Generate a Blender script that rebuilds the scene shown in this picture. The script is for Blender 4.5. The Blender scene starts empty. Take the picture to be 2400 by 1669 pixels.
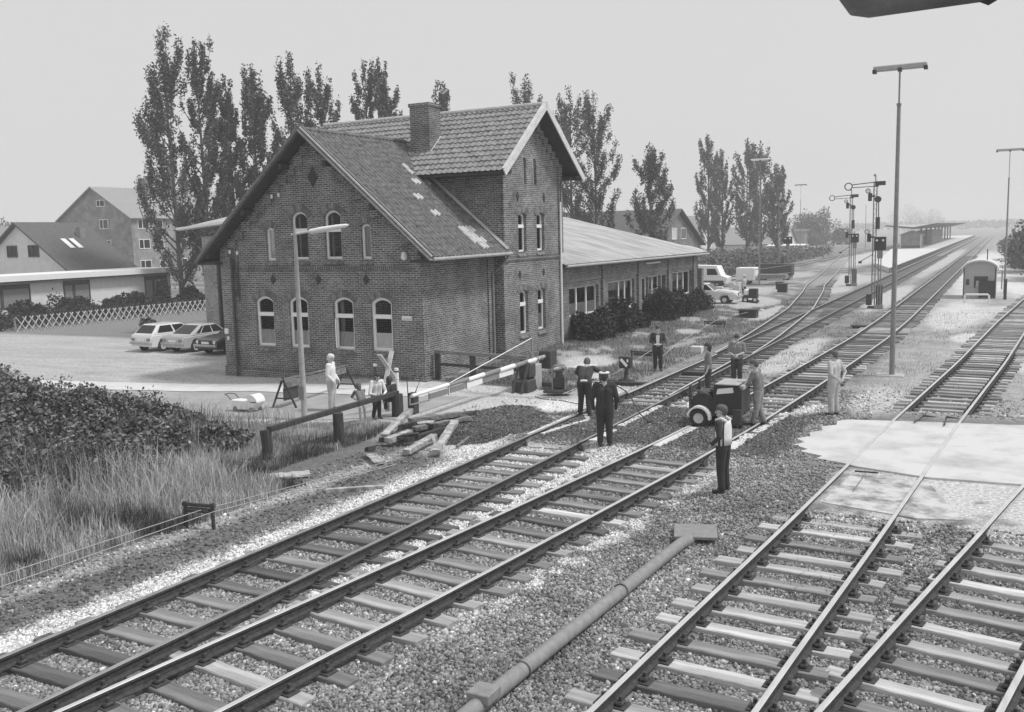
import bpy, bmesh, math, random
import numpy as np
from mathutils import Vector, Matrix, noise as mnoise

SC = bpy.context.scene
COL = SC.collection
PI = math.pi
R = math.radians
RNG = np.random.default_rng(7)
random.seed(7)

# ---------------------------------------------------------------- camera
CAM_H = 4.973
yaw, pitch, roll = R(27.52), R(7.285), R(-1.42)
fw = Vector((-math.sin(yaw) * math.cos(pitch), math.cos(yaw) * math.cos(pitch), -math.sin(pitch)))
rt = Vector((math.cos(yaw), math.sin(yaw), 0))
up = rt.cross(fw)
r2 = rt * math.cos(roll) + up * math.sin(roll)
u2 = up * math.cos(roll) - rt * math.sin(roll)
cd = bpy.data.cameras.new("camera")
cam = bpy.data.objects.new("camera", cd)
COL.objects.link(cam)
cam.matrix_world = Matrix(((r2.x, u2.x, -fw.x, 0), (r2.y, u2.y, -fw.y, 0), (r2.z, u2.z, -fw.z, CAM_H), (0, 0, 0, 1)))
cd.sensor_width = 36
cd.lens = 33.356
cd.clip_start = 0.1
cd.clip_end = 6000
SC.camera = cam

# ---------------------------------------------------------------- light
SUN_EL, SUN_AZ = R(57), R(72)      # azimuth clockwise from +Y towards +X
w = bpy.data.worlds.new("World")
SC.world = w
w.use_nodes = True
nt = w.node_tree
nt.nodes.clear()
sky = nt.nodes.new("ShaderNodeTexSky")
sky.sky_type = 'NISHITA'
sky.sun_disc = False
sky.sun_elevation = SUN_EL
sky.sun_rotation = SUN_AZ
sky.dust_density = 4.0
bw = nt.nodes.new("ShaderNodeRGBToBW")          # black-and-white film
mx = nt.nodes.new("ShaderNodeMix")
mx.data_type = 'FLOAT'
mx.inputs[0].default_value = 0.86               # an even white cloud layer over the clear sky
mx.inputs[3].default_value = 7.0
bg = nt.nodes.new("ShaderNodeBackground")
bg.inputs[1].default_value = 0.1
ow = nt.nodes.new("ShaderNodeOutputWorld")
nt.links.new(sky.outputs[0], bw.inputs[0])
nt.links.new(bw.outputs[0], mx.inputs[2])
nt.links.new(mx.outputs[0], bg.inputs[0])
nt.links.new(bg.outputs[0], ow.inputs[0])
sd = bpy.data.lights.new("sun", 'SUN')
sd.energy = 2.4
sd.angle = R(10)
sd.color = (1, 1, 1)
so = bpy.data.objects.new("sun", sd)
COL.objects.link(so)
sv = Vector((math.sin(SUN_AZ) * math.cos(SUN_EL), math.cos(SUN_AZ) * math.cos(SUN_EL), math.sin(SUN_EL)))
so.rotation_euler = sv.to_track_quat('Z', 'Y').to_euler()
so.location = sv * 60
SC.view_settings.view_transform = 'Standard'
SC.view_settings.look = 'None'
SC.view_settings.exposure = 0.12
SC.view_settings.gamma = 1.0
SC.view_settings.use_curve_mapping = False
SC.render.engine = 'CYCLES'
SC.cycles.max_bounces = 6
SC.cycles.diffuse_bounces = 3
SC.cycles.transparent_max_bounces = 8
SC.cycles.volume_bounces = 3

# ---------------------------------------------------------------- helpers
def new_obj(name, me, parent=None):
    o = bpy.data.objects.new(name, me)
    COL.objects.link(o)
    if parent is not None:
        o.parent = parent
    return o

def tag(o, label=None, cat=None, group=None, kind=None):
    if label: o['label'] = label
    if cat: o['category'] = cat
    if group: o['group'] = group
    if kind: o['kind'] = kind
    return o

def thing(name, label, cat, loc=(0, 0, 0), rz=0.0, group=None):
    o = bpy.data.objects.new(name, None)
    COL.objects.link(o)
    o.empty_display_size = 0.2
    o.location = loc
    o.rotation_euler = (0, 0, rz)
    return tag(o, label, cat, group)

def copy_tree(o, parent=None):
    c = o.copy()
    COL.objects.link(c)
    if parent is not None:
        c.parent = parent
    for ch in list(o.children):
        copy_tree(ch, c)
    return c

def fast_mesh(name, V, F):
    """V (n,3) array; F (m,k) array of one polygon size"""
    V = np.asarray(V, np.float32); F = np.asarray(F, np.int32)
    me = bpy.data.meshes.new(name)
    k = F.shape[1]
    me.vertices.add(len(V)); me.vertices.foreach_set("co", V.ravel())
    me.loops.add(F.size); me.loops.foreach_set("vertex_index", F.ravel())
    me.polygons.add(len(F))
    me.polygons.foreach_set("loop_start", np.arange(0, F.size, k, dtype=np.int32))
    me.polygons.foreach_set("loop_total", np.full(len(F), k, np.int32))
    me.update(calc_edges=True)
    return me

class MB:
    """collects shapes, builds them as one mesh object"""
    def __init__(s): s.v = []; s.f = []; s.m = []; s.mi = 0
    def add(s, V, F):
        n = len(s.v)
        s.v += [tuple(p) for p in V]
        s.f += [tuple(i + n for i in f) for f in F]
        s.m += [s.mi] * len(F)
        return s
    def box(s, a, b, rot=None, c=None, bev=0.0):
        (x0, y0, z0), (x1, y1, z1) = a, b
        if bev > 0:
            P = []
            for z, i in ((z0, 1), (z0 + bev, 0), (z1 - bev, 0), (z1, 1)):
                e = bev if i else 0
                P += [(x0 + e + bev * (1 - i), y0 + e, z), (x1 - e - bev * (1 - i), y0 + e, z), (x1 - e, y0 + e + bev * (1 - i), z), (x1 - e, y1 - e - bev * (1 - i), z),
                      (x1 - e - bev * (1 - i), y1 - e, z), (x0 + e + bev * (1 - i), y1 - e, z), (x0 + e, y1 - e - bev * (1 - i), z), (x0 + e, y0 + e + bev * (1 - i), z)]
            F = [tuple(range(7, -1, -1)), tuple(range(24, 32))]
            for k in range(3):
                for i in range(8):
                    j = (i + 1) % 8
                    F.append((k * 8 + i, k * 8 + j, k * 8 + 8 + j, k * 8 + 8 + i))
        else:
            P = [(x0, y0, z0), (x1, y0, z0), (x1, y1, z0), (x0, y1, z0), (x0, y0, z1), (x1, y0, z1), (x1, y1, z1), (x0, y1, z1)]
            F = [(3, 2, 1, 0), (4, 5, 6, 7), (0, 1, 5, 4), (1, 2, 6, 5), (2, 3, 7, 6), (3, 0, 4, 7)]
        if rot is not None:
            M = rot if isinstance(rot, Matrix) else Matrix.Rotation(rot, 3, 'Z')
            c = Vector(c if c else ((x0 + x1) / 2, (y0 + y1) / 2, (z0 + z1) / 2))
            P = [c + M @ (Vector(p) - c) for p in P]
        return s.add(P, F)
    def beam(s, a, b, wd, ht, upv=(0, 0, 1)):
        """rectangular bar from a to b"""
        a, b = Vector(a), Vector(b)
        d = (b - a).normalized(); u = Vector(upv)
        if abs(d.dot(u)) > .98: u = Vector((0, 1, 0))
        x = d.cross(u).normalized(); z = x.cross(d).normalized()
        P = [p + x * sx * wd / 2 + z * sz * ht / 2 for p in (a, b) for sx, sz in ((-1, -1), (1, -1), (1, 1), (-1, 1))]
        return s.add(P, [(0, 1, 2, 3), (7, 6, 5, 4), (0, 4, 5, 1), (1, 5, 6, 2), (2, 6, 7, 3), (3, 7, 4, 0)])
    def tube(s, pts, r, n=8, caps=True):
        pts = [Vector(p) for p in pts]
        rr = r if isinstance(r, (list, tuple)) else [r] * len(pts)
        V = []; F = []
        pu = None
        for i, p in enumerate(pts):
            d = (pts[min(i + 1, len(pts) - 1)] - pts[max(i - 1, 0)]).normalized()
            u = Vector((0, 0, 1)) if abs(d.z) < .95 else Vector((0, 1, 0))
            x = d.cross(u).normalized(); y = x.cross(d).normalized()
            for k in range(n):
                a = 2 * PI * k / n
                V.append(p + (x * math.cos(a) + y * math.sin(a)) * rr[i])
        for i in range(len(pts) - 1):
            for k in range(n):
                j = (k + 1) % n
                F.append((i * n + k, i * n + j, i * n + n + j, i * n + n + k))
        if caps:
            F.append(tuple(range(n - 1, -1, -1)))
            F.append(tuple(range((len(pts) - 1) * n, len(pts) * n)))
        return s.add(V, F)
    def lathe(s, prof, c=(0, 0, 0), axis='Z', n=20, a0=0.0, a1=2 * PI):
        """prof: (radius, along)"""
        V = []; F = []
        full = abs(a1 - a0 - 2 * PI) < 1e-6
        m = n if full else n + 1
        for rad, h in prof:
            for k in range(m):
                a = a0 + (a1 - a0) * k / n
                p = (rad * math.cos(a), rad * math.sin(a), h)
                if axis == 'X': p = (h, p[0], p[1])
                if axis == 'Y': p = (p[0], h, p[1])
                V.append((p[0] + c[0], p[1] + c[1], p[2] + c[2]))
        for i in range(len(prof) - 1):
            for k in range(n):
                j = (k + 1) % m
                F.append((i * m + k, i * m + j, i * m + m + j, i * m + m + k))
        return s.add(V, F)
    def prism(s, poly, fn, d0, d1):
        """extruded polygon; fn(u,v,d) -> point"""
        n = len(poly)
        V = [fn(u, v, d0) for u, v in poly] + [fn(u, v, d1) for u, v in poly]
        F = [tuple(range(n - 1, -1, -1)), tuple(range(n, 2 * n))] + [(i, (i + 1) % n, n + (i + 1) % n, n + i) for i in range(n)]
        return s.add(V, F)
    def build_split(s, name, mats, parent=None, smooth=False):
        """one object per connected piece"""
        par = list(range(len(s.v)))
        def root(i):
            while par[i] != i: par[i] = par[par[i]]; i = par[i]
            return i
        for f in s.f:
            for k in f[1:]: par[root(k)] = root(f[0])
        groups = {}
        for f in s.f: groups.setdefault(root(f[0]), []).append(f)
        for fs in groups.values():
            ids = sorted({k for f in fs for k in f}); mp = {k: i for i, k in enumerate(ids)}
            m = MB(); m.add([s.v[k] for k in ids], [tuple(mp[k] for k in f) for f in fs]); m.build(name, mats, parent, smooth)
    def build(s, name, mats, parent=None, smooth=False, fix=True):
        me = bpy.data.meshes.new(name)
        me.from_pydata(s.v, [], s.f)
        mats = mats if isinstance(mats, (list, tuple)) else [mats]
        for m in mats: me.materials.append(m)
        if len(mats) > 1: me.polygons.foreach_set("material_index", s.m)
        if fix:
            bm = bmesh.new(); bm.from_mesh(me)
            bmesh.ops.recalc_face_normals(bm, faces=bm.faces)
            bm.to_mesh(me); bm.free()
        if smooth:
            me.polygons.foreach_set("use_smooth", [True] * len(me.polygons))
            try: me.set_sharp_from_angle(angle=R(40))
            except Exception: pass
        me.update()
        return new_obj(name, me, parent)

# ---------------------------------------------------------------- materials (all greys: the photograph is black and white)
def mat(name, a, b=None, scale=6.0, rough=0.85, bump=0.0, bscale=None, metal=0.0, spec=0.3, stretch=None, island=0.0, coord='Object', detail=6, contrast=(0.3, 0.7)):
    m = bpy.data.materials.new(name)
    m.use_nodes = True
    t = m.node_tree; N = t.nodes; L = t.links
    p = N["Principled BSDF"]
    p.inputs["Roughness"].default_value = rough
    p.inputs["Metallic"].default_value = metal
    p.inputs["Specular IOR Level"].default_value = spec
    b = a if b is None else b
    tc = N.new("ShaderNodeTexCoord"); src = tc.outputs[coord]
    if stretch:
        mp = N.new("ShaderNodeMapping"); mp.inputs[3].default_value = stretch
        L.new(src, mp.inputs[0]); src = mp.outputs[0]
    nz = N.new("ShaderNodeTexNoise"); nz.inputs["Scale"].default_value = scale; nz.inputs["Detail"].default_value = detail
    nz.inputs["Roughness"].default_value = 0.65
    L.new(src, nz.inputs["Vector"])
    cr = N.new("ShaderNodeValToRGB")
    cr.color_ramp.elements[0].position = contrast[0]; cr.color_ramp.elements[1].position = contrast[1]
    cr.color_ramp.elements[0].color = (a, a, a, 1); cr.color_ramp.elements[1].color = (b, b, b, 1)
    L.new(nz.outputs["Fac"], cr.inputs[0])
    out = cr.outputs[0]
    if island > 0:
        ge = N.new("ShaderNodeNewGeometry")
        mr = N.new("ShaderNodeMapRange"); mr.inputs[3].default_value = 1 - island; mr.inputs[4].default_value = 1 + island
        L.new(ge.outputs["Random Per Island"], mr.inputs[0])
        mu = N.new("ShaderNodeMix"); mu.data_type = 'RGBA'; mu.blend_type = 'MULTIPLY'; mu.inputs[0].default_value = 1.0
        L.new(out, mu.inputs[6]); L.new(mr.outputs[0], mu.inputs[7]); out = mu.outputs[2]
    L.new(out, p.inputs["Base Color"])
    if bump > 0:
        n2 = N.new("ShaderNodeTexNoise"); n2.inputs["Scale"].default_value = bscale or scale * 4; n2.inputs["Detail"].default_value = 4
        L.new(src, n2.inputs["Vector"])
        bp = N.new("ShaderNodeBump"); bp.inputs["Strength"].default_value = bump; bp.inputs["Distance"].default_value = 0.03
        L.new(n2.outputs["Fac"], bp.inputs["Height"]); L.new(bp.outputs[0], p.inputs["Normal"])
    return m

def mat_brick(name, a, b, mortar, bw=0.25, bh=0.078, msz=0.014):
    """bricks on walls that run along local X or Y"""
    m = bpy.data.materials.new(name); m.use_nodes = True
    t = m.node_tree; N = t.nodes; L = t.links
    p = N["Principled BSDF"]; p.inputs["Roughness"].default_value = .9; p.inputs["Specular IOR Level"].default_value = .2
    tc = N.new("ShaderNodeTexCoord"); sx = N.new("ShaderNodeSeparateXYZ"); L.new(tc.outputs["Object"], sx.inputs[0])
    ad = N.new("ShaderNodeMath"); ad.operation = 'ADD'; L.new(sx.outputs[0], ad.inputs[0]); L.new(sx.outputs[1], ad.inputs[1])
    cb = N.new("ShaderNodeCombineXYZ"); L.new(ad.outputs[0], cb.inputs[0]); L.new(sx.outputs[2], cb.inputs[1])
    br = N.new("ShaderNodeTexBrick")
    br.inputs["Color1"].default_value = (a, a, a, 1); br.inputs["Color2"].default_value = (b, b, b, 1); br.inputs["Mortar"].default_value = (mortar,) * 3 + (1,)
    br.inputs["Scale"].default_value = 1.0; br.inputs["Brick Width"].default_value = bw; br.inputs["Row Height"].default_value = bh
    br.inputs["Mortar Size"].default_value = msz; br.inputs["Bias"].default_value = -.2; br.inputs["Mortar Smooth"].default_value = .3
    L.new(cb.outputs[0], br.inputs["Vector"])
    nz = N.new("ShaderNodeTexNoise"); nz.inputs["Scale"].default_value = .9; nz.inputs["Detail"].default_value = 8; nz.inputs["Roughness"].default_value = .7
    L.new(tc.outputs["Object"], nz.inputs["Vector"])
    mr = N.new("ShaderNodeMapRange"); mr.inputs[1].default_value = .3; mr.inputs[2].default_value = .7; mr.inputs[3].default_value = .6; mr.inputs[4].default_value = 1.4
    L.new(nz.outputs["Fac"], mr.inputs[0])
    n3 = N.new("ShaderNodeTexNoise"); n3.inputs["Scale"].default_value = 14; n3.inputs["Detail"].default_value = 3
    L.new(tc.outputs["Object"], n3.inputs["Vector"])
    m3 = N.new("ShaderNodeMapRange"); m3.inputs[1].default_value = .3; m3.inputs[2].default_value = .7; m3.inputs[3].default_value = .65; m3.inputs[4].default_value = 1.35
    L.new(n3.outputs["Fac"], m3.inputs[0])
    m4 = N.new("ShaderNodeMath"); m4.operation = 'MULTIPLY'; L.new(mr.outputs[0], m4.inputs[0]); L.new(m3.outputs[0], m4.inputs[1])
    mu = N.new("ShaderNodeMix"); mu.data_type = 'RGBA'; mu.blend_type = 'MULTIPLY'; mu.inputs[0].default_value = 1
    L.new(br.outputs["Color"], mu.inputs[6]); L.new(m4.outputs[0], mu.inputs[7]); L.new(mu.outputs[2], p.inputs["Base Color"])
    bp = N.new("ShaderNodeBump"); bp.inputs["Strength"].default_value = .5; bp.inputs["Distance"].default_value = .01; bp.invert = True
    L.new(br.outputs["Fac"], bp.inputs["Height"]); L.new(bp.outputs[0], p.inputs["Normal"])
    return m

def mat_glass(name, tone=.02, rough=.08):
    m = bpy.data.materials.new(name); m.use_nodes = True
    p = m.node_tree.nodes["Principled BSDF"]
    p.inputs["Base Color"].default_value = (tone, tone, tone, 1); p.inputs["Roughness"].default_value = rough
    p.inputs["Specular IOR Level"].default_value = .25
    return m

M = {}
M['brick'] = mat_brick('red_brick', .095, .2, .34)
M['brick_dark'] = mat_brick('dark_header_brick', .06, .11, .3, bw=.085, bh=.25)
M['brick_pale'] = mat_brick('pale_brick', .2, .3, .42)
M['white'] = mat('white_paint', .8, .86, 9, rough=.55)
M['offwhite'] = mat('weathered_white_paint', .5, .75, 5, rough=.7, bump=.2)
M['black'] = mat('black_paint', .038, .05, 8, rough=.45)
M['dark'] = mat('dark_steel', .045, .085, 12, rough=.6, bump=.2)
M['grey'] = mat('grey_steel', .2, .3, 8, rough=.6)
M['lightgrey'] = mat('light_grey_steel', .34, .46, 8, rough=.6)
M['zinc'] = mat('zinc_sheet', .3, .45, 5, rough=.5)
M['rust'] = mat('rusty_rail_steel', .035, .085, 14, rough=.8, bump=.3)
M['railtop'] = mat('worn_rail_top', .48, .68, 10, rough=.42, metal=.25, stretch=(1, .15, 1))
M['glass'] = mat_glass('dark_window_glass')
M['glass2'] = mat_glass('grey_window_glass', .09, .15)
M['lace'] = mat('lace_curtain', .45, .78, 60, rough=.9, stretch=(1, 1, .08))
M['tarwood'] = mat('tarred_timber', .035, .085, 10, rough=.9, bump=.6, stretch=(1, 1, .25))
M['oldwood'] = mat('grey_weathered_timber', .09, .3, 9, rough=.95, bump=.5, stretch=(.16, 1, 1))
M['concrete'] = mat('concrete', .36, .5, 3, rough=.9, bump=.2)
M['plaster'] = mat('white_plaster', .68, .8, 2, rough=.9)
M['fascia'] = mat('weathered_verge_board', .13, .26, 7, rough=.85, bump=.3)
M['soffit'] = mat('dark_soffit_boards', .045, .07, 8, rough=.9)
M['tile_near'] = mat('old_clay_pantiles', .07, .24, 5, rough=.9, bump=.3, detail=9, contrast=(.3, .75))
M['tile_far'] = mat('lichened_clay_tiles', .16, .34, 4, rough=.9, bump=.3, detail=9)
M['tile_dark'] = mat('dark_roof_tiles', .09, .15, 5, rough=.9)
M['tile_pale'] = mat('pale_roof_tiles', .25, .36, 5, rough=.9)
M['skin'] = mat('skin', .42, .5, 20, rough=.6)
M['tyre'] = mat('tyre_rubber', .04, .05, 20, rough=.8)
M['hub'] = mat('wheel_hub', .55, .7, 10, rough=.4)
M['bark'] = mat('grey_bark', .07, .16, 12, rough=.95, bump=.6, stretch=(1, 1, .3))
# ---------------------------------------------------------------- terrain
def ss(a, b, x):
    t = np.clip((np.asarray(x, float) - a) / (b - a), 0, 1)
    return t * t * (3 - 2 * t)

def hash2(i, j):
    h = np.sin(i * 127.1 + j * 311.7) * 43758.5453
    return h - np.floor(h)

def vnoise(x, y, s=1.0):
    x = np.asarray(x, float) * s; y = np.asarray(y, float) * s
    i = np.floor(x); j = np.floor(y); fx = x - i; fy = y - j
    fx = fx * fx * (3 - 2 * fx); fy = fy * fy * (3 - 2 * fy)
    a = hash2(i, j); b = hash2(i + 1, j); c = hash2(i, j + 1); d = hash2(i + 1, j + 1)
    return (a * (1 - fx) + b * fx) * (1 - fy) + (c * (1 - fx) + d * fx) * fy

def fbm(x, y, s=1.0):
    return .5 * vnoise(x, y, s) + .3 * vnoise(x + 7, y + 3, s * 2.3) + .2 * vnoise(x + 1, y + 9, s * 5.1)

PATH = {
 't1': ([-8, 3, 7, 11, 15, 20, 28, 40, 420], [-11.2, -10.87, -10.75, -10.62, -10.5, -10.42, -10.37, -10.37, -10.37]),
 't2': ([-8, 0, 3, 6.2, 9, 12.4, 15, 20, 24, 30, 36, 45, 55, 420], [-10.4, -9.55, -9.25, -8.92, -8.57, -8.15, -7.87, -7.33, -7.0, -6.67, -6.4, -6.05, -5.93, -5.92]),
 't3': ([-8, 3, 8.64, 10.78, 15.35, 20.5, 25.9, 37.8, 54, 70.6, 100, 140], [-4.95, -4.12, -3.7, -3.55, -3.18, -2.8, -2.41, -1.4, -.25, 1.16, 4.4, 10]),
 't4': ([-8, 3, 6, 9.62, 12.95, 16.61, 20.22, 26, 35, 50, 70], [-3.6, -2.75, -2.25, -1.56, -.93, -.21, .47, 1.75, 4.1, 8.6, 15.5]),
 't5': ([36, 40, 44.7, 52, 60.5, 77, 85, 100, 115, 138, 165, 176], [-10.37, -10.5, -10.75, -11.3, -11.98, -14.1, -15.3, -16.9, -18.6, -21.4, -24.5, -25.8]),
 't6': ([85, 120, 176, 420], [-25.8, -25.8, -25.8, -25.8]),
}
def path_pts(key, y0, y1, step=.5):
    ys = np.arange(y0, y1 + step * .5, step)
    ky, kx = PATH[key]
    xs = np.interp(ys, ky, kx)
    k = max(1, int(2.5 / step)); ker = np.hanning(2 * k + 3)[1:-1]; ker /= ker.sum()
    yy = np.arange(y0 - k * step - step, y1 + (k + 1) * step + step * .5, step)
    xx = np.convolve(np.interp(yy, ky, kx), ker, 'same')
    xs = np.interp(ys, yy, xx)
    return xs, ys
def rail_x(key, y):
    ky, kx = PATH[key]
    return np.interp(y, ky, kx)

def zg(x, y):
    x = np.asarray(x, float); y = np.asarray(y, float)
    west = ss(-13.2, -16.5, x)
    zw = -.3 + .15 * ss(23, 27, y) + .2 * ss(29, 34, y) - .15 * ss(60, 90, y)
    zw = zw + (-.4 - zw) * ss(-18.5, -28, x) * (1 - ss(32, 40, y) * ss(-32, -26, x))
    z = -.238 + (zw + .238) * west
    z = z + (fbm(x, y, .8) - .5) * .05
    cr = ss(20.0, 20.8, y) * (1 - ss(25.8, 26.6, y)) * ss(-19, -13, x) * (1 - ss(-4.3, -3.9, x))
    z = z + (-.06 - z) * cr
    dk_ = ss(-5.6, -4.4, x) * ss(16.2, 17.6, y) * (1 - ss(27.2, 28.6, y))
    z = z + (-.045 - .03 * (1 - ss(19.5, 20.5, y)) - z) * dk_
    return z

def inpoly(x, y, poly):
    x = np.asarray(x, float); y = np.asarray(y, float)
    c = np.zeros(x.shape, bool)
    n = len(poly)
    for i in range(n):
        x0, y0 = poly[i]; x1, y1 = poly[(i + 1) % n]
        if y0 == y1: continue
        m = ((y0 > y) != (y1 > y)) & (x < (x1 - x0) * (y - y0) / (y1 - y0) + x0)
        c ^= m
    return c

DARKPATCH = [(-12.5, 19.9), (-13.5, 21.3), (-13.7, 22.8), (-13.0, 24.6), (-11.9, 24.6), (-10.7, 23.0), (-10.55, 21.6), (-11.3, 20.3)]
ROADEDGE = dict(far=([-80, -60, -36, -24, -13], [15.5, 19.5, 24.4, 26.6, 27.0]), near=([-80, -60, -40, -21.5, -16.3, -13], [9.5, 12.5, 16.4, 20.4, 21.6, 21.2]))
def tone(x, y):
    """ground albedo by what lies there: gravel, soil, dust, turf, sand"""
    x = np.asarray(x, float); y = np.asarray(y, float)
    n1 = fbm(x, y, .7); n2 = fbm(x + 31, y + 17, 2.6); n3 = fbm(x + 5, y - 9, .25)
    wob = (fbm(x, y, 1.3) - .5) * .7
    t = np.full(x.shape, .25)
    t = .24 + .16 * (n3 - .5) + .2 * (n2 - .5)
    # turf and weeds west of the tracks, yard in front of the station
    west = ss(-11.6, -13.5, x + wob)
    yard = .17 + .2 * ss(.5, .75, n1) + .1 * (n2 - .5)
    t = t + (yard - t) * west
    # dark cinder walkway, light trodden strip beside it
    fr = 1 - ss(19, 21, y)
    c = rail_x('t1', y) - x + wob * .5
    cind = ss(1.1, 1.4, c) * (1 - ss(2.0, 2.35, c)) * fr
    t = t + (.1 + .1 * n2 - t) * cind
    tr = ss(2.0, 2.35, c) * (1 - ss(2.5, 2.9, c)) * fr
    t = t + (.3 + .25 * (n2 - .3) - t) * tr
    gr = ss(2.6, 3.2, c) * fr
    t = t + (.12 + .08 * n2 - t) * gr
    # pale clean gravel shoulder and the pale strip between the two left tracks
    sh = ss(.05, .2, c) * (1 - ss(.75, 1.15, c)) * fr
    t = t + (.62 - t) * sh
    a = rail_x('t1', y) + 1.5; b = rail_x('t2', y)
    mid = ss(.1, .3, x - a) * ss(.1, .3, b - x) * ss(7, 10, y + wob * 2) * (1 - ss(20.2, 21.2, y + wob))
    t = t + (.64 - t) * mid
    i1 = ((x > a - 1.5) & (x < a)) * ss(17.6, 18.8, y + wob) * (1 - ss(20, 21, y + wob))
    t = t + (.6 - t) * i1
    b4 = x - (b + 1.5)
    e2 = ss(.25, .45, b4 + wob * .4) * (1 - ss(.6, .85, b4 + wob * .4)) * ss(9, 12, y) * (1 - ss(21, 23, y))
    t = t + (.5 - t) * e2 * ss(.4, .6, n2 + .1)
    # dusty road crossing west of the tracks
    nr = np.interp(x, *ROADEDGE['near']); fa = np.interp(x, *ROADEDGE['far'])
    rd = ss(-.3, .3, y - nr + wob * .4) * ss(-.3, .5, fa - y + wob * .6) * ss(-11.0, -12.2, x)
    t = t + (.5 + .1 * (n2 - .5) - t) * rd
    # light sand around the crossing
    sand = ss(26.2, 26.8, y + wob) * (1 - ss(28.5, 31, y + wob)) * ss(-13, -11.6, x) * (1 - ss(-5.5, -4.5, x))
    t = t + (.58 - t) * sand
    s2 = ss(18.5, 19.5, y + wob) * (1 - ss(20.4, 21.2, y)) * ss(-13.2, -12, x) * (1 - ss(-11.3, -10.6, x))
    t = t + (.62 - t) * s2
    # dug-up bed between the rails of the crossing, tipped asphalt beside it
    dug = ss(20.5, 21.2, y + wob) * (1 - ss(25.6, 26.3, y + wob * .5)) * ss(-10.8, -10.4, x) * (1 - ss(-4.5, -4.1, x))
    t = t + (.095 + .05 * n2 - t) * dug
    t = np.where(inpoly(x + wob * .5, y + wob * .5, DARKPATCH), .085 + .05 * n2, t)
    # parking ground and forecourt
    pk = ss(-27.5, -29, x + wob) * ss(0, .6, y - fa) * (1 - ss(37, 39, y + wob))
    t = t + (.42 + .22 * (n2 - .5) + .14 * (n1 - .5) - t) * pk
    fc = (1 - ss(-13.5, -12.8, x)) * ss(-.2, .3, y - fa) * (1 - ss(28.0, 28.9, y)) * ss(-31, -27, x)
    t = t + (.52 + .12 * (n2 - .5) - t) * fc
    gs = ss(-30, -33, x) * ss(38, 39.5, y) * (1 - ss(60, 70, y))
    t = t + (.2 + .06 * n2 - t) * gs
    # bare light patches in the yard beside the annex and further along
    for px, py, rx, ry, v in ((-14.6, 34.6, .9, 1.7, .5), (-13.2, 31.8, .45, .9, .55), (-14.3, 47, .6, 1.2, .42), (-16, 66, 2.2, 5, .42), (-19, 78, 3, 6, .42), (-22, 104, 4, 9, .42), (-12.6, 82, 1.4, 5, .45), (-1.2, 48, .9, 2, .5), (1, 62, 3.0, 5.5, .42), (-3.2, 29.5, .8, 3, .38), (-14, 97, 3, 12, .45), (4, 95, 6, 22, .55), (-11.4, 25.3, .8, 1.3, .68), (-7.0, 27.6, 2.0, 1.6, .66), (-5.2, 27.2, .9, 1.6, .62), (-7.6, 40, .8, 6, .5), (-7.4, 75, 1.0, 14, .48), (1.5, 40, 1.4, 4, .44), (-2.4, 60, 1.4, 9, .44), (-12.8, 60, .9, 6, .45), (-2.2, 130, 2.4, 60, .5), (-7.6, 160, 1.0, 60, .45), (-19, 175, 4.5, 50, .5)):
        d = ((x - px) / rx) ** 2 + ((y - py) / ry) ** 2
        t = t + (v - t) * (1 - ss(.5, 1.5, d + wob))
    # east side: weedy gravel
    e = ss(-4.4, -3.8, x) * ss(26.5, 27.5, y)
    t = t + (.1 + .12 * (n1 - .5)) * e
    ap = ss(-1.0, -.6, x - .2 * (y - 18)) * ss(17.0, 18.2, y + wob) * (1 - ss(20.3, 20.5, y)) * ss(.3, .52, n2 + .12)
    t = t + (.56 - t) * ap
    v3 = ss(-4.6, -4.0, x) * (1 - ss(20, 20.6, y)) * ss(15.5, 18.0, y + wob * 2) * ss(-3.2, -2.6, x)
    t = t + (.55 - t) * v3 * ss(.3, .5, n2)
    bed5 = ss(-.6, -.3, x - rail_x('t5', y)) * (1 - ss(1.8, 2.1, x - rail_x('t5', y))) * ss(40, 44, y) * (1 - ss(150, 170, y))
    t = t + (.2 - t) * bed5 * .6
    far = ss(150, 400, np.hypot(x, y))
    t = t + (.3 - t) * far
    return np.clip(t, .03, .8)

xs = np.concatenate([[-3500, -1800, -900, -500, -320, -240, -190, -150, -125, -105, -90, -80, -72, -65, -59, -54, -50, -46.5, -43.5, -41, -39, -37.2, -35.6, -34.2, -33, -32, -31.2, -30.5],
                     np.arange(-30, 5.01, .17), [5.4, 6, 7, 8.5, 10.5, 13, 17, 22, 30, 45, 70, 120, 220, 420, 900, 1800, 3500]])
ys = np.concatenate([[-300, -80, -25, -8, -2, 0, 1.5], np.arange(2.6, 40, .17), np.arange(40, 125, .6), np.arange(125, 220, 4), [230, 250, 280, 320, 380, 460, 600, 900, 1500, 2500, 4500]])
XX, YY = np.meshgrid(xs, ys)
nx, ny = len(xs), len(ys)
GV = np.stack([XX.ravel(), YY.ravel(), zg(XX, YY).ravel()], 1)
ii = np.arange(nx * ny).reshape(ny, nx)
GF = np.stack([ii[:-1, :-1], ii[:-1, 1:], ii[1:, 1:], ii[1:, :-1]], -1).reshape(-1, 4)
gme = fast_mesh('ground', GV, GF)
at = gme.attributes.new('tone', 'FLOAT', 'POINT')
at.data.foreach_set('value', tone(XX, YY).ravel().astype(np.float32))
gme.polygons.foreach_set("use_smooth", [True] * len(gme.polygons))

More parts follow.
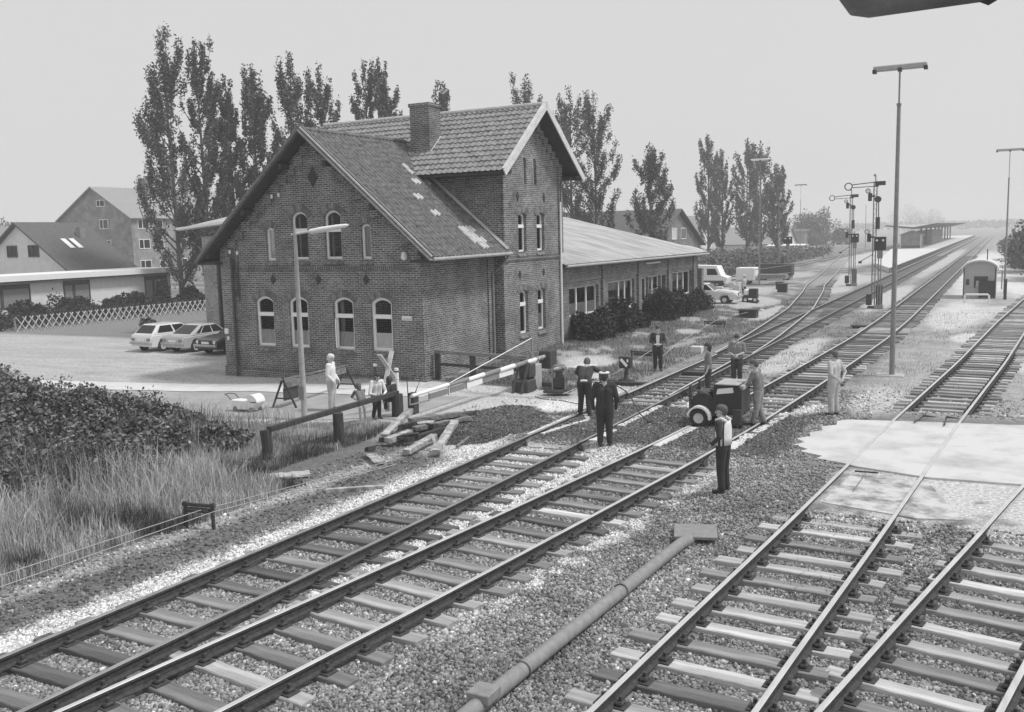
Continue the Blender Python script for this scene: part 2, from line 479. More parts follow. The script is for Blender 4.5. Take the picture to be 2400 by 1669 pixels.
def mat_attr(name, island=0.0, scales=((14, .45), (60, .5)), bump=.6, rough=.95):
    m = bpy.data.materials.new(name); m.use_nodes = True
    t = m.node_tree; N = t.nodes; L = t.links; p = N["Principled BSDF"]
    p.inputs["Roughness"].default_value = rough; p.inputs["Specular IOR Level"].default_value = .15
    a = N.new("ShaderNodeAttribute"); a.attribute_name = 'tone'
    out = a.outputs["Fac"]
    tc = N.new("ShaderNodeTexCoord"); last = None
    for s, amp in scales:
        nz = N.new("ShaderNodeTexNoise"); nz.inputs["Scale"].default_value = s; nz.inputs["Detail"].default_value = 5; nz.inputs["Roughness"].default_value = .7
        L.new(tc.outputs["Object"], nz.inputs["Vector"])
        mr = N.new("ShaderNodeMapRange"); mr.inputs[1].default_value = .32; mr.inputs[2].default_value = .68; mr.inputs[3].default_value = 1 - amp; mr.inputs[4].default_value = 1 + amp
        L.new(nz.outputs["Fac"], mr.inputs[0])
        mu = N.new("ShaderNodeMath"); mu.operation = 'MULTIPLY'; L.new(out, mu.inputs[0]); L.new(mr.outputs[0], mu.inputs[1]); out = mu.outputs[0]; last = nz
    if island:
        ge = N.new("ShaderNodeNewGeometry"); mr = N.new("ShaderNodeMapRange"); mr.inputs[3].default_value = 1 - island; mr.inputs[4].default_value = 1 + island
        L.new(ge.outputs["Random Per Island"], mr.inputs[0])
        mu = N.new("ShaderNodeMath"); mu.operation = 'MULTIPLY'; L.new(out, mu.inputs[0]); L.new(mr.outputs[0], mu.inputs[1]); out = mu.outputs[0]
    L.new(out, p.inputs["Base Color"])
    if bump and last:
        bp = N.new("ShaderNodeBump"); bp.inputs["Strength"].default_value = bump; bp.inputs["Distance"].default_value = .03
        L.new(last.outputs["Fac"], bp.inputs["Height"]); L.new(bp.outputs[0], p.inputs["Normal"])
    return m
gme.materials.append(mat_attr('ground_soil_and_gravel'))
tag(new_obj('ground', gme), 'gravel, soil and turf around the tracks', None, None, 'structure')

def sheet(name, poly, z, m, kind='structure', label=None, thick=None, sub=0):
    mb = MB(); n = len(poly)
    if thick:
        mb.prism(poly, lambda u, v, d: (u, v, d), z - thick, z)
    else:
        mb.add([(x, y, z) for x, y in poly], [tuple(range(n))])
    return tag(mb.build(name, m), label, None, None, kind)

# road west of the crossing, with a paved footway towards the station
def strip(name, xs_, n0, n1, dz, m, label):
    V = []; F = []
    for i, x in enumerate(xs_):
        for j in range(9):
            y = n0[i] + (n1[i] - n0[i]) * j / 8
            V.append((x, y, float(zg(x, y)) + dz))
    for i in range(len(xs_) - 1):
        for j in range(8):
            F.append((i * 9 + j, i * 9 + j + 1, i * 9 + 10 + j, i * 9 + 9 + j))
    mb = MB(); mb.add(V, F)
    return tag(mb.build(name, m, smooth=True), label, None, None, 'structure')
rx = np.concatenate([np.arange(-80, -30, 2.5), np.arange(-30, -14.9, .5)])
nr = np.interp(rx, *ROADEDGE['near']); fa = np.interp(rx, *ROADEDGE['far'])
M['asphalt'] = mat('pale_dusty_asphalt', .28, .44, .9, rough=.95, bump=.25, bscale=120, detail=9)
M['paving'] = mat('light_paving', .55, .72, 1.6, rough=.95, bump=.1)
strip('road', rx, nr + .35, fa - 1.2, .014, M['asphalt'], 'dusty asphalt road leading away from the crossing')
strip('pavement', rx[:-3], fa[:-3] - 1.55, fa[:-3] + .1, .03, M['paving'], 'light footway along the station gable')
k = rx < -18.5
strip('kerb', rx[k], nr[k] - .15, nr[k] + .3, .022, M['paving'], 'light kerb strip on the weedy side of the road')

# concrete crossing deck in the right-hand tracks
DECK = [(-2.95, 20.72), (-3.5, 20.95), (-3.42, 21.2), (-3.95, 21.5), (-3.82, 21.75), (-4.2, 22.1), (-4.02, 22.45), (-4.28, 22.8), (-4.02, 23.15), (-4.12, 23.6), (-3.86, 23.95), (-3.98, 24.4), (-3.66, 24.75), (-3.72, 25.25), (-3.5, 25.55), (-2.4, 25.75), (-1.0, 26.0), (6, 27.1), (6, 21.3), (.6, 20.2), (-1.2, 20.1), (-2.6, 20.5)]
M['deck'] = mat('sun_bleached_concrete_deck', .4, .6, .9, rough=.9, bump=.25, detail=12, bscale=60, contrast=(.3, .55))
M['sanded'] = mat('sand_covered_boards', .2, .56, 2.6, rough=.95, bump=.4, detail=12, contrast=(.34, .56))
sheet('crossing_deck', DECK, -.012, M['deck'], label='pale concrete deck of the level crossing', thick=.1)
sheet('crossing_plank', [(-3.75, 20.42), (-3.7, 20.6), (-2.78, 20.52), (-2.8, 20.34)], -.02, M['oldwood'], label='worn plank at the near left edge of the deck', thick=.1)
sheet('crossing_apron', [(-2.6, 20.5), (-1.28, 20.18), (-.48, 17.5), (-1.2, 17.3), (-2.85, 17.7)], -.06, M['sanded'], label='sand strewn boards before the crossing deck', thick=.14)

# ---------------------------------------------------------------- tracks
RAILP = [(-.062, -.165), (.062, -.165), (.062, -.15), (.012, -.128), (.010, -.05), (.036, -.036), (.036, -.006), (.028, 0), (-.028, 0), (-.036, -.006), (-.036, -.036), (-.010, -.05), (-.012, -.128), (-.062, -.15)]
def rail(parent, xs_, ys_, off, name='rail', top='railtop', y_from=None):
    V = []; F = []; mi = []
    n = len(RAILP)
    P = np.stack([xs_, ys_], 1)
    T = np.gradient(P, axis=0); T /= np.linalg.norm(T, axis=1)[:, None]
    Nn = np.stack([T[:, 1], -T[:, 0]], 1)
    for i in range(len(P)):
        q = P[i] + Nn[i] * off
        for u, z in RAILP:
            V.append((q[0] + Nn[i, 0] * u, q[1] + Nn[i, 1] * u, z))
    for i in range(len(P) - 1):
        for k in range(n):
            j = (k + 1) % n
            F.append((i * n + k, i * n + j, i * n + n + j, i * n + n + k)); mi.append(1 if k in (6, 7, 8) else 0)
    F += [tuple(range(n - 1, -1, -1)), tuple(range((len(P) - 1) * n, len(P) * n))]; mi += [0, 0]
    mb = MB(); mb.v = V; mb.f = F; mb.m = mi
    return mb.build(name, [M['rust'], M[top]], parent)

def mat_sleeper(name, lo, hi):
    m = mat(name, lo, hi, 7, rough=.95, bump=.7, stretch=(.14, 1.3, 1), detail=9, contrast=(.25, .75))
    t = m.node_tree; N = t.nodes; L = t.links; p = N["Principled BSDF"]
    src = p.inputs["Base Color"].links[0].from_socket
    oi = N.new("ShaderNodeObjectInfo"); mr = N.new("ShaderNodeMapRange"); mr.inputs[3].default_value = .5; mr.inputs[4].default_value = 1.55
    L.new(oi.outputs["Random"], mr.inputs[0])
    mu = N.new("ShaderNodeMix"); mu.data_type = 'RGBA'; mu.blend_type = 'MULTIPLY'; mu.inputs[0].default_value = 1
    L.new(src, mu.inputs[6]); L.new(mr.outputs[0], mu.inputs[7]); L.new(mu.outputs[2], p.inputs["Base Color"])
    return m
M['railtop_dull'] = mat('dull_rail_top', .2, .36, 10, rough=.5, metal=.2, stretch=(1, .15, 1))
M['sleeper_dark'] = mat_sleeper('dark_oak_sleeper', .1, .26)
M['sleeper_mid'] = mat_sleeper('grey_oak_sleeper', .16, .4)
M['sleeper_pale'] = mat_sleeper('bleached_oak_sleeper', .2, .55)

def sleeper_mesh(m, ln, seed):
    rr = random.Random(seed)
    bm = bmesh.new()
    bmesh.ops.create_cube(bm, size=1)
    bmesh.ops.subdivide_edges(bm, edges=[e for e in bm.edges if abs(e.verts[0].co.x - e.verts[1].co.x) > .5], cuts=9)
    for v in bm.verts:
        v.co.x *= ln; v.co.y *= .25; v.co.z = v.co.z * .14 - .235
        v.co.y += rr.uniform(-.008, .008); v.co.z += rr.uniform(-.006, .006); v.co.x += rr.uniform(-.02, .02)
    bmesh.ops.bevel(bm, geom=[e for e in bm.edges if e.is_boundary is False and e.calc_face_angle(0) > 1], offset=.012, segments=1, affect='EDGES')
    me = bpy.data.meshes.new('sleeper'); bm.to_mesh(me); bm.free(); me.materials.append(m)
    return me
pm = MB()
pm.box((-.19, -.095, -.168), (.19, .095, -.146), bev=.006)
for sx in (-1, 1):
    pm.box((sx * .1 - .045, -.065, -.15), (sx * .1 + .045, .065, -.1), bev=.016)
    pm.lathe([(.0, -.05), (.024, -.05), (.024, -.11)], (sx * .105, 0, 0), n=6)
PLATE = None
SLEEPERS = []      # (x, y, angle, half length) of every near sleeper, to keep stones off them

def track(name, label, key, y0, y1, s_from, s_to, smats, ln=2.6, shift=0.0, top='railtop', step=.63, plates=46, group='railway tracks', skip=(), xoff=0.0):
    global PLATE
    t = thing(name, label, 'track', (0, 0, 0), 0, group)
    xs_, ys_ = path_pts(key, y0, y1, .5 if y1 < 200 else 1.0)
    rail(t, xs_, ys_, 0.0, top=top); rail(t, xs_, ys_, 1.5, top=top)
    px, py = path_pts(key, s_from, s_to, .05)
    P = np.stack([px, py], 1); T = np.gradient(P, axis=0); T /= np.linalg.norm(T, axis=1)[:, None]
    arc = np.concatenate([[0], np.cumsum(np.linalg.norm(np.diff(P, axis=0), axis=1))])
    meshes = [sleeper_mesh(mm, ln, 11 * i + 3) for i, mm in enumerate(smats)]
    rr = random.Random(len(name) + int(s_from))
    rest = MB(); cnt = 0
    s = 0.2
    while s < arc[-1]:
        i = int(np.searchsorted(arc, s)); tv = T[i]; nv = np.array([tv[1], -tv[0]])
        c = P[i] + nv * .75
        ang = math.atan2(nv[1], nv[0]) + rr.uniform(-.012, .012)
        s += step * (1 + rr.uniform(-.05, .05))
        if any(a <= c[1] <= b for a, b in skip): continue
        k = rr.randrange(len(meshes))
        dx = shift + rr.uniform(-.07, .07)
        cc = c + nv * dx
        if cnt < 100:
            o = new_obj('sleeper', meshes[k], t)
            o.location = (cc[0], cc[1], rr.uniform(-.006, .004)); o.rotation_euler = (0, 0, ang + (PI if rr.random() < .5 else 0))
            SLEEPERS.append((cc[0], cc[1], ang, ln / 2))
            if cnt < plates:
                for r in (0.0, 1.5):
                    q = P[i] + nv * r
                    if PLATE is None:
                        po = pm.build('tie_plate', M['rust'], o); PLATE = po.data
                    else:
                        po = new_obj('tie_plate', PLATE, o)
                    po.matrix_parent_inverse = (Matrix.Translation(o.location) @ Matrix.Rotation(o.rotation_euler.z, 4, 'Z')).inverted()
                    po.location = (q[0], q[1], 0); po.rotation_euler = (0, 0, ang)
        else:
            rest.box((-ln / 2, -.125, -.3), (ln / 2, .125, -.168))
            m4 = Matrix.Translation((cc[0], cc[1], 0)) @ Matrix.Rotation(ang, 4, 'Z')
            rest.v[-8:] = [tuple(m4 @ Vector(v)) for v in rest.v[-8:]]
        cnt += 1
    if rest.v:
        tag(rest.build('far_sleepers', smats[0], t), kind='stuff')
    return t
cross = [(20.6, 25.9)]
track('railway_track', 'main track nearest the brick station, running straight to the far platform', 't1', -4, 400, 2.5, 170, [M['sleeper_dark'], M['sleeper_dark'], M['sleeper_mid']], ln=2.45, top='railtop_dull', skip=cross, shift=.05)
track('railway_track', 'second track from the station, whose rails the compressor straddles at the crossing', 't2', -4, 400, 3.5, 170, [M['sleeper_mid'], M['sleeper_dark'], M['sleeper_pale']], ln=2.4, top='railtop', skip=cross, shift=.0)
track('railway_track', 'curving siding right of the tall floodlight mast, crossing the concrete deck', 't3', -2, 130, 4.0, 100, [M['sleeper_pale'], M['sleeper_pale'], M['sleeper_mid']], ln=2.5, skip=[(17.3, 26.0)], shift=-.05)
track('railway_track', 'rightmost track, branching off towards the lower right corner', 't4', -2, 62, 4.0, 60, [M['sleeper_pale'], M['sleeper_mid'], M['sleeper_pale']], ln=2.7, skip=[(17.0, 26.9)], shift=.28)
track('railway_track', 'branch track curving left from the points behind the workers', 't5', 38, 176, 47, 165, [M['sleeper_dark'], M['sleeper_dark'], M['sleeper_mid']], ln=2.6, plates=0)
track('railway_track', 'distant loop track behind the semaphore signals, beside the weeds', 't6', 92, 400, 95, 260, [M['sleeper_mid']], ln=2.5, plates=0, step=.7)
# switch blades lying inside the points
t = thing('switch_blades', 'pair of slender switch blades between the main rails of the points', 'points', (0, 0, 0))
yy = np.arange(27.5, 37.6, .5)
rail(t, np.interp(yy, [27.5, 37.5], [-10.30, -10.22]), yy, 0.0, 'blade'); rail(t, np.interp(yy, [27.5, 37.5], [-8.98, -9.2]), yy, 0.0, 'blade')

# pale timber and filler strips beside the rails in the dug-up crossing
M['strip'] = mat('chalky_filler_strip', .5, .75, 5, rough=.95, bump=.5)
def filler(pts, wd, label):
    mb = MB(); L_ = []; rr = random.Random(int(pts[0][0] * 100))
    P = [Vector((x, y, 0)) for x, y in pts]
    n = 14; V = []
    for i in range(n + 1):
        f = i / n * (len(P) - 1); k = min(int(f), len(P) - 2); p = P[k].lerp(P[k + 1], f - k)
        d = (P[k + 1] - P[k]).normalized(); nn = Vector((d.y, -d.x, 0)); ww = wd * rr.uniform(.6, 1.25)
        V += [p - nn * ww / 2 + Vector((0, 0, -.15)), p + nn * ww / 2 + Vector((0, 0, -.15)), p + nn * ww * .45 + Vector((0, 0, -.022)), p - nn * ww * .45 + Vector((0, 0, -.022))]
    F = [(0, 1, 2, 3), (n * 4 + 3, n * 4 + 2, n * 4 + 1, n * 4)]
    for i in range(n):
        for k in range(4):
            F.append((i * 4 + k, i * 4 + (k + 1) % 4, i * 4 + 4 + (k + 1) % 4, i * 4 + 4 + k))
    mb.add(V, F)
    tag(mb.build('filler_strip', M['strip']), label, 'edge strip', 'chalky strips along the crossing rails')
filler([(-10.25, 21.2), (-10.1, 22.2), (-9.85, 23.3), (-10.2, 23.9)], .16, 'bent pale strip torn up beside the rail at the bending worker')
filler([(-10.55, 21.0), (-10.53, 23.8)], .12, 'pale strip along the outer edge of the rail nearest the station')
filler([(-8.76, 20.9), (-8.72, 22.3)], .2, 'short pale strip beside the rail left of the capped man')
filler([(-8.74, 22.8), (-8.7, 25.9)], .26, 'pale strip along the rail behind the capped man')
filler([(-7.15, 20.9), (-6.95, 23.3)], .3, 'wide pale strip along the rail ahead of the compressor wheel')
filler([(-5.5, 21.2), (-5.4, 23.0)], .32, 'pale strip beside the rail under the compressor drawbar')
filler([(-5.35, 23.2), (-5.1, 25.9)], .26, 'pale strip along the rail at the feet of the hose man')

# ---------------------------------------------------------------- ballast stones
def stones():
    rng = np.random.default_rng(3)
    base = []
    for s in range(8):
        bm = bmesh.new(); bmesh.ops.create_icosphere(bm, subdivisions=1, radius=1)
        for v in bm.verts:
            v.co *= rng.uniform(.65, 1.2); v.co.z *= .7; v.co.x *= 1.15
        base.append((np.array([v.co[:] for v in bm.verts]), np.array([[v.index for v in f.verts] for f in bm.faces]))); bm.free()
    N = 520000
    y = 4.6 + 27 * rng.random(N) ** 1.5
    x = rng.uniform(-14, 3.2, N)
    # keep: density by zone
    a1 = rail_x('t1', y); a2 = rail_x('t2', y); a3 = rail_x('t3', y); a4 = rail_x('t4', y)
    dens = np.full(N, .45)
    bed = (x > a1 - 1.1) & (x < a2 + 3.2)
    dens[bed] = 1.0
    dens[(x > a2 + 2.0) & (x < a3 + 6) & (y < 17)] = .95
    west = x < a1 - 1.2
    dens[west] = .12
    dug = (y > 20.3) & (y < 26.2) & (x > -10.5) & (x < -3.9)
    dens[dug] = 1.0
    dp = inpoly(x, y, DARKPATCH); dens[dp] = 1.0
    road = (y > 20) & (x < -11) & ~dp; dens[road] = .02
    dens[inpoly(x, y, DECK)] = 0
    dens[(y > 17.2) & (x > -3) & (y < 27)] = .0
    dens[(y > 26.5)] *= .5
    dens[(x > -4.2) & (y > 26)] *= .4
    dens *= np.clip(1.25 - (y - 5) / 34, .3, 1)
    k = rng.random(N) < dens
    x, y = x[k], y[k]
    # off the rails and sleepers
    keep = np.ones(len(x), bool)
    for key in ('t1', 't2', 't3', 't4'):
        rxx = rail_x(key, y)
        for o in (0, 1.5):
            keep &= np.abs(x - rxx - o) > .085
    for sx, sy, an, hl in SLEEPERS:
        if sy > 33: continue
        m = np.abs(y - sy) < 1.5
        ca, sa = math.cos(an), math.sin(an)
        idx = np.where(m)[0]
        u = (x[idx] - sx) * ca + (y[idx] - sy) * sa; v = -(x[idx] - sx) * sa + (y[idx] - sy) * ca
        hit = (np.abs(u) < hl) & (np.abs(v) < .135)
        keep[idx[hit & (rng.random(len(idx)) < .985)]] = False
    x, y = x[keep], y[keep]; n = len(x)
    print('stones', n)
    z = zg(x, y)
    r = rng.uniform(.018, .036, n) * np.where(y > 18, .95, 1.0) * (1 + .3 * (y > 22))
    r[rng.random(n) < .02] *= 1.5
    t = tone(x, y) * rng.uniform(.45, 1.7, n)
    t[rng.random(n) < .06] *= 1.8
    Vs = []; Fs = []; Ts = []; off = 0
    which = rng.integers(0, 8, n)
    for b in range(8):
        bv, bf = base[b]; ids = np.where(which == b)[0]; m = len(ids)
        if m == 0: continue
        q = rng.normal(size=(m, 4)); q /= np.linalg.norm(q, axis=1)[:, None]
        w_, a, bb, c = q.T
        Rm = np.stack([1 - 2 * (bb * bb + c * c), 2 * (a * bb - c * w_), 2 * (a * c + bb * w_), 2 * (a * bb + c * w_), 1 - 2 * (a * a + c * c), 2 * (bb * c - a * w_), 2 * (a * c - bb * w_), 2 * (bb * c + a * w_), 1 - 2 * (a * a + bb * bb)], 1).reshape(m, 3, 3)
        V = np.einsum('nij,vj->nvi', Rm, bv) * r[ids][:, None, None]
        V += np.stack([x[ids], y[ids], z[ids] + r[ids] * .25], 1)[:, None, :]
        Vs.append(V.reshape(-1, 3)); Fs.append((bf[None] + (np.arange(m) * len(bv))[:, None, None] + off).reshape(-1, 3)); Ts.append(np.repeat(t[ids], len(bv)))
        off += m * len(bv)
    me = fast_mesh('ballast', np.concatenate(Vs), np.concatenate(Fs))
    a = me.attributes.new('tone', 'FLOAT', 'POINT'); a.data.foreach_set('value', np.clip(np.concatenate(Ts), .03, .78).astype(np.float32))
    me.materials.append(mat_attr('ballast_stone', island=.25, scales=((40, .3),), bump=.3))
    tag(new_obj('ballast', me), 'loose ballast stones between and beside the tracks', 'gravel', None, 'stuff')
stones()
# ---------------------------------------------------------------- buildings
def mat_pane(name, fac=.1):
    m = bpy.data.materials.new(name); m.use_nodes = True
    t = m.node_tree; N = t.nodes; L = t.links; N.clear()
    o = N.new("ShaderNodeOutputMaterial"); mx_ = N.new("ShaderNodeMixShader"); tr = N.new("ShaderNodeBsdfTransparent"); gl = N.new("ShaderNodeBsdfGlossy")
    tr.inputs[0].default_value = (.93, .93, .93, 1); gl.inputs["Roughness"].default_value = .04; gl.inputs[0].default_value = (.8, .8, .8, 1)
    fr = N.new("ShaderNodeFresnel"); fr.inputs[0].default_value = 1.45
    L.new(fr.outputs[0], mx_.inputs[0]); L.new(tr.outputs[0], mx_.inputs[1]); L.new(gl.outputs[0], mx_.inputs[2]); L.new(mx_.outputs[0], o.inputs[0])
    return m
M['pane'] = mat_pane('clear_window_pane')
M['room'] = mat('dark_room', .02, .03, 3)

def wall_holes(name, outer, holes, fn, depth, mats, parent, back=True):
    bm = bmesh.new(); edges = []
    loops = []
    for poly in [outer] + holes:
        vs = [bm.verts.new(fn(u, v, 0)) for u, v in poly]
        es = [bm.edges.new((vs[i], vs[(i + 1) % len(vs)])) for i in range(len(vs))]
        edges += es; loops.append(vs)
    bmesh.ops.triangle_fill(bm, use_beauty=True, use_dissolve=False, edges=edges)
    for poly, vs in zip([outer] + holes, loops):
        v2 = [bm.verts.new(fn(u, v, depth)) for u, v in poly]
        n = len(vs)
        for i in range(n):
            j = (i + 1) % n
            bm.faces.new((vs[i], vs[j], v2[j], v2[i]))
    me = bpy.data.meshes.new(name); bm.to_mesh(me); bm.free()
    for m in (mats if isinstance(mats, list) else [mats]): me.materials.append(m)
    return new_obj(name, me, parent)

def arch_outline(u0, u1, v0, v1, rise, n=8):
    if rise <= 0: return [(u0, v0), (u1, v0), (u1, v1), (u0, v1)]
    hw = (u1 - u0) / 2; r = (hw * hw + rise * rise) / (2 * rise); cu = (u0 + u1) / 2; cv = v1 + rise - r
    a = math.asin(hw / r)
    arc = [(cu + r * math.sin(a - 2 * a * i / n), cv + r * math.cos(a - 2 * a * i / n)) for i in range(n + 1)]
    return [(u0, v0), (u1, v0)] + arc

def inset(poly, d):
    n = len(poly); out = []
    A = sum(poly[i][0] * poly[(i + 1) % n][1] - poly[(i + 1) % n][0] * poly[i][1] for i in range(n))
    s = 1 if A > 0 else -1
    for i in range(n):
        p0, p1, p2 = Vector(poly[i - 1]), Vector(poly[i]), Vector(poly[(i + 1) % n])
        d1 = (p1 - p0).normalized(); d2 = (p2 - p1).normalized()
        n1 = Vector((-d1.y, d1.x)) * s; n2 = Vector((-d2.y, d2.x)) * s
        b = n1 + n2; b = b / max(.3, b.length_squared) * 2 if b.length > 1e-6 else n1
        q = p1 + b * d
        out.append((q.x, q.y))
    return out

def ring(mb, outer, inner, fn, d0, d1):
    n = len(outer)
    V = [fn(*p, d0) for p in outer] + [fn(*p, d0) for p in inner] + [fn(*p, d1) for p in outer] + [fn(*p, d1) for p in inner]
    F = []
    for i in range(n):
        j = (i + 1) % n
        F += [(i, j, n + j, n + i), (2 * n + i, 3 * n + i, 3 * n + j, 2 * n + j), (n + i, n + j, 3 * n + j, 3 * n + i), (i, 2 * n + i, 2 * n + j, j)]
    mb.add(V, F)

def window(parent, fn, u0, u1, v0, v1, rise=0, transom=None, mull=(), curtain=None, d=.1, fw_=.085, sill=True, arch=True, frame='white', brick='brick', cmat='lace', side=None, vbars=()):
    out = arch_outline(u0, u1, v0, v1, rise)
    mb = MB(); inn = inset(out, fw_); ring(mb, out, inn, fn, d, d + .08)
    if transom: mb.prism([(u0 + .03, transom[0]), (u1 - .03, transom[0]), (u1 - .03, transom[1]), (u0 + .03, transom[1])], fn, d - .03, d + .075)
    for um in mull: mb.prism([(um - .05, v0 + .03), (um + .05, v0 + .03), (um + .05, v1 + rise * .9 - .03), (um - .05, v1 + rise * .9 - .03)], fn, d - .006, d + .07)
    for vb in vbars: mb.prism([(u0 + .03, vb - .02), (u1 - .03, vb - .02), (u1 - .03, vb + .02), (u0 + .03, vb + .02)], fn, d + .01, d + .06)
    w_ = mb.build('window', M[frame], parent)
    pb = MB(); pb.add([fn(*p, d + .045) for p in inn], [tuple(range(len(inn)))])
    pb.build('pane', M['pane'], w_)
    if curtain:
        c0, c1 = curtain; cb = MB(); n = 40; V = []
        for i in range(n + 1):
            u = u0 + .06 + (u1 - u0 - .12) * i / n
            dd = d + .075 + .018 * math.sin(i * 1.9) + .01 * math.sin(i * .7)
            V += [fn(u, c0, dd), fn(u, c1, dd)]
        cb.add(V, [(2 * i, 2 * i + 2, 2 * i + 3, 2 * i + 1) for i in range(n)])
        cb.build('curtain', M[cmat], w_)
    if side:                                                 # drapes hanging at the sides of the pane
        cb = MB()
        for (a, b) in side:
            n = 8; V = []
            for i in range(n + 1):
                u = a + (b - a) * i / n; dd = d + .2 + .03 * math.sin(i * 2.2)
                V += [fn(u, v0 + .05, dd), fn(u, v1 + rise * .6, dd)]
            cb.add(V, [(2 * i, 2 * i + 2, 2 * i + 3, 2 * i + 1) for i in range(n)])
        cb.build('drape', M['lightgrey'], w_)
    if sill:
        sb = MB(); nb = max(3, int((u1 - u0 + .16) / .085)); us = u0 - .08
        for i in range(nb):
            a = us + (u1 - u0 + .16) * i / nb; b = a + (u1 - u0 + .16) / nb - .012
            sb.add([fn(a, v0 - .17, -.07), fn(b, v0 - .17, -.07), fn(b, v0 - .005, .06), fn(a, v0 - .005, .06), fn(a, v0 - .2, -.07), fn(b, v0 - .2, -.07), fn(b, v0 - .2, .06), fn(a, v0 - .2, .06)],
                   [(0, 1, 2, 3), (0, 4, 5, 1), (1, 5, 6, 2), (0, 3, 7, 4), (4, 7, 6, 5)])
        sb.build('sill', M['brick_one'], w_)
    if arch and rise > 0:
        ab = MB(); hw = (u1 - u0) / 2 + .04; rs = rise * 1.08; r = (hw * hw + rs * rs) / (2 * rs); cu = (u0 + u1) / 2; cv = v1 + rise - r
        a = math.asin(hw / r) * 1.06; n = max(6, int(2 * a * r / .085))
        for i in range(n):
            t0 = -a + 2 * a * i / n; t1 = -a + 2 * a * (i + .86) / n
            q = [(cu + rr * math.sin(t), cv + rr * math.cos(t)) for rr, t in ((r + .01, t0), (r + .01, t1), (r + .25, t1), (r + .25, t0))]
            ab.prism(q, fn, -.025, .03)
        ab.build('window_arch', M['brick_one'], w_)
    return w_, out
M['brick_one'] = mat('single_bricks', .11, .24, 9, rough=.9, bump=.3, island=.35)

def pantiles(name, o, eu, ev, lu, lv, m, parent, pu=.22, row=.33, A=.03, step=.035, sharp=False, clipf=None, seed=1, lift=0.0):
    """tiled roof slope: o = eave corner, eu along the eave, ev up the slope"""
    o, eu, ev = Vector(o), Vector(eu).normalized(), Vector(ev).normalized(); nn = eu.cross(ev).normalized()
    if nn.z < 0: nn = -nn
    nu = int(lu / pu * 8); rows = int(math.ceil(lv / row))
    us = np.linspace(0, lu, nu + 1)
    vs = []
    for k in range(rows):
        for f in (0.0, .5, .97):
            v = (k + f) * row
            if v <= lv: vs.append((v, 1 - f))
    vs.append((lv, .3))
    V = []
    rg = np.random.default_rng(seed)
    jt = rg.normal(0, .006, (rows + 2, int(lu / pu) + 3))
    for v, f in vs:
        r_ = int(v / row + 1e-6)
        for u in us:
            ph = u / pu
            h = (A * (2 * abs(math.sin(PI * ph)) ** .7 - 1) if sharp else A * (math.cos(2 * PI * ph) + .35 * math.cos(4 * PI * ph + .6))) + step * f + jt[r_, int(ph)] + lift
            p = o + eu * u + ev * (v - .015 * f * math.cos(2 * PI * ph)) + nn * h
            V.append(p)
    n1 = nu + 1
    F = [(i * n1 + k, i * n1 + k + 1, i * n1 + n1 + k + 1, i * n1 + n1 + k) for i in range(len(vs) - 1) for k in range(nu)]
    if clipf:
        F = [f for f in F if clipf((V[f[0]] + V[f[2]]) / 2)]
    me = fast_mesh(name, np.array(V), np.array(F))
    me.polygons.foreach_set("use_smooth", [True] * len(me.polygons))
    try: me.set_sharp_from_angle(angle=R(50))
    except Exception: pass
    me.materials.append(m)
    return new_obj(name, me, parent)

def slab(mb, pts, th):
    """thin slab under a roof plane, pts counter-clockwise seen from above"""
    p = [Vector(q) for q in pts]; n = (p[1] - p[0]).cross(p[2] - p[0]).normalized()
    if n.z < 0: n = -n
    V = [q - n * .03 for q in p] + [q - n * (.03 + th) for q in p]; k = len(p)
    mb.add(V, [tuple(range(k)), tuple(range(2 * k - 1, k - 1, -1))] + [(i, k + i, k + (i + 1) % k, (i + 1) % k) for i in range(k)])

# ---- the brick station house
st = thing('brick_station', 'red brick station house with steep tiled gables beside the level crossing', 'station building', (-18.25, 28.3, 0), R(-1.4))
FF = lambda u, v, d: (u, d, v)               # gable facade
FT = lambda u, v, d: (.45 - d, u, v)         # front of the taller cross wing
W1 = [(-7.93, -7.0), (-6.22, -5.28), (-4.04, -3.1), (-2.3, -1.36)]
holes = []; wins = []
for i, (a, b) in enumerate(W1):
    wins.append((a, b, .87, 2.64, .19, (2.05, 2.2), (.9, 1.52)))
wins += [(-7.19, -6.76, 4.22, 5.38, .09, None, None), (-5.87, -5.1, 4.24, 5.82, .22, (5.24, 5.4), None), (-4.28, -3.5, 4.24, 5.82, .22, (5.24, 5.4), None), (-2.6, -2.16, 4.23, 5.42, .08, None, (4.25, 5.45))]
for a, b, v0, v1, rs, tr, cu in wins:
    holes.append(arch_outline(a, b, v0, v1, rs))
wall_holes('facade_wall', [(-9.56, -.7), (0, -.7), (0, 4.74), (-4.78, 8.76), (-9.56, 4.74)], holes, FF, .22, M['brick'], st)
for i, (a, b, v0, v1, rs, tr, cu) in enumerate(wins):
    window(st, FF, a, b, v0, v1, rs, transom=tr, curtain=cu, fw_=.1 if i < 4 else .085, side=[(a + .1, a + .22), (b - .22, b - .1)] if i in (1, 5, 6) else ([(a + .1, a + .3)] if i == 2 else None))
# open casement and pot plant of the third ground-floor window
cb = MB(); cb.beam((-3.93, .1, .95), (-3.93, .1, 2.02), .05, .05); cb.beam((-3.93, .1, .95), (-3.85, -.12, .95), .05, .05); cb.beam((-3.85, -.12, .95), (-3.85, -.12, 2.0), .05, .05); cb.beam((-3.93, .1, 2.0), (-3.85, -.12, 2.0), .05, .05)
cb.build('open_casement', M['white'], st)
tr_ = MB()
tr_.mi = 0
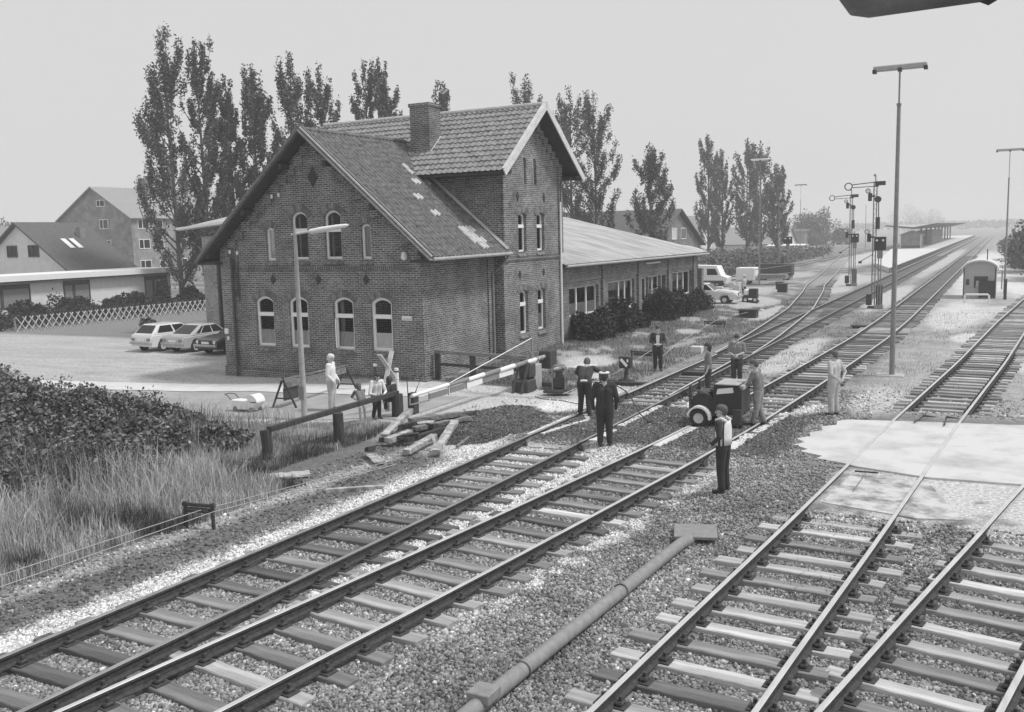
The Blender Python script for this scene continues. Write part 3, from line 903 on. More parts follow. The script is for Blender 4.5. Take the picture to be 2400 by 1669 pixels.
# plinth, corner piers, string course, stepped corbels under the verges, diamond panels
def bx(mb, x0, x1, y0, y1, z0, z1): mb.box((x0, y0, z0), (x1, y1, z1))
pl = MB(); bx(pl, -9.68, .12, -.06, .4, -.7, -.12); bx(pl, -9.66, -8.92, -.12, .3, -.7, .02); bx(pl, -.42, .14, -.12, .3, -.7, .02); bx(pl, -.3, .06, .4, 5.04, -.7, -.1)
pl.build_split('plinth', M['brick'], st)
hd = MB(); bx(hd, -8.94, -.4, -.03, .1, -.12, .02); hd.build('header_course', M['brick_head'] if 'brick_head' in M else M['brick_dark'], st)
pr = MB(); bx(pr, -9.62, -8.94, -.07, .1, .02, 4.6); bx(pr, -.4, .05, -.07, .1, .02, 4.6); bx(pr, -.3, .06, .1, .42, -.1, 4.6); bx(pr, -.3, .07, 4.55, 5.0, -.4, 4.2)
pr.build_split('pier', M['brick'], st)
cr_ = MB()
for s in (-1, 1):
    for k in range(12):
        z0 = 4.62 + k * .335; xw = 4.78 - k * .4
        if xw < .3: break
        cx = -4.78 + s * xw
        x0, x1 = (cx, cx - s * .42) if s > 0 else (cx, cx - s * .42)
        bx(cr_, min(x0, x1), max(x0, x1), -.09, .1, z0 - .25, z0 + .12)
cr_.build_split('stepped_corbel', M['brick'], st)
sc = MB(); bx(sc, -8.94, -.4, -.05, .1, 3.83, 3.97); sc.build('string_course', M['brick_dark'], st)
dm = MB()
def diamond(mb, u, v, hw, hh, fn):
    for i in range(-4, 5):
        ww = hw * (1 - abs(i) / 4.6)
        q = [(u - ww, v + i * hh / 4.5 - hh / 9), (u + ww, v + i * hh / 4.5 - hh / 9), (u + ww, v + i * hh / 4.5 + hh / 9), (u - ww, v + i * hh / 4.5 + hh / 9)]
        mb.prism(q, fn, -.022, .04)
diamond(dm, -4.71, 7.28, .24, .36, FF)
for u in (-6.93, -4.68, -2.45): diamond(dm, u, 3.48, .14, .19, FF)
for u in (6.4, 8.75): diamond(dm, u, 6.5, .12, .2, FT)
for u in (6.45, 8.6): diamond(dm, u, 3.35, .11, .18, FT)
M['black_brick'] = mat('dark_glazed_brick', .03, .05, 12, rough=.6)
dm.build_split('brick_diamond', M['black_brick'], st)
# walls behind
wb = MB()
bx(wb, -.36, 0.0, .0, 5.1, -.7, 4.7)
bx(wb, -9.56, -9.2, .22, 5.1, -.7, 4.7)
wb.build_split('side_wall', M['brick'], st)
TH = []; tw = []
for a, b, v0, v1, rs, tr, cu in ((6.4, 7.12, .9, 2.56, .13, (2.03, 2.18), None), (8.02, 8.72, .92, 2.56, .13, (2.03, 2.18), (.95, 1.6)), (6.4, 7.1, 4.27, 5.73, .13, (5.24, 5.38), None), (8.05, 8.74, 4.29, 5.74, .13, (5.24, 5.38), None), (6.92, 7.22, 7.02, 7.98, .12, None, None), (7.82, 8.12, 7.02, 7.98, .12, None, None)):
    TH.append(arch_outline(a, b, v0, v1, rs)); tw.append((a, b, v0, v1, rs, tr, cu))
wall_holes('cross_wing_wall', [(5.1, -.7), (10.45, -.7), (10.45, 8.02), (7.77, 10.08), (5.1, 8.02)], TH, FT, .24, M['brick'], st)
for a, b, v0, v1, rs, tr, cu in tw:
    window(st, FT, a, b, v0, v1, rs, transom=tr, curtain=cu, d=.13, fw_=.075 if v0 < 7 else .045, arch=v0 < 7, sill=v0 < 7, vbars=() if v0 < 7 else (7.35, 7.68))
cw = MB(); bx(cw, -9.9, .21, 5.1, 5.4, -.7, 7.97); bx(cw, -9.9, .21, 10.2, 10.45, -.7, 7.97); bx(cw, -10.0, -9.7, 5.4, 10.2, -.7, 7.97)
cw.add([(-10, 5.1, 7.97), (-10, 10.45, 7.97), (-10, 7.77, 10.05)], [(0, 1, 2)])
cw.build_split('cross_wing_side_wall', M['brick'], st)
s2 = MB(); s2.box((.44, 5.5, 3.93), (.5, 10.1, 4.06)); s2.box((.3, 5.1, 3.9), (.52, 5.5, 4.1)); s2.build_split('string_course', M['brick_dark'], st)
tc = MB()
for s in (-1, 1):
    for k in range(8):
        yc = 7.77 + s * (2.68 - k * .34); z0 = 7.95 + k * .262
        tc.box((.4, min(yc, yc - s * .36), z0 - .34), (.54, max(yc, yc - s * .36), z0 + .02))
for y0, y1 in ((5.1, 5.45), (10.1, 10.45)): tc.box((.4, y0, 4.1), (.53, y1, 7.75))
tc.build_split('stepped_corbel', M['brick'], st)
# roofs
SL = math.hypot(5.56, 4.72)
evR = Vector((-5.56, 0, 4.72)).normalized(); evL = Vector((5.56, 0, 4.72)).normalized()
pantiles('roof', (.78, -.55, 4.24), (0, 1, 0), evR, 6.6, SL, M['tile_near'], st, seed=2, A=.06, pu=.25, step=.022, sharp=True, clipf=lambda p: p.z > 7.4 or p.y < 5.12)
pantiles('roof', (-10.34, -.55, 4.24), (0, 1, 0), evL, 6.6, SL, M['tile_near'], st, seed=3, A=.06, pu=.25, step=.022, sharp=True, clipf=lambda p: p.z > 7.4 or p.y < 5.12)
M['tile_new'] = mat('pale_replacement_tiles', .42, .62, 6, rough=.9, bump=.2)
for (u0, v0, lu, lv) in ((3.7, .66, 1.1, .99), (4.1, .3, .66, .36), (3.05, 2.3, .44, .36), (3.1, 3.3, .66, .33), (4.0, 4.3, .5, .33), (4.62, 4.95, .3, .5), (4.9, 4.3, .22, .33)):
    pantiles('replaced_tiles', Vector((.78, -.55 + round(u0 / .25) * .25, 4.24)) + evR * round(v0 / .33) * .33, (0, 1, 0), evR, max(1, round(lu / .25)) * .25, round(lv / .33) * .33, M['tile_new'], st, seed=9, A=.06, pu=.25, step=.022, sharp=True, lift=.012)
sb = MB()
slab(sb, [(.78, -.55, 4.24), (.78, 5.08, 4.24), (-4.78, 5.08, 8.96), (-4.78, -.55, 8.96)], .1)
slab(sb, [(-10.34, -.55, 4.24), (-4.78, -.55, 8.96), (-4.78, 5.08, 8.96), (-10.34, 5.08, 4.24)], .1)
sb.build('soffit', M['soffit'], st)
vb = MB()
for s in (-1, 1):
    e = (-4.78 + s * 5.62, -.57, 4.16); a = (-4.78, -.57, 8.93)
    vb.beam(e, a, .05, .24, (0, -1, 0)) if False else vb.beam(Vector(e), Vector(a), .045, .26, (-s * .7, 0, .7))
    vb.beam(Vector(e) + Vector((0, .06, .15)), Vector(a) + Vector((0, .06, .15)), .16, .05, (-s * .7, 0, .7))
vb.build('verge_board', M['fascia'], st)
vw = MB(); vw.beam((.86, -.6, 4.3), (-4.7, -.6, 9.04), .03, .06, (.7, 0, .7)); vw.build('verge_trim', M['offwhite'], st)
rg_ = MB(); rg_.tube([(-4.78, -.55, 8.99), (-4.78, 6.2, 8.99)], .1, 8); rg_.build('ridge_tiles', M['tile_near'], st)
pb_ = MB()
for s in (-1, 1):
    for f in (0.04, .42, .8):
        x = -4.78 + s * 5.3 * (1 - f); z = 4.3 + f * 4.3
        pb_.box((x - .09, -.52, z - .14), (x + .09, .05, z + .06))
        pb_.build('purlin_end', M['soffit'], st); pb_ = MB()
bs = MB()
for s in (-1, 1):
    x = -4.78 + s * 5.15
    bs.box((x - .5, -.5, 4.08), (x + .45, .0, 4.2))
bs.build_split('boxed_eave', M['soffit'], st)
evT = Vector((0, 3.56, 2.8)).normalized(); evB = Vector((0, -3.56, 2.8)).normalized(); ST = math.hypot(3.56, 2.8)
pantiles('cross_wing_roof', (-10.45, 4.18, 7.4), (1, 0, 0), evT, 11.6, ST, M['tile_far'], st, pu=.25, row=.36, A=.03, step=.05, seed=4)
pantiles('cross_wing_roof', (-10.45, 11.36, 7.4), (1, 0, 0), evB, 11.6, ST, M['tile_far'], st, pu=.25, row=.36, A=.03, step=.05, seed=5)
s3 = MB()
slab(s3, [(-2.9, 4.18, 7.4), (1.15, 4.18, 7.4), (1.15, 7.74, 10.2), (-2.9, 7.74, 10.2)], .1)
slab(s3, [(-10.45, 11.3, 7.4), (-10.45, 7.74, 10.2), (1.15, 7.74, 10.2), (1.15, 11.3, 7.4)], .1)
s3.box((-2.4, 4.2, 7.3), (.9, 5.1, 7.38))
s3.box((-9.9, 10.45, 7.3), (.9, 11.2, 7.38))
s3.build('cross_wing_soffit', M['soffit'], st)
v2 = MB()
for s in (-1, 1):
    e = Vector((1.17, 7.74 + s * 3.64, 7.31)); a = Vector((1.17, 7.74, 10.17))
    v2.beam(e, a, .05, .25, (0, -s * .6, .8)); v2.beam(e + Vector((-.05, 0, .16)), a + Vector((-.05, 0, .16)), .14, .04, (0, -s * .6, .8))
v2.build('verge_board', M['offwhite'], st)
r2_ = MB(); r2_.tube([(-10.45, 7.74, 10.24), (1.2, 7.74, 10.24)], .1, 8); r2_.build('ridge_tiles', M['tile_new'], st)
p2 = MB()
for yy_, zz in ((4.5, 7.5), (11.0, 7.5)):
    p2.box((.45, yy_ - .25, zz - .14), (1.12, yy_ + .25, zz - .03))
p2.beam((.5, 10.55, 7.35), (1.1, 11.1, 7.42), .14, .14)
p2.build_split('eave_board', M['soffit'], st)
# mortar fillet where the low roof meets the cross wing, chimney with flashing
fl = MB(); fl.beam((.72, 5.02, 4.4), (-2.85, 5.02, 7.42), .12, .13, (0, -.6, .8)); fl.build('mortar_fillet', M['concrete'], st)
ch = MB(); ch.box((-4.05, 5.5, 6.9), (-3.1, 6.35, 10.42)); ch.box((-4.09, 5.46, 10.3), (-3.06, 6.39, 10.44)); ch.build('chimney', M['brick'], st)
fs = MB(); fs.beam((-4.12, 5.46, 8.46), (-3.62, 5.44, 7.98), .05, .12, (0, -1, .3)); fs.beam((-3.62, 5.44, 7.98), (-3.05, 5.46, 8.4), .05, .12, (0, -1, .3)); fs.beam((-3.05, 5.5, 8.42), (-3.05, 6.3, 9.1), .05, .1); fs.build('flashing', M['offwhite'], st)
# gutters and downpipes
gt = MB(); gt.tube([(.84, -.5, 4.2), (.84, 5.1, 4.24)], .065, 8); gt.build('gutter', M['zinc'], st)
dp = MB(); dp.tube([(.84, 4.9, 4.2), (.5, 4.85, 3.75), (.12, 4.8, 3.45), (.12, 4.8, -.3)], .05, 8); dp.build('downpipe', M['grey'], st)
d2 = MB(); d2.tube([(.6, 10.35, 7.4), (.52, 10.2, 7.1), (.52, 10.2, 6.35)], .05, 8); d2.build('downpipe', M['dark'], st)
d3 = MB(); d3.tube([(.52, 10.2, 6.35), (.52, 10.2, 0)], .05, 8); d3.build('downpipe', M['white'], st)
d4 = MB(); d4.tube([(-8.98, -.1, 4.3), (-8.98, -.1, -.4)], .06, 8); d4.build('downpipe', M['dark'], st)
# small fittings of the facade
sg = MB(); sg.box((-.9, -.04, 2.02), (-.46, -.005, 2.17)); s_ = sg.build('name_plate', M['white'], st)
pp = MB()
for i in range(6): pp.box((-.86 + i * .064, -.045, 2.05), (-.815 + i * .064, -.041, 2.09 + .02 * (i % 2)))
pp.build('plate_lettering', M['lightgrey'], s_)
lp = MB(); lp.lathe([(0, .18), (.07, .16), (.12, .02), (.1, -.1), (0, -.14)], (-.62, -.14, 4.3), n=10); lp.box((-.66, -.1, 4.28), (-.58, .02, 4.36)); lp.build('wall_lamp', M['white'], st)
ins = MB()
for x, z in ((-9.0, 4.55), (-8.6, 4.5), (-6.65, 6.62), (-6.3, 6.66)):
    ins.lathe([(0, .1), (.045, .09), (.05, .0), (.03, -.06), (0, -.06)], (x, -.14, z), n=8)
ins.build_split('insulator', M['white'], st)
mb_ = MB(); mb_.box((-9.56, -.14, 1.3), (-9.36, -.07, 1.52), bev=.01); mb_.box((-9.45, -.12, 1.05), (-9.36, -.07, 1.2)); mb_.build('meter_box', M['white'], st)
cbn = MB(); cbn.tube([(-8.62, -.1, 4.4), (-8.7, -.05, 3.6), (-8.72, -.05, 2.6)], .02, 6); cbn.tube([(-8.98, -.14, 4.5), (-8.8, -.05, 3.7), (-8.8, -.05, 2.8)], .02, 6); cbn.build('cable', M['dark'], st)

# ---- the long annex with its pale corrugated roof
an = thing('brick_annex', 'long low brick annex with pale corrugated roof behind dark shrubs', 'annex', (-18.25, 28.3, 0), R(-1.4))
FA = lambda u, v, d: (0 - d, u, v)
AW = [(12.04, 15.46, 1.05, 2.46, (13.17, 14.31)), (16.68, 20.3, .95, 2.47, (18.45, 19.28)), (22.5, 24.4, 1.1, 2.47, (23.4,)), (24.62, 25.25, 1.5, 2.42, ()), (26.42, 30.03, 1.05, 2.5, (27.81, 28.86))]
DOOR = (21.42, 22.4, .1, 2.46)
wall_holes('wall', [(10.45, -.5), (31.4, -.5), (31.4, 3.5), (10.45, 3.5)], [[(a, v0), (b, v0), (b, v1), (a, v1)] for a, b, v0, v1, _ in AW] + [[(DOOR[0], DOOR[2]), (DOOR[1], DOOR[2]), (DOOR[1], DOOR[3]), (DOOR[0], DOOR[3])]], FA, .3, M['brick_pale2'] if 'brick_pale2' in M else M['brick'], an)
for i, (a, b, v0, v1, ml) in enumerate(AW):
    window(an, FA, a, b, v0, v1, 0, mull=ml, curtain=(v0 + .05, v0 + .62) if i in (0, 2) else ((v0 + .05, v1 - .05) if i == 3 else None), d=.16, fw_=.08 if i != 3 else .03, sill=False, arch=False, frame='white' if i != 3 else 'dark')
db = MB(); ring(db, [(DOOR[0], DOOR[2]), (DOOR[1], DOOR[2]), (DOOR[1], DOOR[3]), (DOOR[0], DOOR[3])], inset([(DOOR[0], DOOR[2]), (DOOR[1], DOOR[2]), (DOOR[1], DOOR[3]), (DOOR[0], DOOR[3])], .09), FA, .16, .24)
db.prism([(DOOR[0] + .1, 1.02), (DOOR[1] - .1, 1.02), (DOOR[1] - .1, 1.14), (DOOR[0] + .1, 1.14)], FA, .17, .23)
d_ = db.build('door', M['white'], an)
dpn = MB(); dpn.add([FA(DOOR[0] + .05, .15, .21), FA(DOOR[1] - .05, .15, .21), FA(DOOR[1] - .05, 2.4, .21), FA(DOOR[0] + .05, 2.4, .21)], [(0, 1, 2, 3)]); dpn.build('door_glass', M['glass'], d_)
ap = MB()
for y0, y1 in ((15.74, 16.02), (20.6, 20.98), (25.44, 25.8), (30.1, 30.75)):
    ap.box((-.1, y0, -.5), (.14, y1, 3.42))
for y0, y1 in ((10.5, 15.74), (16.02, 20.6), (20.98, 25.44), (25.8, 30.1)):
    ap.box((-.05, y0, 2.72), (.05, y1, 3.44))
ap.box((-.1, 31.0, -.5), (.35, 31.42, 2.55)); ap.build_split('pilaster', M['brick'], an)
aw = MB(); aw.box((-19.0, 31.1, -.5), (-.02, 31.38, 3.5)); aw.box((-19.2, 10.5, -.5), (-18.9, 31.3, 3.5)); aw.box((-18.9, 10.5, -.5), (-10.02, 10.8, 3.5))
aw.add([(-19.0, 31.39, 3.5), (0, 31.39, 3.5), (-9.5, 31.39, 5.9)], [(0, 1, 2)]); aw.add([(-19.0, 10.49, 3.5), (-10.02, 10.49, 3.5), (-10.02, 10.49, 5.75), (-9.7, 10.49, 5.8)], [(0, 1, 2, 3)])
aw.build('end_wall', M['brick'], an)
M['corrugated'] = mat('pale_corrugated_sheets', .3, .52, .8, rough=.75, bump=.15, detail=10, contrast=(.35, .62), stretch=(.5, 1.6, 1))
def corrugated(name, o, eu, ev, lu, lv, m, parent, pu=.177, A=.025, nv=10, curve=0.0):
    o, eu, ev = Vector(o), Vector(eu).normalized(), Vector(ev).normalized(); nn = eu.cross(ev).normalized()
    if nn.z < 0: nn = -nn
    nu = int(lu / pu * 6); V = []
    for j in range(nv + 1):
        v = lv * j / nv
        lap = .014 * (j % 2)
        for i in range(nu + 1):
            u = lu * i / nu
            V.append(o + eu * u + ev * v + nn * (A * math.cos(2 * PI * u / pu) + lap))
    n1 = nu + 1
    me = fast_mesh(name, np.array(V), np.array([(j * n1 + i, j * n1 + i + 1, j * n1 + n1 + i + 1, j * n1 + n1 + i) for j in range(nv) for i in range(nu)]))
    me.polygons.foreach_set("use_smooth", [True] * len(me.polygons)); me.materials.append(m)
    return new_obj(name, me, parent)
LA = math.hypot(10.1, 2.5)
corrugated('roof', (.55, 10.5, 3.58), (0, 1, 0), (-10.1, 0, 2.5), 21.2, LA, M['corrugated'], an)
corrugated('roof', (-19.65, 10.5, 3.58), (0, 1, 0), (10.1, 0, 2.5), 21.2, LA, M['corrugated'], an)
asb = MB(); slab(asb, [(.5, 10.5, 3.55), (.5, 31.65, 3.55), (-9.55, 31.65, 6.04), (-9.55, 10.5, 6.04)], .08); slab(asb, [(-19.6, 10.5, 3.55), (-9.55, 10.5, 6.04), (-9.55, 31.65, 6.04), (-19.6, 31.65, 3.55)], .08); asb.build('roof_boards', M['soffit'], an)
cap = MB(); V = []
for i in range(11):
    f = i / 10; x = .5 - f * 4.2; z = 3.62 + .43 * math.sin(min(1, f * 2.2) * PI / 2) - (0 if f < .5 else 0) + (f - .45) * (.0 if f < .45 else .9)
    V += [(x, 29.4, 3.6 + f * 1.04), (x, 31.75, max(z, 3.62 + f * 1.04))]
cap.add(V, [(2 * i, 2 * i + 2, 2 * i + 3, 2 * i + 1) for i in range(10)]); cap.build('curved_roof_end', M['corrugated'], an)
ag = MB(); ag.tube([(.62, 10.6, 3.5), (.62, 31.6, 3.47)], .06, 8); ag.build('gutter', M['lightgrey'], an)
al = MB(); al.box((.05, 21.7, 3.17), (.2, 23.9, 3.28), bev=.03); al.build('strip_lamp', M['white'], an)

# ---- tall shed whose eave shows left of the gable
sh = thing('brick_shed', 'taller brick shed with light roof edge peeping out left of the station gable', 'shed', (-18.25, 28.3, 0), R(-1.4))
b = MB(); b.box((-24.2, 13.0, -.6), (-12, 22, 5.35)); b.build('wall', M['brick'], sh)
b = MB()
for x0, x1 in ((-23.15, -22.85), (-22.45, -22.2), (-21.55, -21.3)): b.box((x0, 12.9, -.5), (x1, 13.1, 5.2))
b.build('slot_window', M['room'], sh)
b = MB(); b.box((-24.25, 12.8, -.6), (-23.2, 13.05, 5.3)); b.box((-22.2, 12.82, -.6), (-21.6, 13.05, 5.3)); b.build('pier', M['brick_pale'], sh)
b = MB(); P0 = [(-26, 12.6, 5.85), (-11, 12.6, 6.9), (-11, 22.5, 8.9), (-26, 22.5, 7.6)]; slab(b, P0, .16); b.build('roof', M['corrugated'], sh)
b = MB(); b.beam((-26, 12.5, 5.8), (-11, 12.5, 6.85), .06, .14); b.build('eave_trim', M['white'], sh)

# ---- houses along the side street
def house(name, label, x0, x1, y0, y1, ze, zr, axis, wm, rm, over=.35, zb=-.6, group=None):
    t = thing(name, label, 'house', ((x0 + x1) / 2, (y0 + y1) / 2, zb), 0, group)
    cx, cy = (x0 + x1) / 2, (y0 + y1) / 2
    L_ = lambda x, y, z: (x - cx, y - cy, z - zb)
    b = MB()
    if axis == 'Y':
        poly = [(x0, zb), (x1, zb), (x1, ze), (cx, zr), (x0, ze)]
        b.prism(poly, lambda u, v, d: L_(u, d, v), y0, y1)
    else:
        poly = [(y0, zb), (y1, zb), (y1, ze), (cy, zr), (y0, ze)]
        b.prism(poly, lambda u, v, d: L_(d, u, v), x0, x1)
    b.build('wall', wm, t)
    b = MB()
    if axis == 'Y':
        k = (zr - ze) / (cx - x0)
        for s, xe in ((-1, x0), (1, x1)):
            slab(b, [L_(xe + s * over, y0 - over, ze - over * k + .16), L_(xe + s * over, y1 + over, ze - over * k + .16), L_(cx, y1 + over, zr + .16), L_(cx, y0 - over, zr + .16)], .14)
    else:
        k = (zr - ze) / (cy - y0)
        for s, ye in ((-1, y0), (1, y1)):
            slab(b, [L_(x0 - over, ye + s * over, ze - over * k + .16), L_(x1 + over, ye + s * over, ze - over * k + .16), L_(x1 + over, cy, zr + .16), L_(x0 - over, cy, zr + .16)], .14)
    b.build('roof', rm, t)
    return t, L_
def hwin(t, L_, face, at_, u0, u1, v0, v1, frame='white', glass='glass2', mull=True, curtain=None):
    """flat window on a house wall: face 'Y' (wall y=at_, seen from -y) or 'X' (wall x=at_, seen from +x)"""
    fn = (lambda u, v, d: L_(u, at_ - d, v)) if face == 'Y' else (lambda u, v, d: L_(at_ + d, u, v))
    b = MB(); o = [(u0, v0), (u1, v0), (u1, v1), (u0, v1)]; ring(b, o, inset(o, .09), fn, -.02, .07)
    if mull: um = u0 + (u1 - u0) * .42; b.prism([(um - .05, v0), (um + .05, v0), (um + .05, v1), (um - .05, v1)], fn, -.02, .06)
    w_ = b.build('window', M[frame], t)
    b = MB(); b.add([fn(*p, .02) for p in inset(o, .08)], [(0, 1, 2, 3)]); b.build('pane', M[glass], w_)
    return w_
# bungalow
bg_, L_ = None, None
t = thing('white_bungalow', 'flat roofed white bungalow with broad dark windows behind the lattice fence', 'house', (-72, 50, -.5))
L_ = lambda x, y, z: (x + 72, y - 50, z + .5)
b = MB(); b.box(L_(-70.3, 28, -.6), L_(-66, 61.2, 2.35)); b.build('wall', M['plaster'], t)
b = MB(); b.box(L_(-70.6, 27.5, 2.35), L_(-65.4, 61.8, 2.43)); b.build('soffit', M['dark'], t)
b = MB(); b.box(L_(-70.7, 27.4, 2.43), L_(-65.3, 61.9, 2.85)); b.build('roof', M['white'], t)
for u0, u1, v0 in ((43.6, 47.4, .4), (50.3, 52.75, .55), (58.3, 60.8, 0.0)):
    fn = lambda u, v, d: L_(-66 + d, u, v)
    b = MB(); o = [(u0, v0), (u1, v0), (u1, 2.2), (u0, 2.2)]; ring(b, o, inset(o, .1), fn, -.02, .06)
    um = u0 + (u1 - u0) * .38; b.prism([(um - .12, v0), (um + .12, v0), (um + .12, 2.2), (um - .12, 2.2)], fn, -.02, .05)
    b.prism([(u0, 1.85), (u1, 1.85), (u1, 2.2), (u0, 2.2)], fn, -.02, .055)
    w_ = b.build('window', M['dark'], t)
    b = MB(); n = 60; V = []
    for i in range(n + 1):
        u = u0 + .12 + (u1 - u0 - .24) * i / n; dd = .012 + .008 * math.sin(i * 2.1); V += [fn(u, v0 + .1, dd), fn(u, 1.9, dd)]
    b.add(V, [(2 * i, 2 * i + 2, 2 * i + 3, 2 * i + 1) for i in range(n)]); b.build('curtain', M['grey'], w_)
# gabled white house behind it
t, L_ = house('gabled_house', 'white gabled house with dark tiled roof behind the bungalow', -83.8, -71.0, 55, 61.4, 2.9, 7.0, 'Y', M['plaster'], M['tile_dark'], .5)
hwin(t, L_, 'Y', 55, -79.2, -77.8, 4.05, 5.1, 'dark', 'glass'); hwin(t, L_, 'Y', 55, -76.3, -74.9, 4.05, 5.1, 'dark', 'glass')
for dx in (0, .95):
    b = MB(); p = [(-74.9, 57.2 + dx * .9, 4.85), (-73.6, 57.2 + dx * .9, 4.1), (-73.6, 57.7 + dx * .9, 4.1), (-74.9, 57.7 + dx * .9, 4.85)]
    k = (7.0 - 2.9) / 6.4
    q = [L_(x, y, 7.0 - (x + 77.4) * k + .25) for x, y, _ in p]; slab(b, q, .03); b.build('skylight', M['white'], t)
b = MB(); b.box(L_(-75.6, 59.4, 4.6), L_(-75.0, 60.0, 6.6)); b.build('chimney', M['grey'], t)
# apartment block
t, L_ = house('apartment_house', 'three storey grey brick apartment house with chimney, left of the poplars', -117.5, -103.5, 90, 118, 8.55, 12.7, 'Y', M['brick_pale'], M['tile_pale'], .5)
hwin(t, L_, 'Y', 90, -109.9, -108.3, 10.1, 11.0, glass='glass'); hwin(t, L_, 'Y', 90, -109.6, -107.9, 7.1, 8.4); hwin(t, L_, 'Y', 90, -109.3, -107.6, 4.4, 5.6)
for z0 in (7.0, 4.3, 1.5):
    hwin(t, L_, 'X', -103.5, 91.0, 92.9, z0, z0 + 1.3, glass='glass'); hwin(t, L_, 'X', -103.5, 94.3, 95.3, z0 + .1, z0 + 1.2, glass='glass', mull=False)
    hwin(t, L_, 'X', -103.5, 97.5, 99.4, z0, z0 + 1.3, glass='glass')
b = MB(); b.box(L_(-109.8, 97.2, 11.5), L_(-108.6, 98.6, 14.2)); b.build('chimney', M['brick'], t)
# roof at the very left edge
t, L_ = house('tiled_house', 'pale tiled roof just showing at the left edge, behind the white gable', -118, -104, 70, 82, 3.8, 7.4, 'X', M['plaster'], M['tile_pale'], .5)
# dark brick house beyond the annex
t, L_ = house('brick_house', 'long dark brick house with gable facing the tracks, beyond the annex roof', -78, -36, 104, 124, 3.2, 7.5, 'X', M['brick'], M['tile_dark'], .6)
hwin(t, L_, 'X', -36, 111.6, 113.6, 3.9, 5.3, glass='lace', mull=False); hwin(t, L_, 'X', -36, 115.2, 117.4, 3.9, 5.3, glass='glass2', mull=False)
b = MB(); b.box(L_(-56.5, 108.5, 4.0), L_(-54.0, 109.6, 7.6)); b.build('chimney', M['brick'], t)
t, L_ = house('pale_house', 'pale roofed house glimpsed between two poplars right of the dark brick house', -66, -52, 172, 190, 2.2, 7.6, 'X', M['plaster'], M['tile_pale'], .5)
t, L_ = house('low_house', 'low house with white eave line behind the poplars', -58, -40, 196, 210, 1.9, 5.2, 'X', M['plaster'], M['tile_pale'], .5)
t, L_ = house('flat_shed', 'long flat shed in the haze behind the round shrubs', -100, -52, 285, 300, 3.8, 4.4, 'X', M['grey'], M['tile_dark'], .5)
t, L_ = house('white_wall_shed', 'low white shed behind the weedy bank', -40, -33.5, 182, 187, 1.6, 1.8, 'X', M['plaster'], M['white'], .2)
# ---------------------------------------------------------------- vegetation
M['leaf'] = mat('poplar_leaves', .06, .15, 1.2, rough=.75, island=.55, spec=.25)
M['leaf_back'] = mat('haze_paled_poplar_leaves', .1, .2, 1.2, rough=.75, island=.5, spec=.25)  # far poplars: the lightening of distance haze is put into the leaf colour
M['leaf_mid'] = mat('bramble_leaves', .07, .27, 1.1, rough=.8, island=.6, spec=.2)
M['leaf_dark'] = mat('dark_shrub_leaves', .025, .06, 2.0, rough=.75, island=.6, spec=.3)
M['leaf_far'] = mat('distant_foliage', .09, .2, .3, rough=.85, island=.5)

def leaf_mesh(name, C_, size, rng, m, parent=None, aspect=.6, flat=0.0, link=True):
    """one rhombic leaf (4 verts) at each centre"""
    n = len(C_)
    a = rng.normal(size=(n, 3)); a[:, 2] *= (1 - flat); a /= np.linalg.norm(a, axis=1)[:, None]
    b = np.cross(a, rng.normal(size=(n, 3))); b /= np.linalg.norm(b, axis=1)[:, None]
    s = size * rng.uniform(.55, 1.35, n)[:, None]
    a = a * s; b = b * s * aspect
    c = np.cross(a, b); c /= np.linalg.norm(c, axis=1)[:, None]
    V = np.stack([C_ - a, C_ - b * .9 + c * s * .12, C_ + a, C_ + b * .9 + c * s * .12], 1).reshape(-1, 3)
    F = np.arange(4 * n).reshape(n, 4)
    me = fast_mesh(name, V, F); me.materials.append(m)
    return new_obj(name, me, parent)

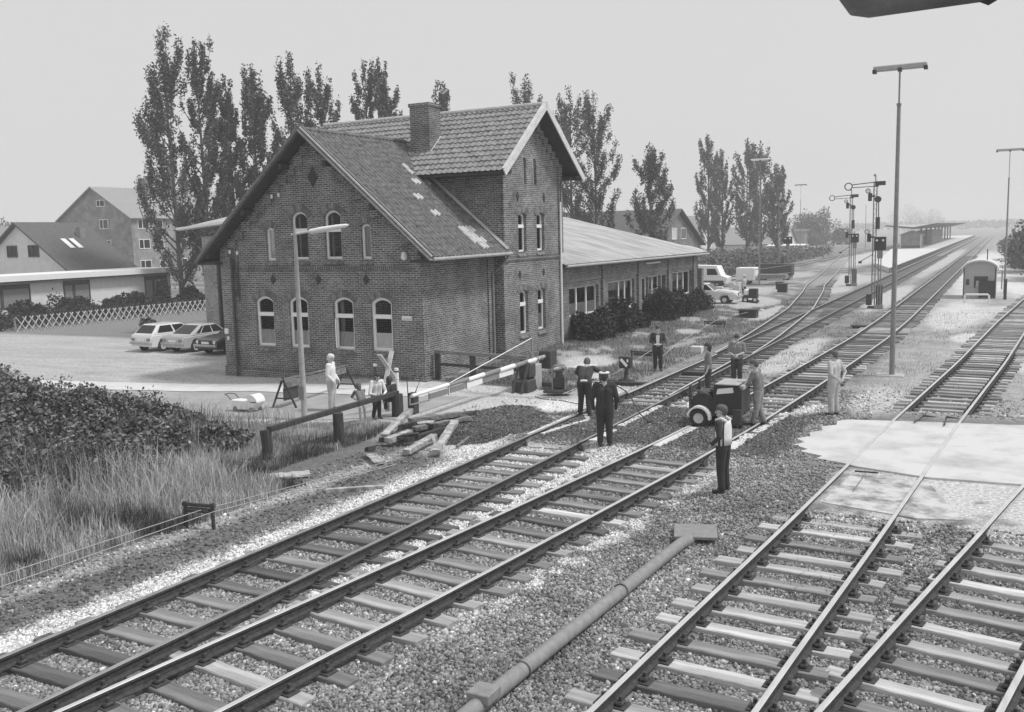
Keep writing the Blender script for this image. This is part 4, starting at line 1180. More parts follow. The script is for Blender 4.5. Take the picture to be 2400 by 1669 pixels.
def poplar(label, x, y, h, wd, seed, n=9000, leaf=.2, z0=-.3, base=.1, gap=.5, name='poplar_tree', group='row of tall poplars', spires=2, thin=.16):
    rng = np.random.default_rng(seed)
    t = thing(name, label, 'tree', (x, y, z0), 0, group)
    mb = MB(); bend = rng.normal(0, .25, 2)
    trunk = [Vector((bend[0] * f * f, bend[1] * f * f, h * f * .96)) for f in np.linspace(0, 1, 9)]
    mb.tube(trunk, [max(.03, (.019 * h) * (1 - f) ** .8 * .55) for f in np.linspace(0, 1, 9)], 7)
    C_ = []; Wt = []
    nl = 46
    for i in range(nl):
        f0 = base + (.86 - base) * (i / nl) ** 1.05 + rng.uniform(-.02, .02)
        az = rng.uniform(0, 2 * PI); p0 = trunk[min(8, int(f0 * 8))].lerp(trunk[min(8, int(f0 * 8) + 1)], f0 * 8 - int(f0 * 8))
        rmax = wd / 2 * (1.2 if .15 < f0 < .6 else 1.0) * (1 - max(0, f0 - .55) * 1.2) * rng.uniform(.6, 1.15)
        ln = h * rng.uniform(.14, .27) * (1 - .45 * f0)
        pts = []
        for s in np.linspace(0, 1, 6):
            rr = rmax * (1 - (1 - s) ** 1.8)
            q = Vector((p0.x + math.cos(az) * rr, p0.y + math.sin(az) * rr, p0.z + ln * s))
            pts.append(q)
        mb.tube(pts, [max(.012, .0045 * h * (1 - s * .85) * (1 - f0 * .6)) for s in np.linspace(0, 1, 6)], 5, caps=False)
        for s in np.linspace(.25, 1.06, 8):
            k = min(4, int(s * 5)); c = pts[k].lerp(pts[k + 1], s * 5 - k)
            if rng.random() < gap * .45: continue
            C_.append(c); Wt.append(rng.uniform(.4, 1.2) * (1.0 if s < .9 else .6))
    for s in np.linspace(.82, 1.0, 7):
        C_.append(trunk[-1] * s + Vector((rng.normal(0, .12), rng.normal(0, .12), 0))); Wt.append(.5)
    for k in range(spires):
        az = rng.uniform(0, 2 * PI); f = rng.uniform(.72, .9)
        for s in np.linspace(-.1, .07, 6): C_.append(Vector((math.cos(az) * wd * .22, math.sin(az) * wd * .22, h * (f + s)))); Wt.append(.4)
    Wt = np.array(Wt); ids = rng.choice(len(C_), n, p=Wt / Wt.sum())
    Cn = np.array([c[:] for c in C_])[ids]
    sg = max(.3, wd * .1)
    dv = rng.normal(size=(n, 3)); dv /= np.linalg.norm(dv, axis=1)[:, None]
    P = Cn + dv * rng.random((n, 1)) ** .45 * np.array([sg, sg, sg * 2.1]) * rng.uniform(.6, 1.15, (n, 1))
    P = P[(P[:, 2] > h * base * .5)]
    mb.build('trunk', M['bark'], t, smooth=True)
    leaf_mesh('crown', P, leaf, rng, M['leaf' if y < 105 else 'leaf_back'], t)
    return t

POP = [(-63.4, 60, 23.2, 4.9, 'tallest poplar at the left end of the row, beside the apartment house'), (-61.9, 62, 23.0, 3.5, 'tall poplar with rounded top, second from the left of the row'),
       (-62.0, 65.5, 20.3, 3.0, 'shorter airy poplar, third from the left of the row'), (-59.7, 66, 21.2, 3.5, 'airy poplar just left of the station gable roof'),
       (-56.4, 67, 21.7, 4.1, 'poplar standing behind the station gable apex'), (-54.7, 69.5, 21.2, 3.5, 'slim poplar right of the station gable apex'),
       (-52.5, 73, 21.9, 2.9, 'poplar left of the chimney, nearer the gable'), (-51.7, 75.5, 22.0, 3.0, 'poplar left of the chimney, nearer the chimney'),
       (-51.2, 83, 21.2, 3.2, 'poplar top showing just right of the chimney'), (-46, 92, 22.5, 4.2, 'poplar crown rising behind the cross wing ridge'),
       (-43.6, 99, 21.9, 4.5, 'broad poplar right of the cross wing gable'), (-41.4, 101, 21.2, 4.3, 'leaning poplar at the right of the cross wing gable, trunk bare below'),
       (-34.6, 100, 14.8, 3.9, 'poplar in front of the dark brick house'), (-45.1, 160, 21.6, 3.6, 'slender tall poplar of a pair beyond the brick house'),
       (-44.0, 165, 19.3, 3.4, 'lower slim poplar of a pair beyond the brick house'), (-39.3, 163, 20.3, 4.6, 'dense poplar behind the far floodlight mast'),
       (-37.6, 166, 20.3, 4.6, 'second dense poplar behind the far floodlight mast'), (-34.8, 166, 16.2, 3.6, 'last poplar of the row, behind the farthest semaphore')]
for i, (x, y, h, wd, lab) in enumerate(POP):
    near = y < 105
    poplar(lab, x, y, h, wd, 40 + i, n=(17000 if i < 4 else 12000) if near else 7000, leaf=.13 if near else .2, base=.04 if i < 2 else .1, gap=.75 if near else .45, thin=.15 if near else .19)

def bush(label, x, y, rx, ry, h, n, leaf, m='leaf_mid', seed=1, z0=None, name='bush', cat='bush', group=None, lobes=9, stems=True, flat=.2):
    rng = np.random.default_rng(seed)
    z0 = float(zg(x, y)) - .03 if z0 is None else z0
    t = thing(name, label, cat, (x, y, z0), 0, group)
    L_ = []
    for k in range(lobes):
        a = rng.uniform(0, 2 * PI); r = rng.uniform(0, .75) ** .7
        L_.append((math.cos(a) * rx * r, math.sin(a) * ry * r, h * rng.uniform(.3, .8) * (1 - .45 * r), rng.uniform(.28, .5)))
    ids = rng.integers(0, lobes, n)
    Lb = np.array(L_)[ids]
    d = rng.normal(size=(n, 3)); d /= np.linalg.norm(d, axis=1)[:, None]
    rad = rng.uniform(.35, 1.05, n) ** .6
    tw = (rng.random(n) < .06)
    rad[tw] *= rng.uniform(1.1, 1.45, tw.sum())
    P = Lb[:, :3] + d * (rad * Lb[:, 3])[:, None] * np.array([rx, ry, h * .8])
    P[:, 2] = np.abs(P[:, 2])
    if stems:
        mb = MB()
        for lx, ly, lz, _ in L_[:7]:
            mb.tube([(lx * .15, ly * .15, 0), (lx * .6, ly * .6, lz * .6), (lx * 1.1, ly * 1.1, lz * 1.25)], [.02 + .008 * h, .015, .006], 5)
        mb.build('stem', M['bark'], t)
    leaf_mesh('foliage', P, leaf, rng, M[m], t, flat=flat)
    return t
HB = [(-19.2, 16.9, 1.0, .9, 1.0, 3400, 'leafy nettle clump behind the stump fence'), (-18.2, 15.0, 1.1, 1.0, .85, 3600, 'broad leaved clump right of the hedge centre'), (-22.9, 15.0, 1.5, 1.3, 1.5, 5200, 'bramble mound in the middle of the hedge'), (-25.6, 14.6, 1.7, 1.5, 1.8, 6000, 'bramble mound below the tallest bush'), (-20.3, 16.2, 1.1, 1.0, 1.15, 4200, 'bramble mound above the broad leaved clump'), (-22.0, 12.6, 1.5, 1.2, 1.15, 5200, 'dark leafy mound at the left above the grass edge'), (-17.2, 14.2, .8, .7, .6, 2400, 'last leafy weed clump before the stump fence'), (-19.9, 13.2, 1.2, 1.0, .9, 4200, 'spreading leafy mound left of the wire guide stand'), (-18.0, 17.9, .8, .7, .6, 2200, 'low weed clump at the foot of the street lamp'), (-27.2, 15.2, 2.4, 2.0, 2.5, 9000, 'tall bramble bush at the left edge of the picture'), (-24.6, 16.2, 1.9, 1.5, 2.25, 8000, 'high bramble thicket with a shoot sticking up, near the road'),
      (-22.9, 17.3, 1.3, 1.1, 1.6, 5000, 'bramble bush halfway down the hedge beside the road kerb'), (-21.6, 18.1, 1.0, .9, 1.25, 3800, 'low leafy bush near the hedge end by the kerb'),
      (-20.5, 18.8, .75, .7, .8, 2600, 'small bush at the hedge end closest to the street lamp'), (-24.2, 13.2, 2.1, 1.7, 1.75, 8000, 'dark bramble bush behind the pale grass at the left'),
      (-21.4, 14.6, 1.5, 1.3, 1.1, 5200, 'mid height bramble clump between hedge and pale grass'), (-19.4, 14.4, .9, .8, .65, 2800, 'broad leaved weed clump above the wire guide stand'),
      (-20.3, 11.2, 1.3, 1.1, 1.0, 4600, 'dark leafy clump at the left edge above the pale grass'), (-18.3, 12.4, .9, .8, .6, 2600, 'broad leaved weeds at the foot of the pale grass'),
      (-29.5, 18.2, 2.0, 1.4, 2.0, 5200, 'bramble bush behind the tallest one, against the road')]
for i, (x, y, rx_, ry_, h, n, lab) in enumerate(HB):
    bush(lab, x, y, rx_ * 1.15, ry_ * 1.15, h * 1.12, int(n * 1.15), .07 if y < 16.5 else .06, 'leaf_mid', 100 + i, group='bramble hedge beside the road', lobes=14)
AB = [(-17.1, 40.6, .95, .9, 1.45, 4200, 'dark shrub beside the white downpipe'), (-16.8, 42.3, 1.1, 1.0, 1.5, 4800, 'dark shrub under the first annex window'), (-17.0, 44.6, .9, 1.3, 2.0, 4200, 'tall loose shrub between the first two annex windows'),
      (-16.9, 46.3, .7, .8, 1.1, 2200, 'small shrub in front of the second annex window'), (-16.9, 50.9, 1.15, 1.4, 1.95, 5200, 'big dark shrub right of the annex door'), (-16.8, 53.6, 1.0, 1.4, 1.75, 4200, 'dark shrub below the third annex window'), (-16.9, 57.4, .9, 1.7, 1.4, 3600, 'spreading shrub at the far corner of the annex')]
for i, (x, y, rx_, ry_, h, n, lab) in enumerate(AB):
    bush(lab, x, y, rx_, ry_, h, n, .075, 'leaf_dark', 150 + i, group='dark shrubs along the annex', lobes=13, name='shrub', cat='shrub')
FB = [(-64.4, 46, 1.5, 1.2, 1.5, 'shrub under the left bungalow window'), (-64.2, 49.5, 1.3, 1.5, 2.2, 'bushy shrub between two bungalow windows'), (-63.8, 53.0, 1.1, 1.2, 1.4, 'shrub right of the middle bungalow window'), (-63.6, 55.3, 1.0, 1.3, 1.8, 'dark conifer like shrub before the bungalow wall'),
      (-63.4, 57.6, .8, .8, 2.3, 'pointed shrub left of the right bungalow window'), (-63, 60.2, 1.2, 1.4, 2.0, 'dense shrub under the right bungalow window'), (-60, 40, 1.6, 1.5, 1.1, 'low shrub left of the lattice fence'), (-58.4, 64, 1.6, 1.8, 2.6, 'loose shrub at the far end of the lattice fence'), (-62, 72, 1.8, 1.8, 3.2, 'leafy bush in front of the apartment house')]
for i, (x, y, rx_, ry_, h, lab) in enumerate(FB):
    bush(lab, x, y, rx_, ry_, h, 2200, .13, 'leaf_dark', 170 + i, z0=-.45, group='front garden shrubs', name='shrub', cat='shrub', stems=True)
for i, (x, y, rx_, ry_, h, lab) in enumerate([(-27.0, 41.5, .5, .5, .9, 'low bush between the parked cars and the shed'), (-30.5, 45, 1.6, 1.2, 1.4, 'loose bush behind the dark parked car'), (-34.0, 47, 1.5, 1.4, 1.2, 'weedy bush behind the middle parked car'), (-48.5, 43.0, .5, .5, .8, 'tiny conifer at the parking edge')]):
    bush(lab, x, y, rx_, ry_, h, 2000, .09, 'leaf_mid', 190 + i, z0=-.45, name='bush')
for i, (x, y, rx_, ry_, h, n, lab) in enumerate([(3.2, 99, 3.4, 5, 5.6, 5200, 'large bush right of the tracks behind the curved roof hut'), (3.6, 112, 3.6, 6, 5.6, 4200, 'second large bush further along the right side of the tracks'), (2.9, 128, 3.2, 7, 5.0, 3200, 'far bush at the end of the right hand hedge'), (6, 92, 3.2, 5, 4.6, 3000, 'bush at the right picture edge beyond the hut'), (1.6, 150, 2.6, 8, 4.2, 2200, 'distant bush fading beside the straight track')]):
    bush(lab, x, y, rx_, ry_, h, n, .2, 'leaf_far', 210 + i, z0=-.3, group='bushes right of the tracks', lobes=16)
for i, (x, y, rx_, ry_, h, n, lab) in enumerate([(-55, 300, 5.5, 5, 10.4, 2600, 'dark conical tree beside the far thin mast'), (-49.8, 300, 5, 5, 11.4, 2600, 'taller round tree right of the conical one'), (-50, 292, 5, 4, 4.6, 1800, 'round clipped bush below the two far trees'), (-44, 300, 4.5, 4, 5.6, 1500, 'low tree right of the round bush'), (-76, 880, 16, 14, 24, 2600, 'faint hazy tree behind the platform canopy'), (-60, 900, 14, 14, 21, 2200, 'second faint hazy tree behind the platform canopy')]):
    bush(lab, x, y, rx_, ry_, h, n, .38, 'leaf_far', 230 + i, z0=-.3, name='tree', cat='tree', lobes=18)
for i, (x, y, h) in enumerate([(-216, 150, 12.5), (-207, 150, 12.2), (-196, 152, 12.8)]):
    bush(['treetop at the far left edge behind the roofs', 'low treetop between roof and apartment house', 'treetop touching the apartment house gable'][i], x, y, 5, 5, h, 1500, .4, 'leaf_far', 250 + i, z0=-.3, name='tree', cat='tree', lobes=14)

def leaf_mass(name, label, xy, hfun, n, leaf, m, seed, cat):
    rng = np.random.default_rng(seed)
    x, y = xy(rng, n); h = hfun(x, y)
    z = zg(x, y) + h * rng.random(len(x)) ** .7
    o = leaf_mesh(name, np.stack([x, y, z], 1), leaf, rng, M[m], None, flat=.3)
    return tag(o, label, cat, None, 'stuff')
def bank_xy(rng, n):
    y = rng.uniform(88, 190, n); r = np.interp(y, [88, 120, 190], [-25, -27.5, -29]); x = r - rng.random(n) ** 1.4 * np.interp(y, [88, 190], [14, 34]); k = ~((x < -35.5) & (y > 100) & (y < 127)); return x[k], y[k]
M['leaf_weed'] = mat('weed_leaves', .1, .2, .25, rough=.9, island=.5)
leaf_mass('weedy_bank', 'weedy overgrown bank behind the parked van and signals', bank_xy, lambda x, y: .5 + 2.6 * fbm(x, y, .18) ** 1.5, 26000, .2, 'leaf_weed', 5, 'undergrowth')
def gard_xy(rng, n): return rng.uniform(-64.5, -56.4, n), rng.uniform(37, 64, n)
leaf_mass('garden_plants', 'dense low garden plants behind the lattice fence', gard_xy, lambda x, y: .25 + 1.3 * fbm(x, y, .5) ** 1.4, 15000, .11, 'leaf_dark', 8, 'plants')
def far_xy(rng, n):
    x = rng.uniform(-800, 500, n); y = 950 + rng.uniform(0, 350, n); return x, y
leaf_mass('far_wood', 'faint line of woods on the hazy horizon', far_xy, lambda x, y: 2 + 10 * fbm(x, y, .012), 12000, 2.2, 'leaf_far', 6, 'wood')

# ---- grasses
def blades(name, label, xy, hfun, tfun, n, wd, seed, lean=.35):
    rng = np.random.default_rng(seed)
    x, y = xy(rng, n); n = len(x); z = zg(x, y)
    h = hfun(x, y) * rng.uniform(.45, 1.25, n)
    az = rng.uniform(0, 2 * PI, n); ln = np.abs(rng.normal(0, lean, n)) * h
    dx, dy = np.cos(az) * ln, np.sin(az) * ln
    wa = rng.uniform(0, 2 * PI, n); wx, wy = np.cos(wa) * wd / 2, np.sin(wa) * wd / 2
    P0 = np.stack([x, y, z - .02], 1); P1 = np.stack([x + dx * .35, y + dy * .35, z + h * .6], 1); P2 = np.stack([x + dx, y + dy, z + h * rng.uniform(.85, 1, n)], 1)
    W_ = np.stack([wx, wy, 0 * wx], 1)
    V = np.stack([P0 - W_, P0 + W_, P1 + W_ * .8, P1 - W_ * .8, P2 + W_ * .25, P2 - W_ * .25], 1).reshape(-1, 3)
    i = np.arange(n)[:, None] * 6
    F = np.concatenate([i + np.array([[0, 1, 2, 3]]), i + np.array([[3, 2, 4, 5]])])
    me = fast_mesh(name, V, F)
    a = me.attributes.new('tone', 'FLOAT', 'POINT')
    t = np.clip(tfun(x, y) * rng.uniform(.55, 1.5, n), .03, .75)
    a.data.foreach_set('value', np.repeat(t, 6).astype(np.float32))
    me.materials.append(M['blade'])
    return tag(new_obj(name, me), label, 'grass', None, 'stuff')
M['blade'] = mat_attr('grass_blade', scales=(), bump=0, rough=.8)
def tall_xy(rng, n):
    y = rng.uniform(6.5, 21.5, n); x = rng.uniform(-27, -12.9, n)
    c = rail_x('t1', y) - x; nr_ = np.interp(x, *ROADEDGE['near'])
    inside = ss(3.9, 5.6, c + 1.4 * (fbm(x, y, .4) - .5)) * ss(9.5, 12.0, y)
    k = (rng.random(n) > .8 * inside) & (c > 2.7 + .5 * (fbm(x, y, .8) - .5)) & (y < nr_ - .35) & ~((x > -14.6) & (y > 18.0)) & ~((c < 4.2) & (y > 15.5))
    return x[k], y[k]
def straw(x, y):
    p = fbm(x + 3, y + 8, .55)
    c = rail_x('t1', y) - x
    s = ss(.42, .58, p) * np.clip(1.4 - (c - 3) / 7, .15, 1)
    return .085 + .36 * s
def tall_h(x, y):
    c = rail_x('t1', y) - x
    return (.28 + .62 * ss(3.0, 4.6, c) * (1 - .35 * ss(13, 16, y))) * (1 - .72 * ss(-18.5, -17.0, x) * ss(14.6, 16.2, y)) * (.6 + .8 * fbm(x, y, .9))
blades('tall_grass', 'tall pale and green grass growing between the hedge and the signal wires', tall_xy, tall_h, straw, 150000, .012, 21)
def yard_xy(rng, n):
    y = 28 + 42 * rng.random(n) ** 1.4; x = rng.uniform(-18.0, -11.3, n)
    k = (tone(x, y) < .3) & ((x > -17.6) | (y < 28.2)); return x[k], y[k]
blades('yard_weeds', 'short weeds in the yard before the annex', yard_xy, lambda x, y: .07 + .12 * fbm(x, y, .6), lambda x, y: .1 + .12 * fbm(x, y, 1.1), 42000, .014, 22, .6)
def east_xy(rng, n):
    y = 13 + 50 * rng.random(n) ** 1.5; x = rng.uniform(-5, 8, n); x = np.where(rng.random(n) < .3, rng.uniform(-8.6, -6.2, n), x)
    k = (fbm(x, y, .8) > .52) & ~inpoly(x, y, DECK) & ~((y > 17) & (y < 26.5) & (x > -3.3)) & ~((x < -5) & (y < 28)) ; return x[k], y[k]
blades('track_weeds', 'scattered weeds among the gravel on the right', east_xy, lambda x, y: .05 + .1 * fbm(x, y, .9), lambda x, y: .1 + .2 * fbm(x, y, 1.1), 36000, .014, 23, .7)
# ---------------------------------------------------------------- railway and street objects
def gz(x, y): return float(zg(x, y))
# street lamp at the left
t = thing('street_lamp', 'slim street lamp with one long white arm in front of the station gable', 'street lamp', (-18.28, 21.69, gz(-18.28, 21.69)))
b = MB(); b.tube([(0, 0, -.2), (0, 0, 2.6), (0, 0, 5.62)], [.095, .075, .052], 12); b.build('pole', M['lightgrey'], t, smooth=True)
b = MB(); b.tube([(-.12, -.02, 5.42), (.5, .1, 5.5)], .035, 8); b.build('arm', M['offwhite'], t, smooth=True)
b = MB(); dv = Vector((1.0, .2, .13)).normalized(); p0 = Vector((.45, .09, 5.49))
b.tube([p0, p0 + dv * .04, p0 + dv * .35, p0 + dv * .9, p0 + dv * 1.2, p0 + dv * 1.27], [.03, .07, .082, .07, .045, .01], 12); b.build('lamp_housing', M['white'], t, smooth=True)
b = MB(); b.box((-.1, -.11, .6), (.1, -.085, 1.0)); b.build('access_door', M['grey'], t)

def floodmast(label, x, y, h, r=.092, coll=.88, lw=1.68, foot=True, fm='lightgrey', sc=1.0):
    z0 = gz(x, y); t = thing('floodlight_mast', label, 'light mast', (x, y, z0), 0, 'yard light masts')
    b = MB(); b.tube([(0, 0, 0), (0, 0, h * coll)], [r, r * .66], 12); b.tube([(0, 0, h * coll), (0, 0, h * coll + .08)], r * .85, 12); b.tube([(0, 0, h * coll + .08), (0, 0, h - .1)], r * .32, 8); b.build('mast', M['grey'], t, smooth=True)
    b = MB(); b.box((-lw / 2, -.1 * sc, h - .08 * sc), (lw / 2, .1 * sc, h + .1 * sc), bev=.03 * sc); b.build('lamp_housing', M[fm], t)
    b = MB()
    for s in (-1, 0, 1): b.box((s * lw / 2 * .95 - .06, -.13 * sc, h - .13 * sc), (s * lw / 2 * .95 + .06, .13 * sc, h - .02))
    b.build('lamp_clamp', M['dark'], t)
    if foot:
        b = MB(); b.box((-.55, -.3, -.15), (.4, .35, .05), bev=.03); b.build('foot', M['concrete'], t)
    return t
floodmast('tall floodlight mast standing between the straight track and the curving siding', -3.38, 35.14, 10.45)
floodmast('floodlight mast with white lamp bar in front of the dense poplars', -19.6, 86.1, 11.1, .07, .8, 1.7, False, 'white')
floodmast('thin hazy light mast left of the round shrubs', -30.8, 165, 12.4, .06, .8, 1.9, False, 'grey')
floodmast('light mast behind the hut, cut by the right picture edge', 0, 80.1, 10.5, .075, .8, 1.8, False)
for x, y, h in ((-26.5, 162, 8.5), (-28.5, 230, 10.0)):
    t = thing('pole', ['thin bare pole right of the hazy light mast', 'thin bare pole before the round shrubs'][x < -27], 'pole', (x, y, gz(x, y))); b = MB(); b.tube([(0, 0, 0), (0, 0, h)], [.09, .05], 6); b.build('shaft', M['grey'], t)

def semaphore(label, x, y, s=1.0):
    t = thing('semaphore_signal', label, 'signal', (x, y, gz(x, y)), 0, 'semaphore signals'); t.scale = (s, s, s)
    b = MB()
    for sx in (-.09, .09): b.box((sx - .03, -.05, .2), (sx + .03, .05, 7.95))
    for k in range(26):
        z = .3 + k * .29; b.beam((-.08, 0, z), (.08, 0, z + .28), .02, .02) if k % 2 else b.beam((.08, 0, z), (-.08, 0, z + .28), .02, .02)
    b.tube([(0, 0, 7.9), (0, 0, 8.3)], .035, 6); b.lathe([(0, 8.42), (.07, 8.4), (.09, 8.3), (0, 8.26)], (-.05, 0, 0), n=10)
    b.build('mast', M['grey'], t)
    b = MB(); zt = 7.82
    b.beam((-1.38, -.12, zt - .02), (.12, -.12, zt + .1), .03, .055); b.beam((-1.38, -.12, zt - .2), (.12, -.12, zt - .16), .03, .045)
    b.box((-.02, -.14, zt - .2), (.2, -.1, zt + .14)); arm = b.build('arm', M['black'], t)
    b = MB(); V = []; n = 24
    for k in range(n):
        a = 2 * PI * k / n; c, s_ = math.cos(a), math.sin(a)
        V += [(-1.6 + .25 * c, -.14, zt - .12 + .25 * s_), (-1.6 + .19 * c, -.14, zt - .12 + .19 * s_), (-1.6 + .25 * c, -.1, zt - .12 + .25 * s_), (-1.6 + .19 * c, -.1, zt - .12 + .19 * s_)]
    F = []
    for k in range(n):
        a, c = 4 * k, 4 * ((k + 1) % n); F += [(a, a + 1, c + 1, c), (a + 2, c + 2, c + 3, a + 3), (a, c, c + 2, a + 2), (a + 1, a + 3, c + 3, c + 1)]
    b.add(V, F); b.build('arm_ring', M['black'], arm)
    b = MB(); b.box((.14, -.15, zt - .12), (.6, -.1, zt + .14)); b.build('arm_tail', M['dark'], arm)
    for zz in (7.3, 4.75):
        b = MB(); b.box((-.42, -.16, zz - .55), (-.2, .05, zz - .15), bev=.02); b.box((-.2, -.06, zz - .3), (0, .06, zz - .2)); b.lathe([(0, -.18), (.1, -.17), (.13, -.1), (.13, .05), (0, .06)], (-.3, 0, zz - .15), axis='Y', n=12)
        lb = b.build('lamp', M['dark'], t)
        b = MB(); b.lathe([(.0, -.2), (.115, -.19), (.115, -.15), (0, -.15)], (-.42, 0, zz + .08), axis='Y', n=14); b.build('spectacle', M['white'], lb)
        b = MB(); b.lathe([(.155, -.19), (.155, -.14), (.11, -.14), (.11, -.19), (.155, -.19)], (-.42, 0, zz + .08), axis='Y', n=14); b.build('spectacle_rim', M['black'], lb)
    b = MB(); b.lathe([(0, -.16), (.2, -.15), (.2, .1), (0, .1)], (.16, 0, 6.85), axis='Y', n=12); b.box((.05, -.1, 5.0), (.3, .1, 5.75), bev=.03); b.tube([(.22, 0, 5.7), (.2, 0, 6.8)], .03, 6); b.build('drive', M['dark'], t)
    b = MB(); b.box((-.3, -.3, -.3), (.3, .3, .14)); b.box((-.42, -.15, .2), (-.1, .2, .9), bev=.05); b.box((.18, -.15, .1), (.55, .2, 1.5), bev=.05); b.build('base_gear', M['dark'], t)
    b = MB(); b.beam((-.1, -.1, 3.4), (-.75, -.2, 3.0), .04, .04); b.box((-.9, -.24, 2.86), (-.7, -.14, 3.0)); b.beam((.1, 0, 3.2), (.1, 0, 4.1), .03, .03); b.build('bracket', M['dark'], t)
    return t
semaphore('largest semaphore with ringed arm, standing between the two straight tracks', -7.4, 64.05)
semaphore('middle semaphore with ringed arm, beside the curved branch track', -12.15, 88.2)
semaphore('farthest semaphore with ringed arm, before the last poplars', -24.6, 118.7, 1.07)

def lightbox(label, x, y, zt, wd, ht, ptop=None):
    z0 = gz(x, y); t = thing('light_signal', label, 'signal', (x, y, z0), 0, 'light signals with two white lamps'); H_ = zt - z0
    b = MB(); b.box((-wd / 2, -.12, H_ - ht), (wd / 2, .12, H_), bev=.02); b.build('signal_box', M['black'], t)
    for sx in (-.26, .26):
        b = MB(); b.lathe([(0, -.13), (wd * .1, -.128), (wd * .1, -.12)], (sx * wd, 0, H_ - ht * .26), axis='Y', n=14); b.build('lamp_disc', M['white'], t)
    b = MB(); b.box((-.16, -.08, H_ - ht - .5), (.16, .08, H_ - ht)); b.tube([(-.07, 0, -.1), (-.07, 0, H_ - ht)], .035, 6); b.tube([(.07, 0, -.1), (.07, 0, H_ - ht)], .035, 6)
    for k in range(5): b.beam((-.07, 0, .3 + k * .5), (.07, 0, .6 + k * .5), .02, .02)
    b.box((-.25, -.2, -.1), (.25, .2, .25)); b.build('post', M['grey'], t)
lightbox('black light signal box with two white lamps beside the largest semaphore', -7.0, 63.6, 4.28, .7, .84)
lightbox('black light signal box with two white lamps beside the middle semaphore', -11.75, 87.8, 4.33, .66, .76)
lightbox('black light signal box with two white lamps on a stalk right of the farthest semaphore', -19.6, 98.5, 4.1, .86, .72)

# ---- curved roof hut with black shield and white rail frame
t = thing('trackside_hut', 'small hut with pale arched roof and black door shield right of the tracks', 'hut', (-1.54, 73.4, gz(-1.5, 73.4)))
b = MB(); n = 14
arc = [(1.02 * math.cos(PI - PI * i / n), 2.02 + .55 * math.sin(PI * i / n)) for i in range(n + 1)]
b.prism([(-1.02, -.2), (1.02, -.2)] + arc[::-1], lambda u, v, d: (u, d, v), 0, 3.6); b.build('wall', M['lightgrey'], t)
b = MB(); o1 = [(1.16 * math.cos(PI - PI * i / n), 2.0 + .68 * math.sin(PI * i / n)) for i in range(n + 1)]; o2 = [(1.1 * math.cos(PI - PI * i / n), 1.96 + .62 * math.sin(PI * i / n)) for i in range(n + 1)]
b.prism(o1 + o2[::-1], lambda u, v, d: (u, d, v), -.2, 3.9); b.build('roof', M['paving'], t)
b = MB(); b.box((-.36, -.03, 1.0), (.5, .02, 1.55)); b.build('window', M['dark'], t)
b = MB(); b.box((-.36, -.02, .75), (-.26, .02, 1.5)); b.build('door_frame', M['dark'], t)
b = MB(); b.box((-.05, -.3, .1), (.98, -.22, 1.25), bev=.01); b.build('door_shield', M['black'], t)
b = MB(); b.box((-.22, -.2, .85), (.06, -.12, 1.25)); b.build('notice_board', M['lightgrey'], t)
b = MB(); b.box((-.86, -.05, .95), (-.66, .02, 1.35)); b.build('switch_box', M['dark'], t)
b = MB(); b.box((-1.04, -.03, -.1), (-.97, .02, 2.05)); b.box((.93, -.03, 1.2), (1.0, .02, 2.05)); b.build('corner_post', M['dark'], t)
b = MB(); b.tube([(.4, 1.2, 2.5), (.4, 1.2, 3.4)], .035, 6); b.build('stove_pipe', M['dark'], t)
t = thing('pipe_barrier', 'low white pipe frame standing before the arched hut', 'barrier frame', (-1.6, 69.5, gz(-1.6, 69.5)))
b = MB(); b.tube([(-.72, 0, -.1), (-.72, 0, .5), (-.66, 0, .56), (.66, 0, .56), (.72, 0, .5), (.72, 0, -.1)], .06, 8); b.build('frame', M['white'], t)
t = thing('post', 'dark stubby post right of the arched hut', 'post', (.05, 72.5, gz(0, 72.5))); b = MB(); b.box((-.1, -.1, 0), (.1, .1, 1.4), bev=.02); b.build('shaft', M['dark'], t)
t = thing('pipe_fence', 'thin light pipe fence behind the arched hut', 'fence', (0, 84, gz(0, 84))); b = MB(); b.tube([(-3, 0, 1.45), (9, 0, 1.6)], .05, 6)
b.build('top_rail', M['lightgrey'], t)
for k in range(5):
    b = MB(); b.tube([(-2.8 + k * 2.6, 0, 0), (-2.8 + k * 2.6, 0, 1.5)], .05, 6); b.build('post', M['grey'], t)

# ---- platform with canopy and booth
b = MB(); b.prism([(-11.2, 112), (-11.2, 420), (-20.5, 420), (-20.5, 250), (-20.5, 205), (-14.6, 128)], lambda u, v, d: (u, v, d), -.4, .28); tag(b.build('platform', M['paving']), 'pale island platform in the distance', None, None, 'structure')
b = MB(); b.prism([(-11.35, 112.2), (-11.18, 112.2), (-11.18, 420), (-11.35, 420)], lambda u, v, d: (u, v, d), -.42, .3); tag(b.build('platform_edge', M['dark']), 'dark edge of the distant platform', None, None, 'structure')
t = thing('platform_canopy', 'dark butterfly canopy on posts over the distant platform', 'canopy', (-16.5, 205, .28))
b = MB(); b.prism([(-5.2, 4.5), (0, 3.85), (4.4, 4.75), (4.4, 4.9), (0, 4.15), (-5.2, 4.7)], lambda u, v, d: (u, d, v), 0, 150); b.build('roof', M['dark'], t)
b = MB(); b.prism([(-5.1, 4.72), (0, 4.17), (4.3, 4.91), (4.3, 4.93), (0, 4.2), (-5.1, 4.75)], lambda u, v, d: (u, d, v), .3, 149); b.build('roof_felt', M['lightgrey'], t)
for k in range(9):
    b = MB(); b.box((-.18, 20 + k * 15, 0), (.18, 20.4 + k * 15, 3.95)); b.build('post', M['dark'], t)
t = thing('platform_booth', 'small pale gabled booth with white corners at the canopy end', 'booth', (-17.3, 210, .28))
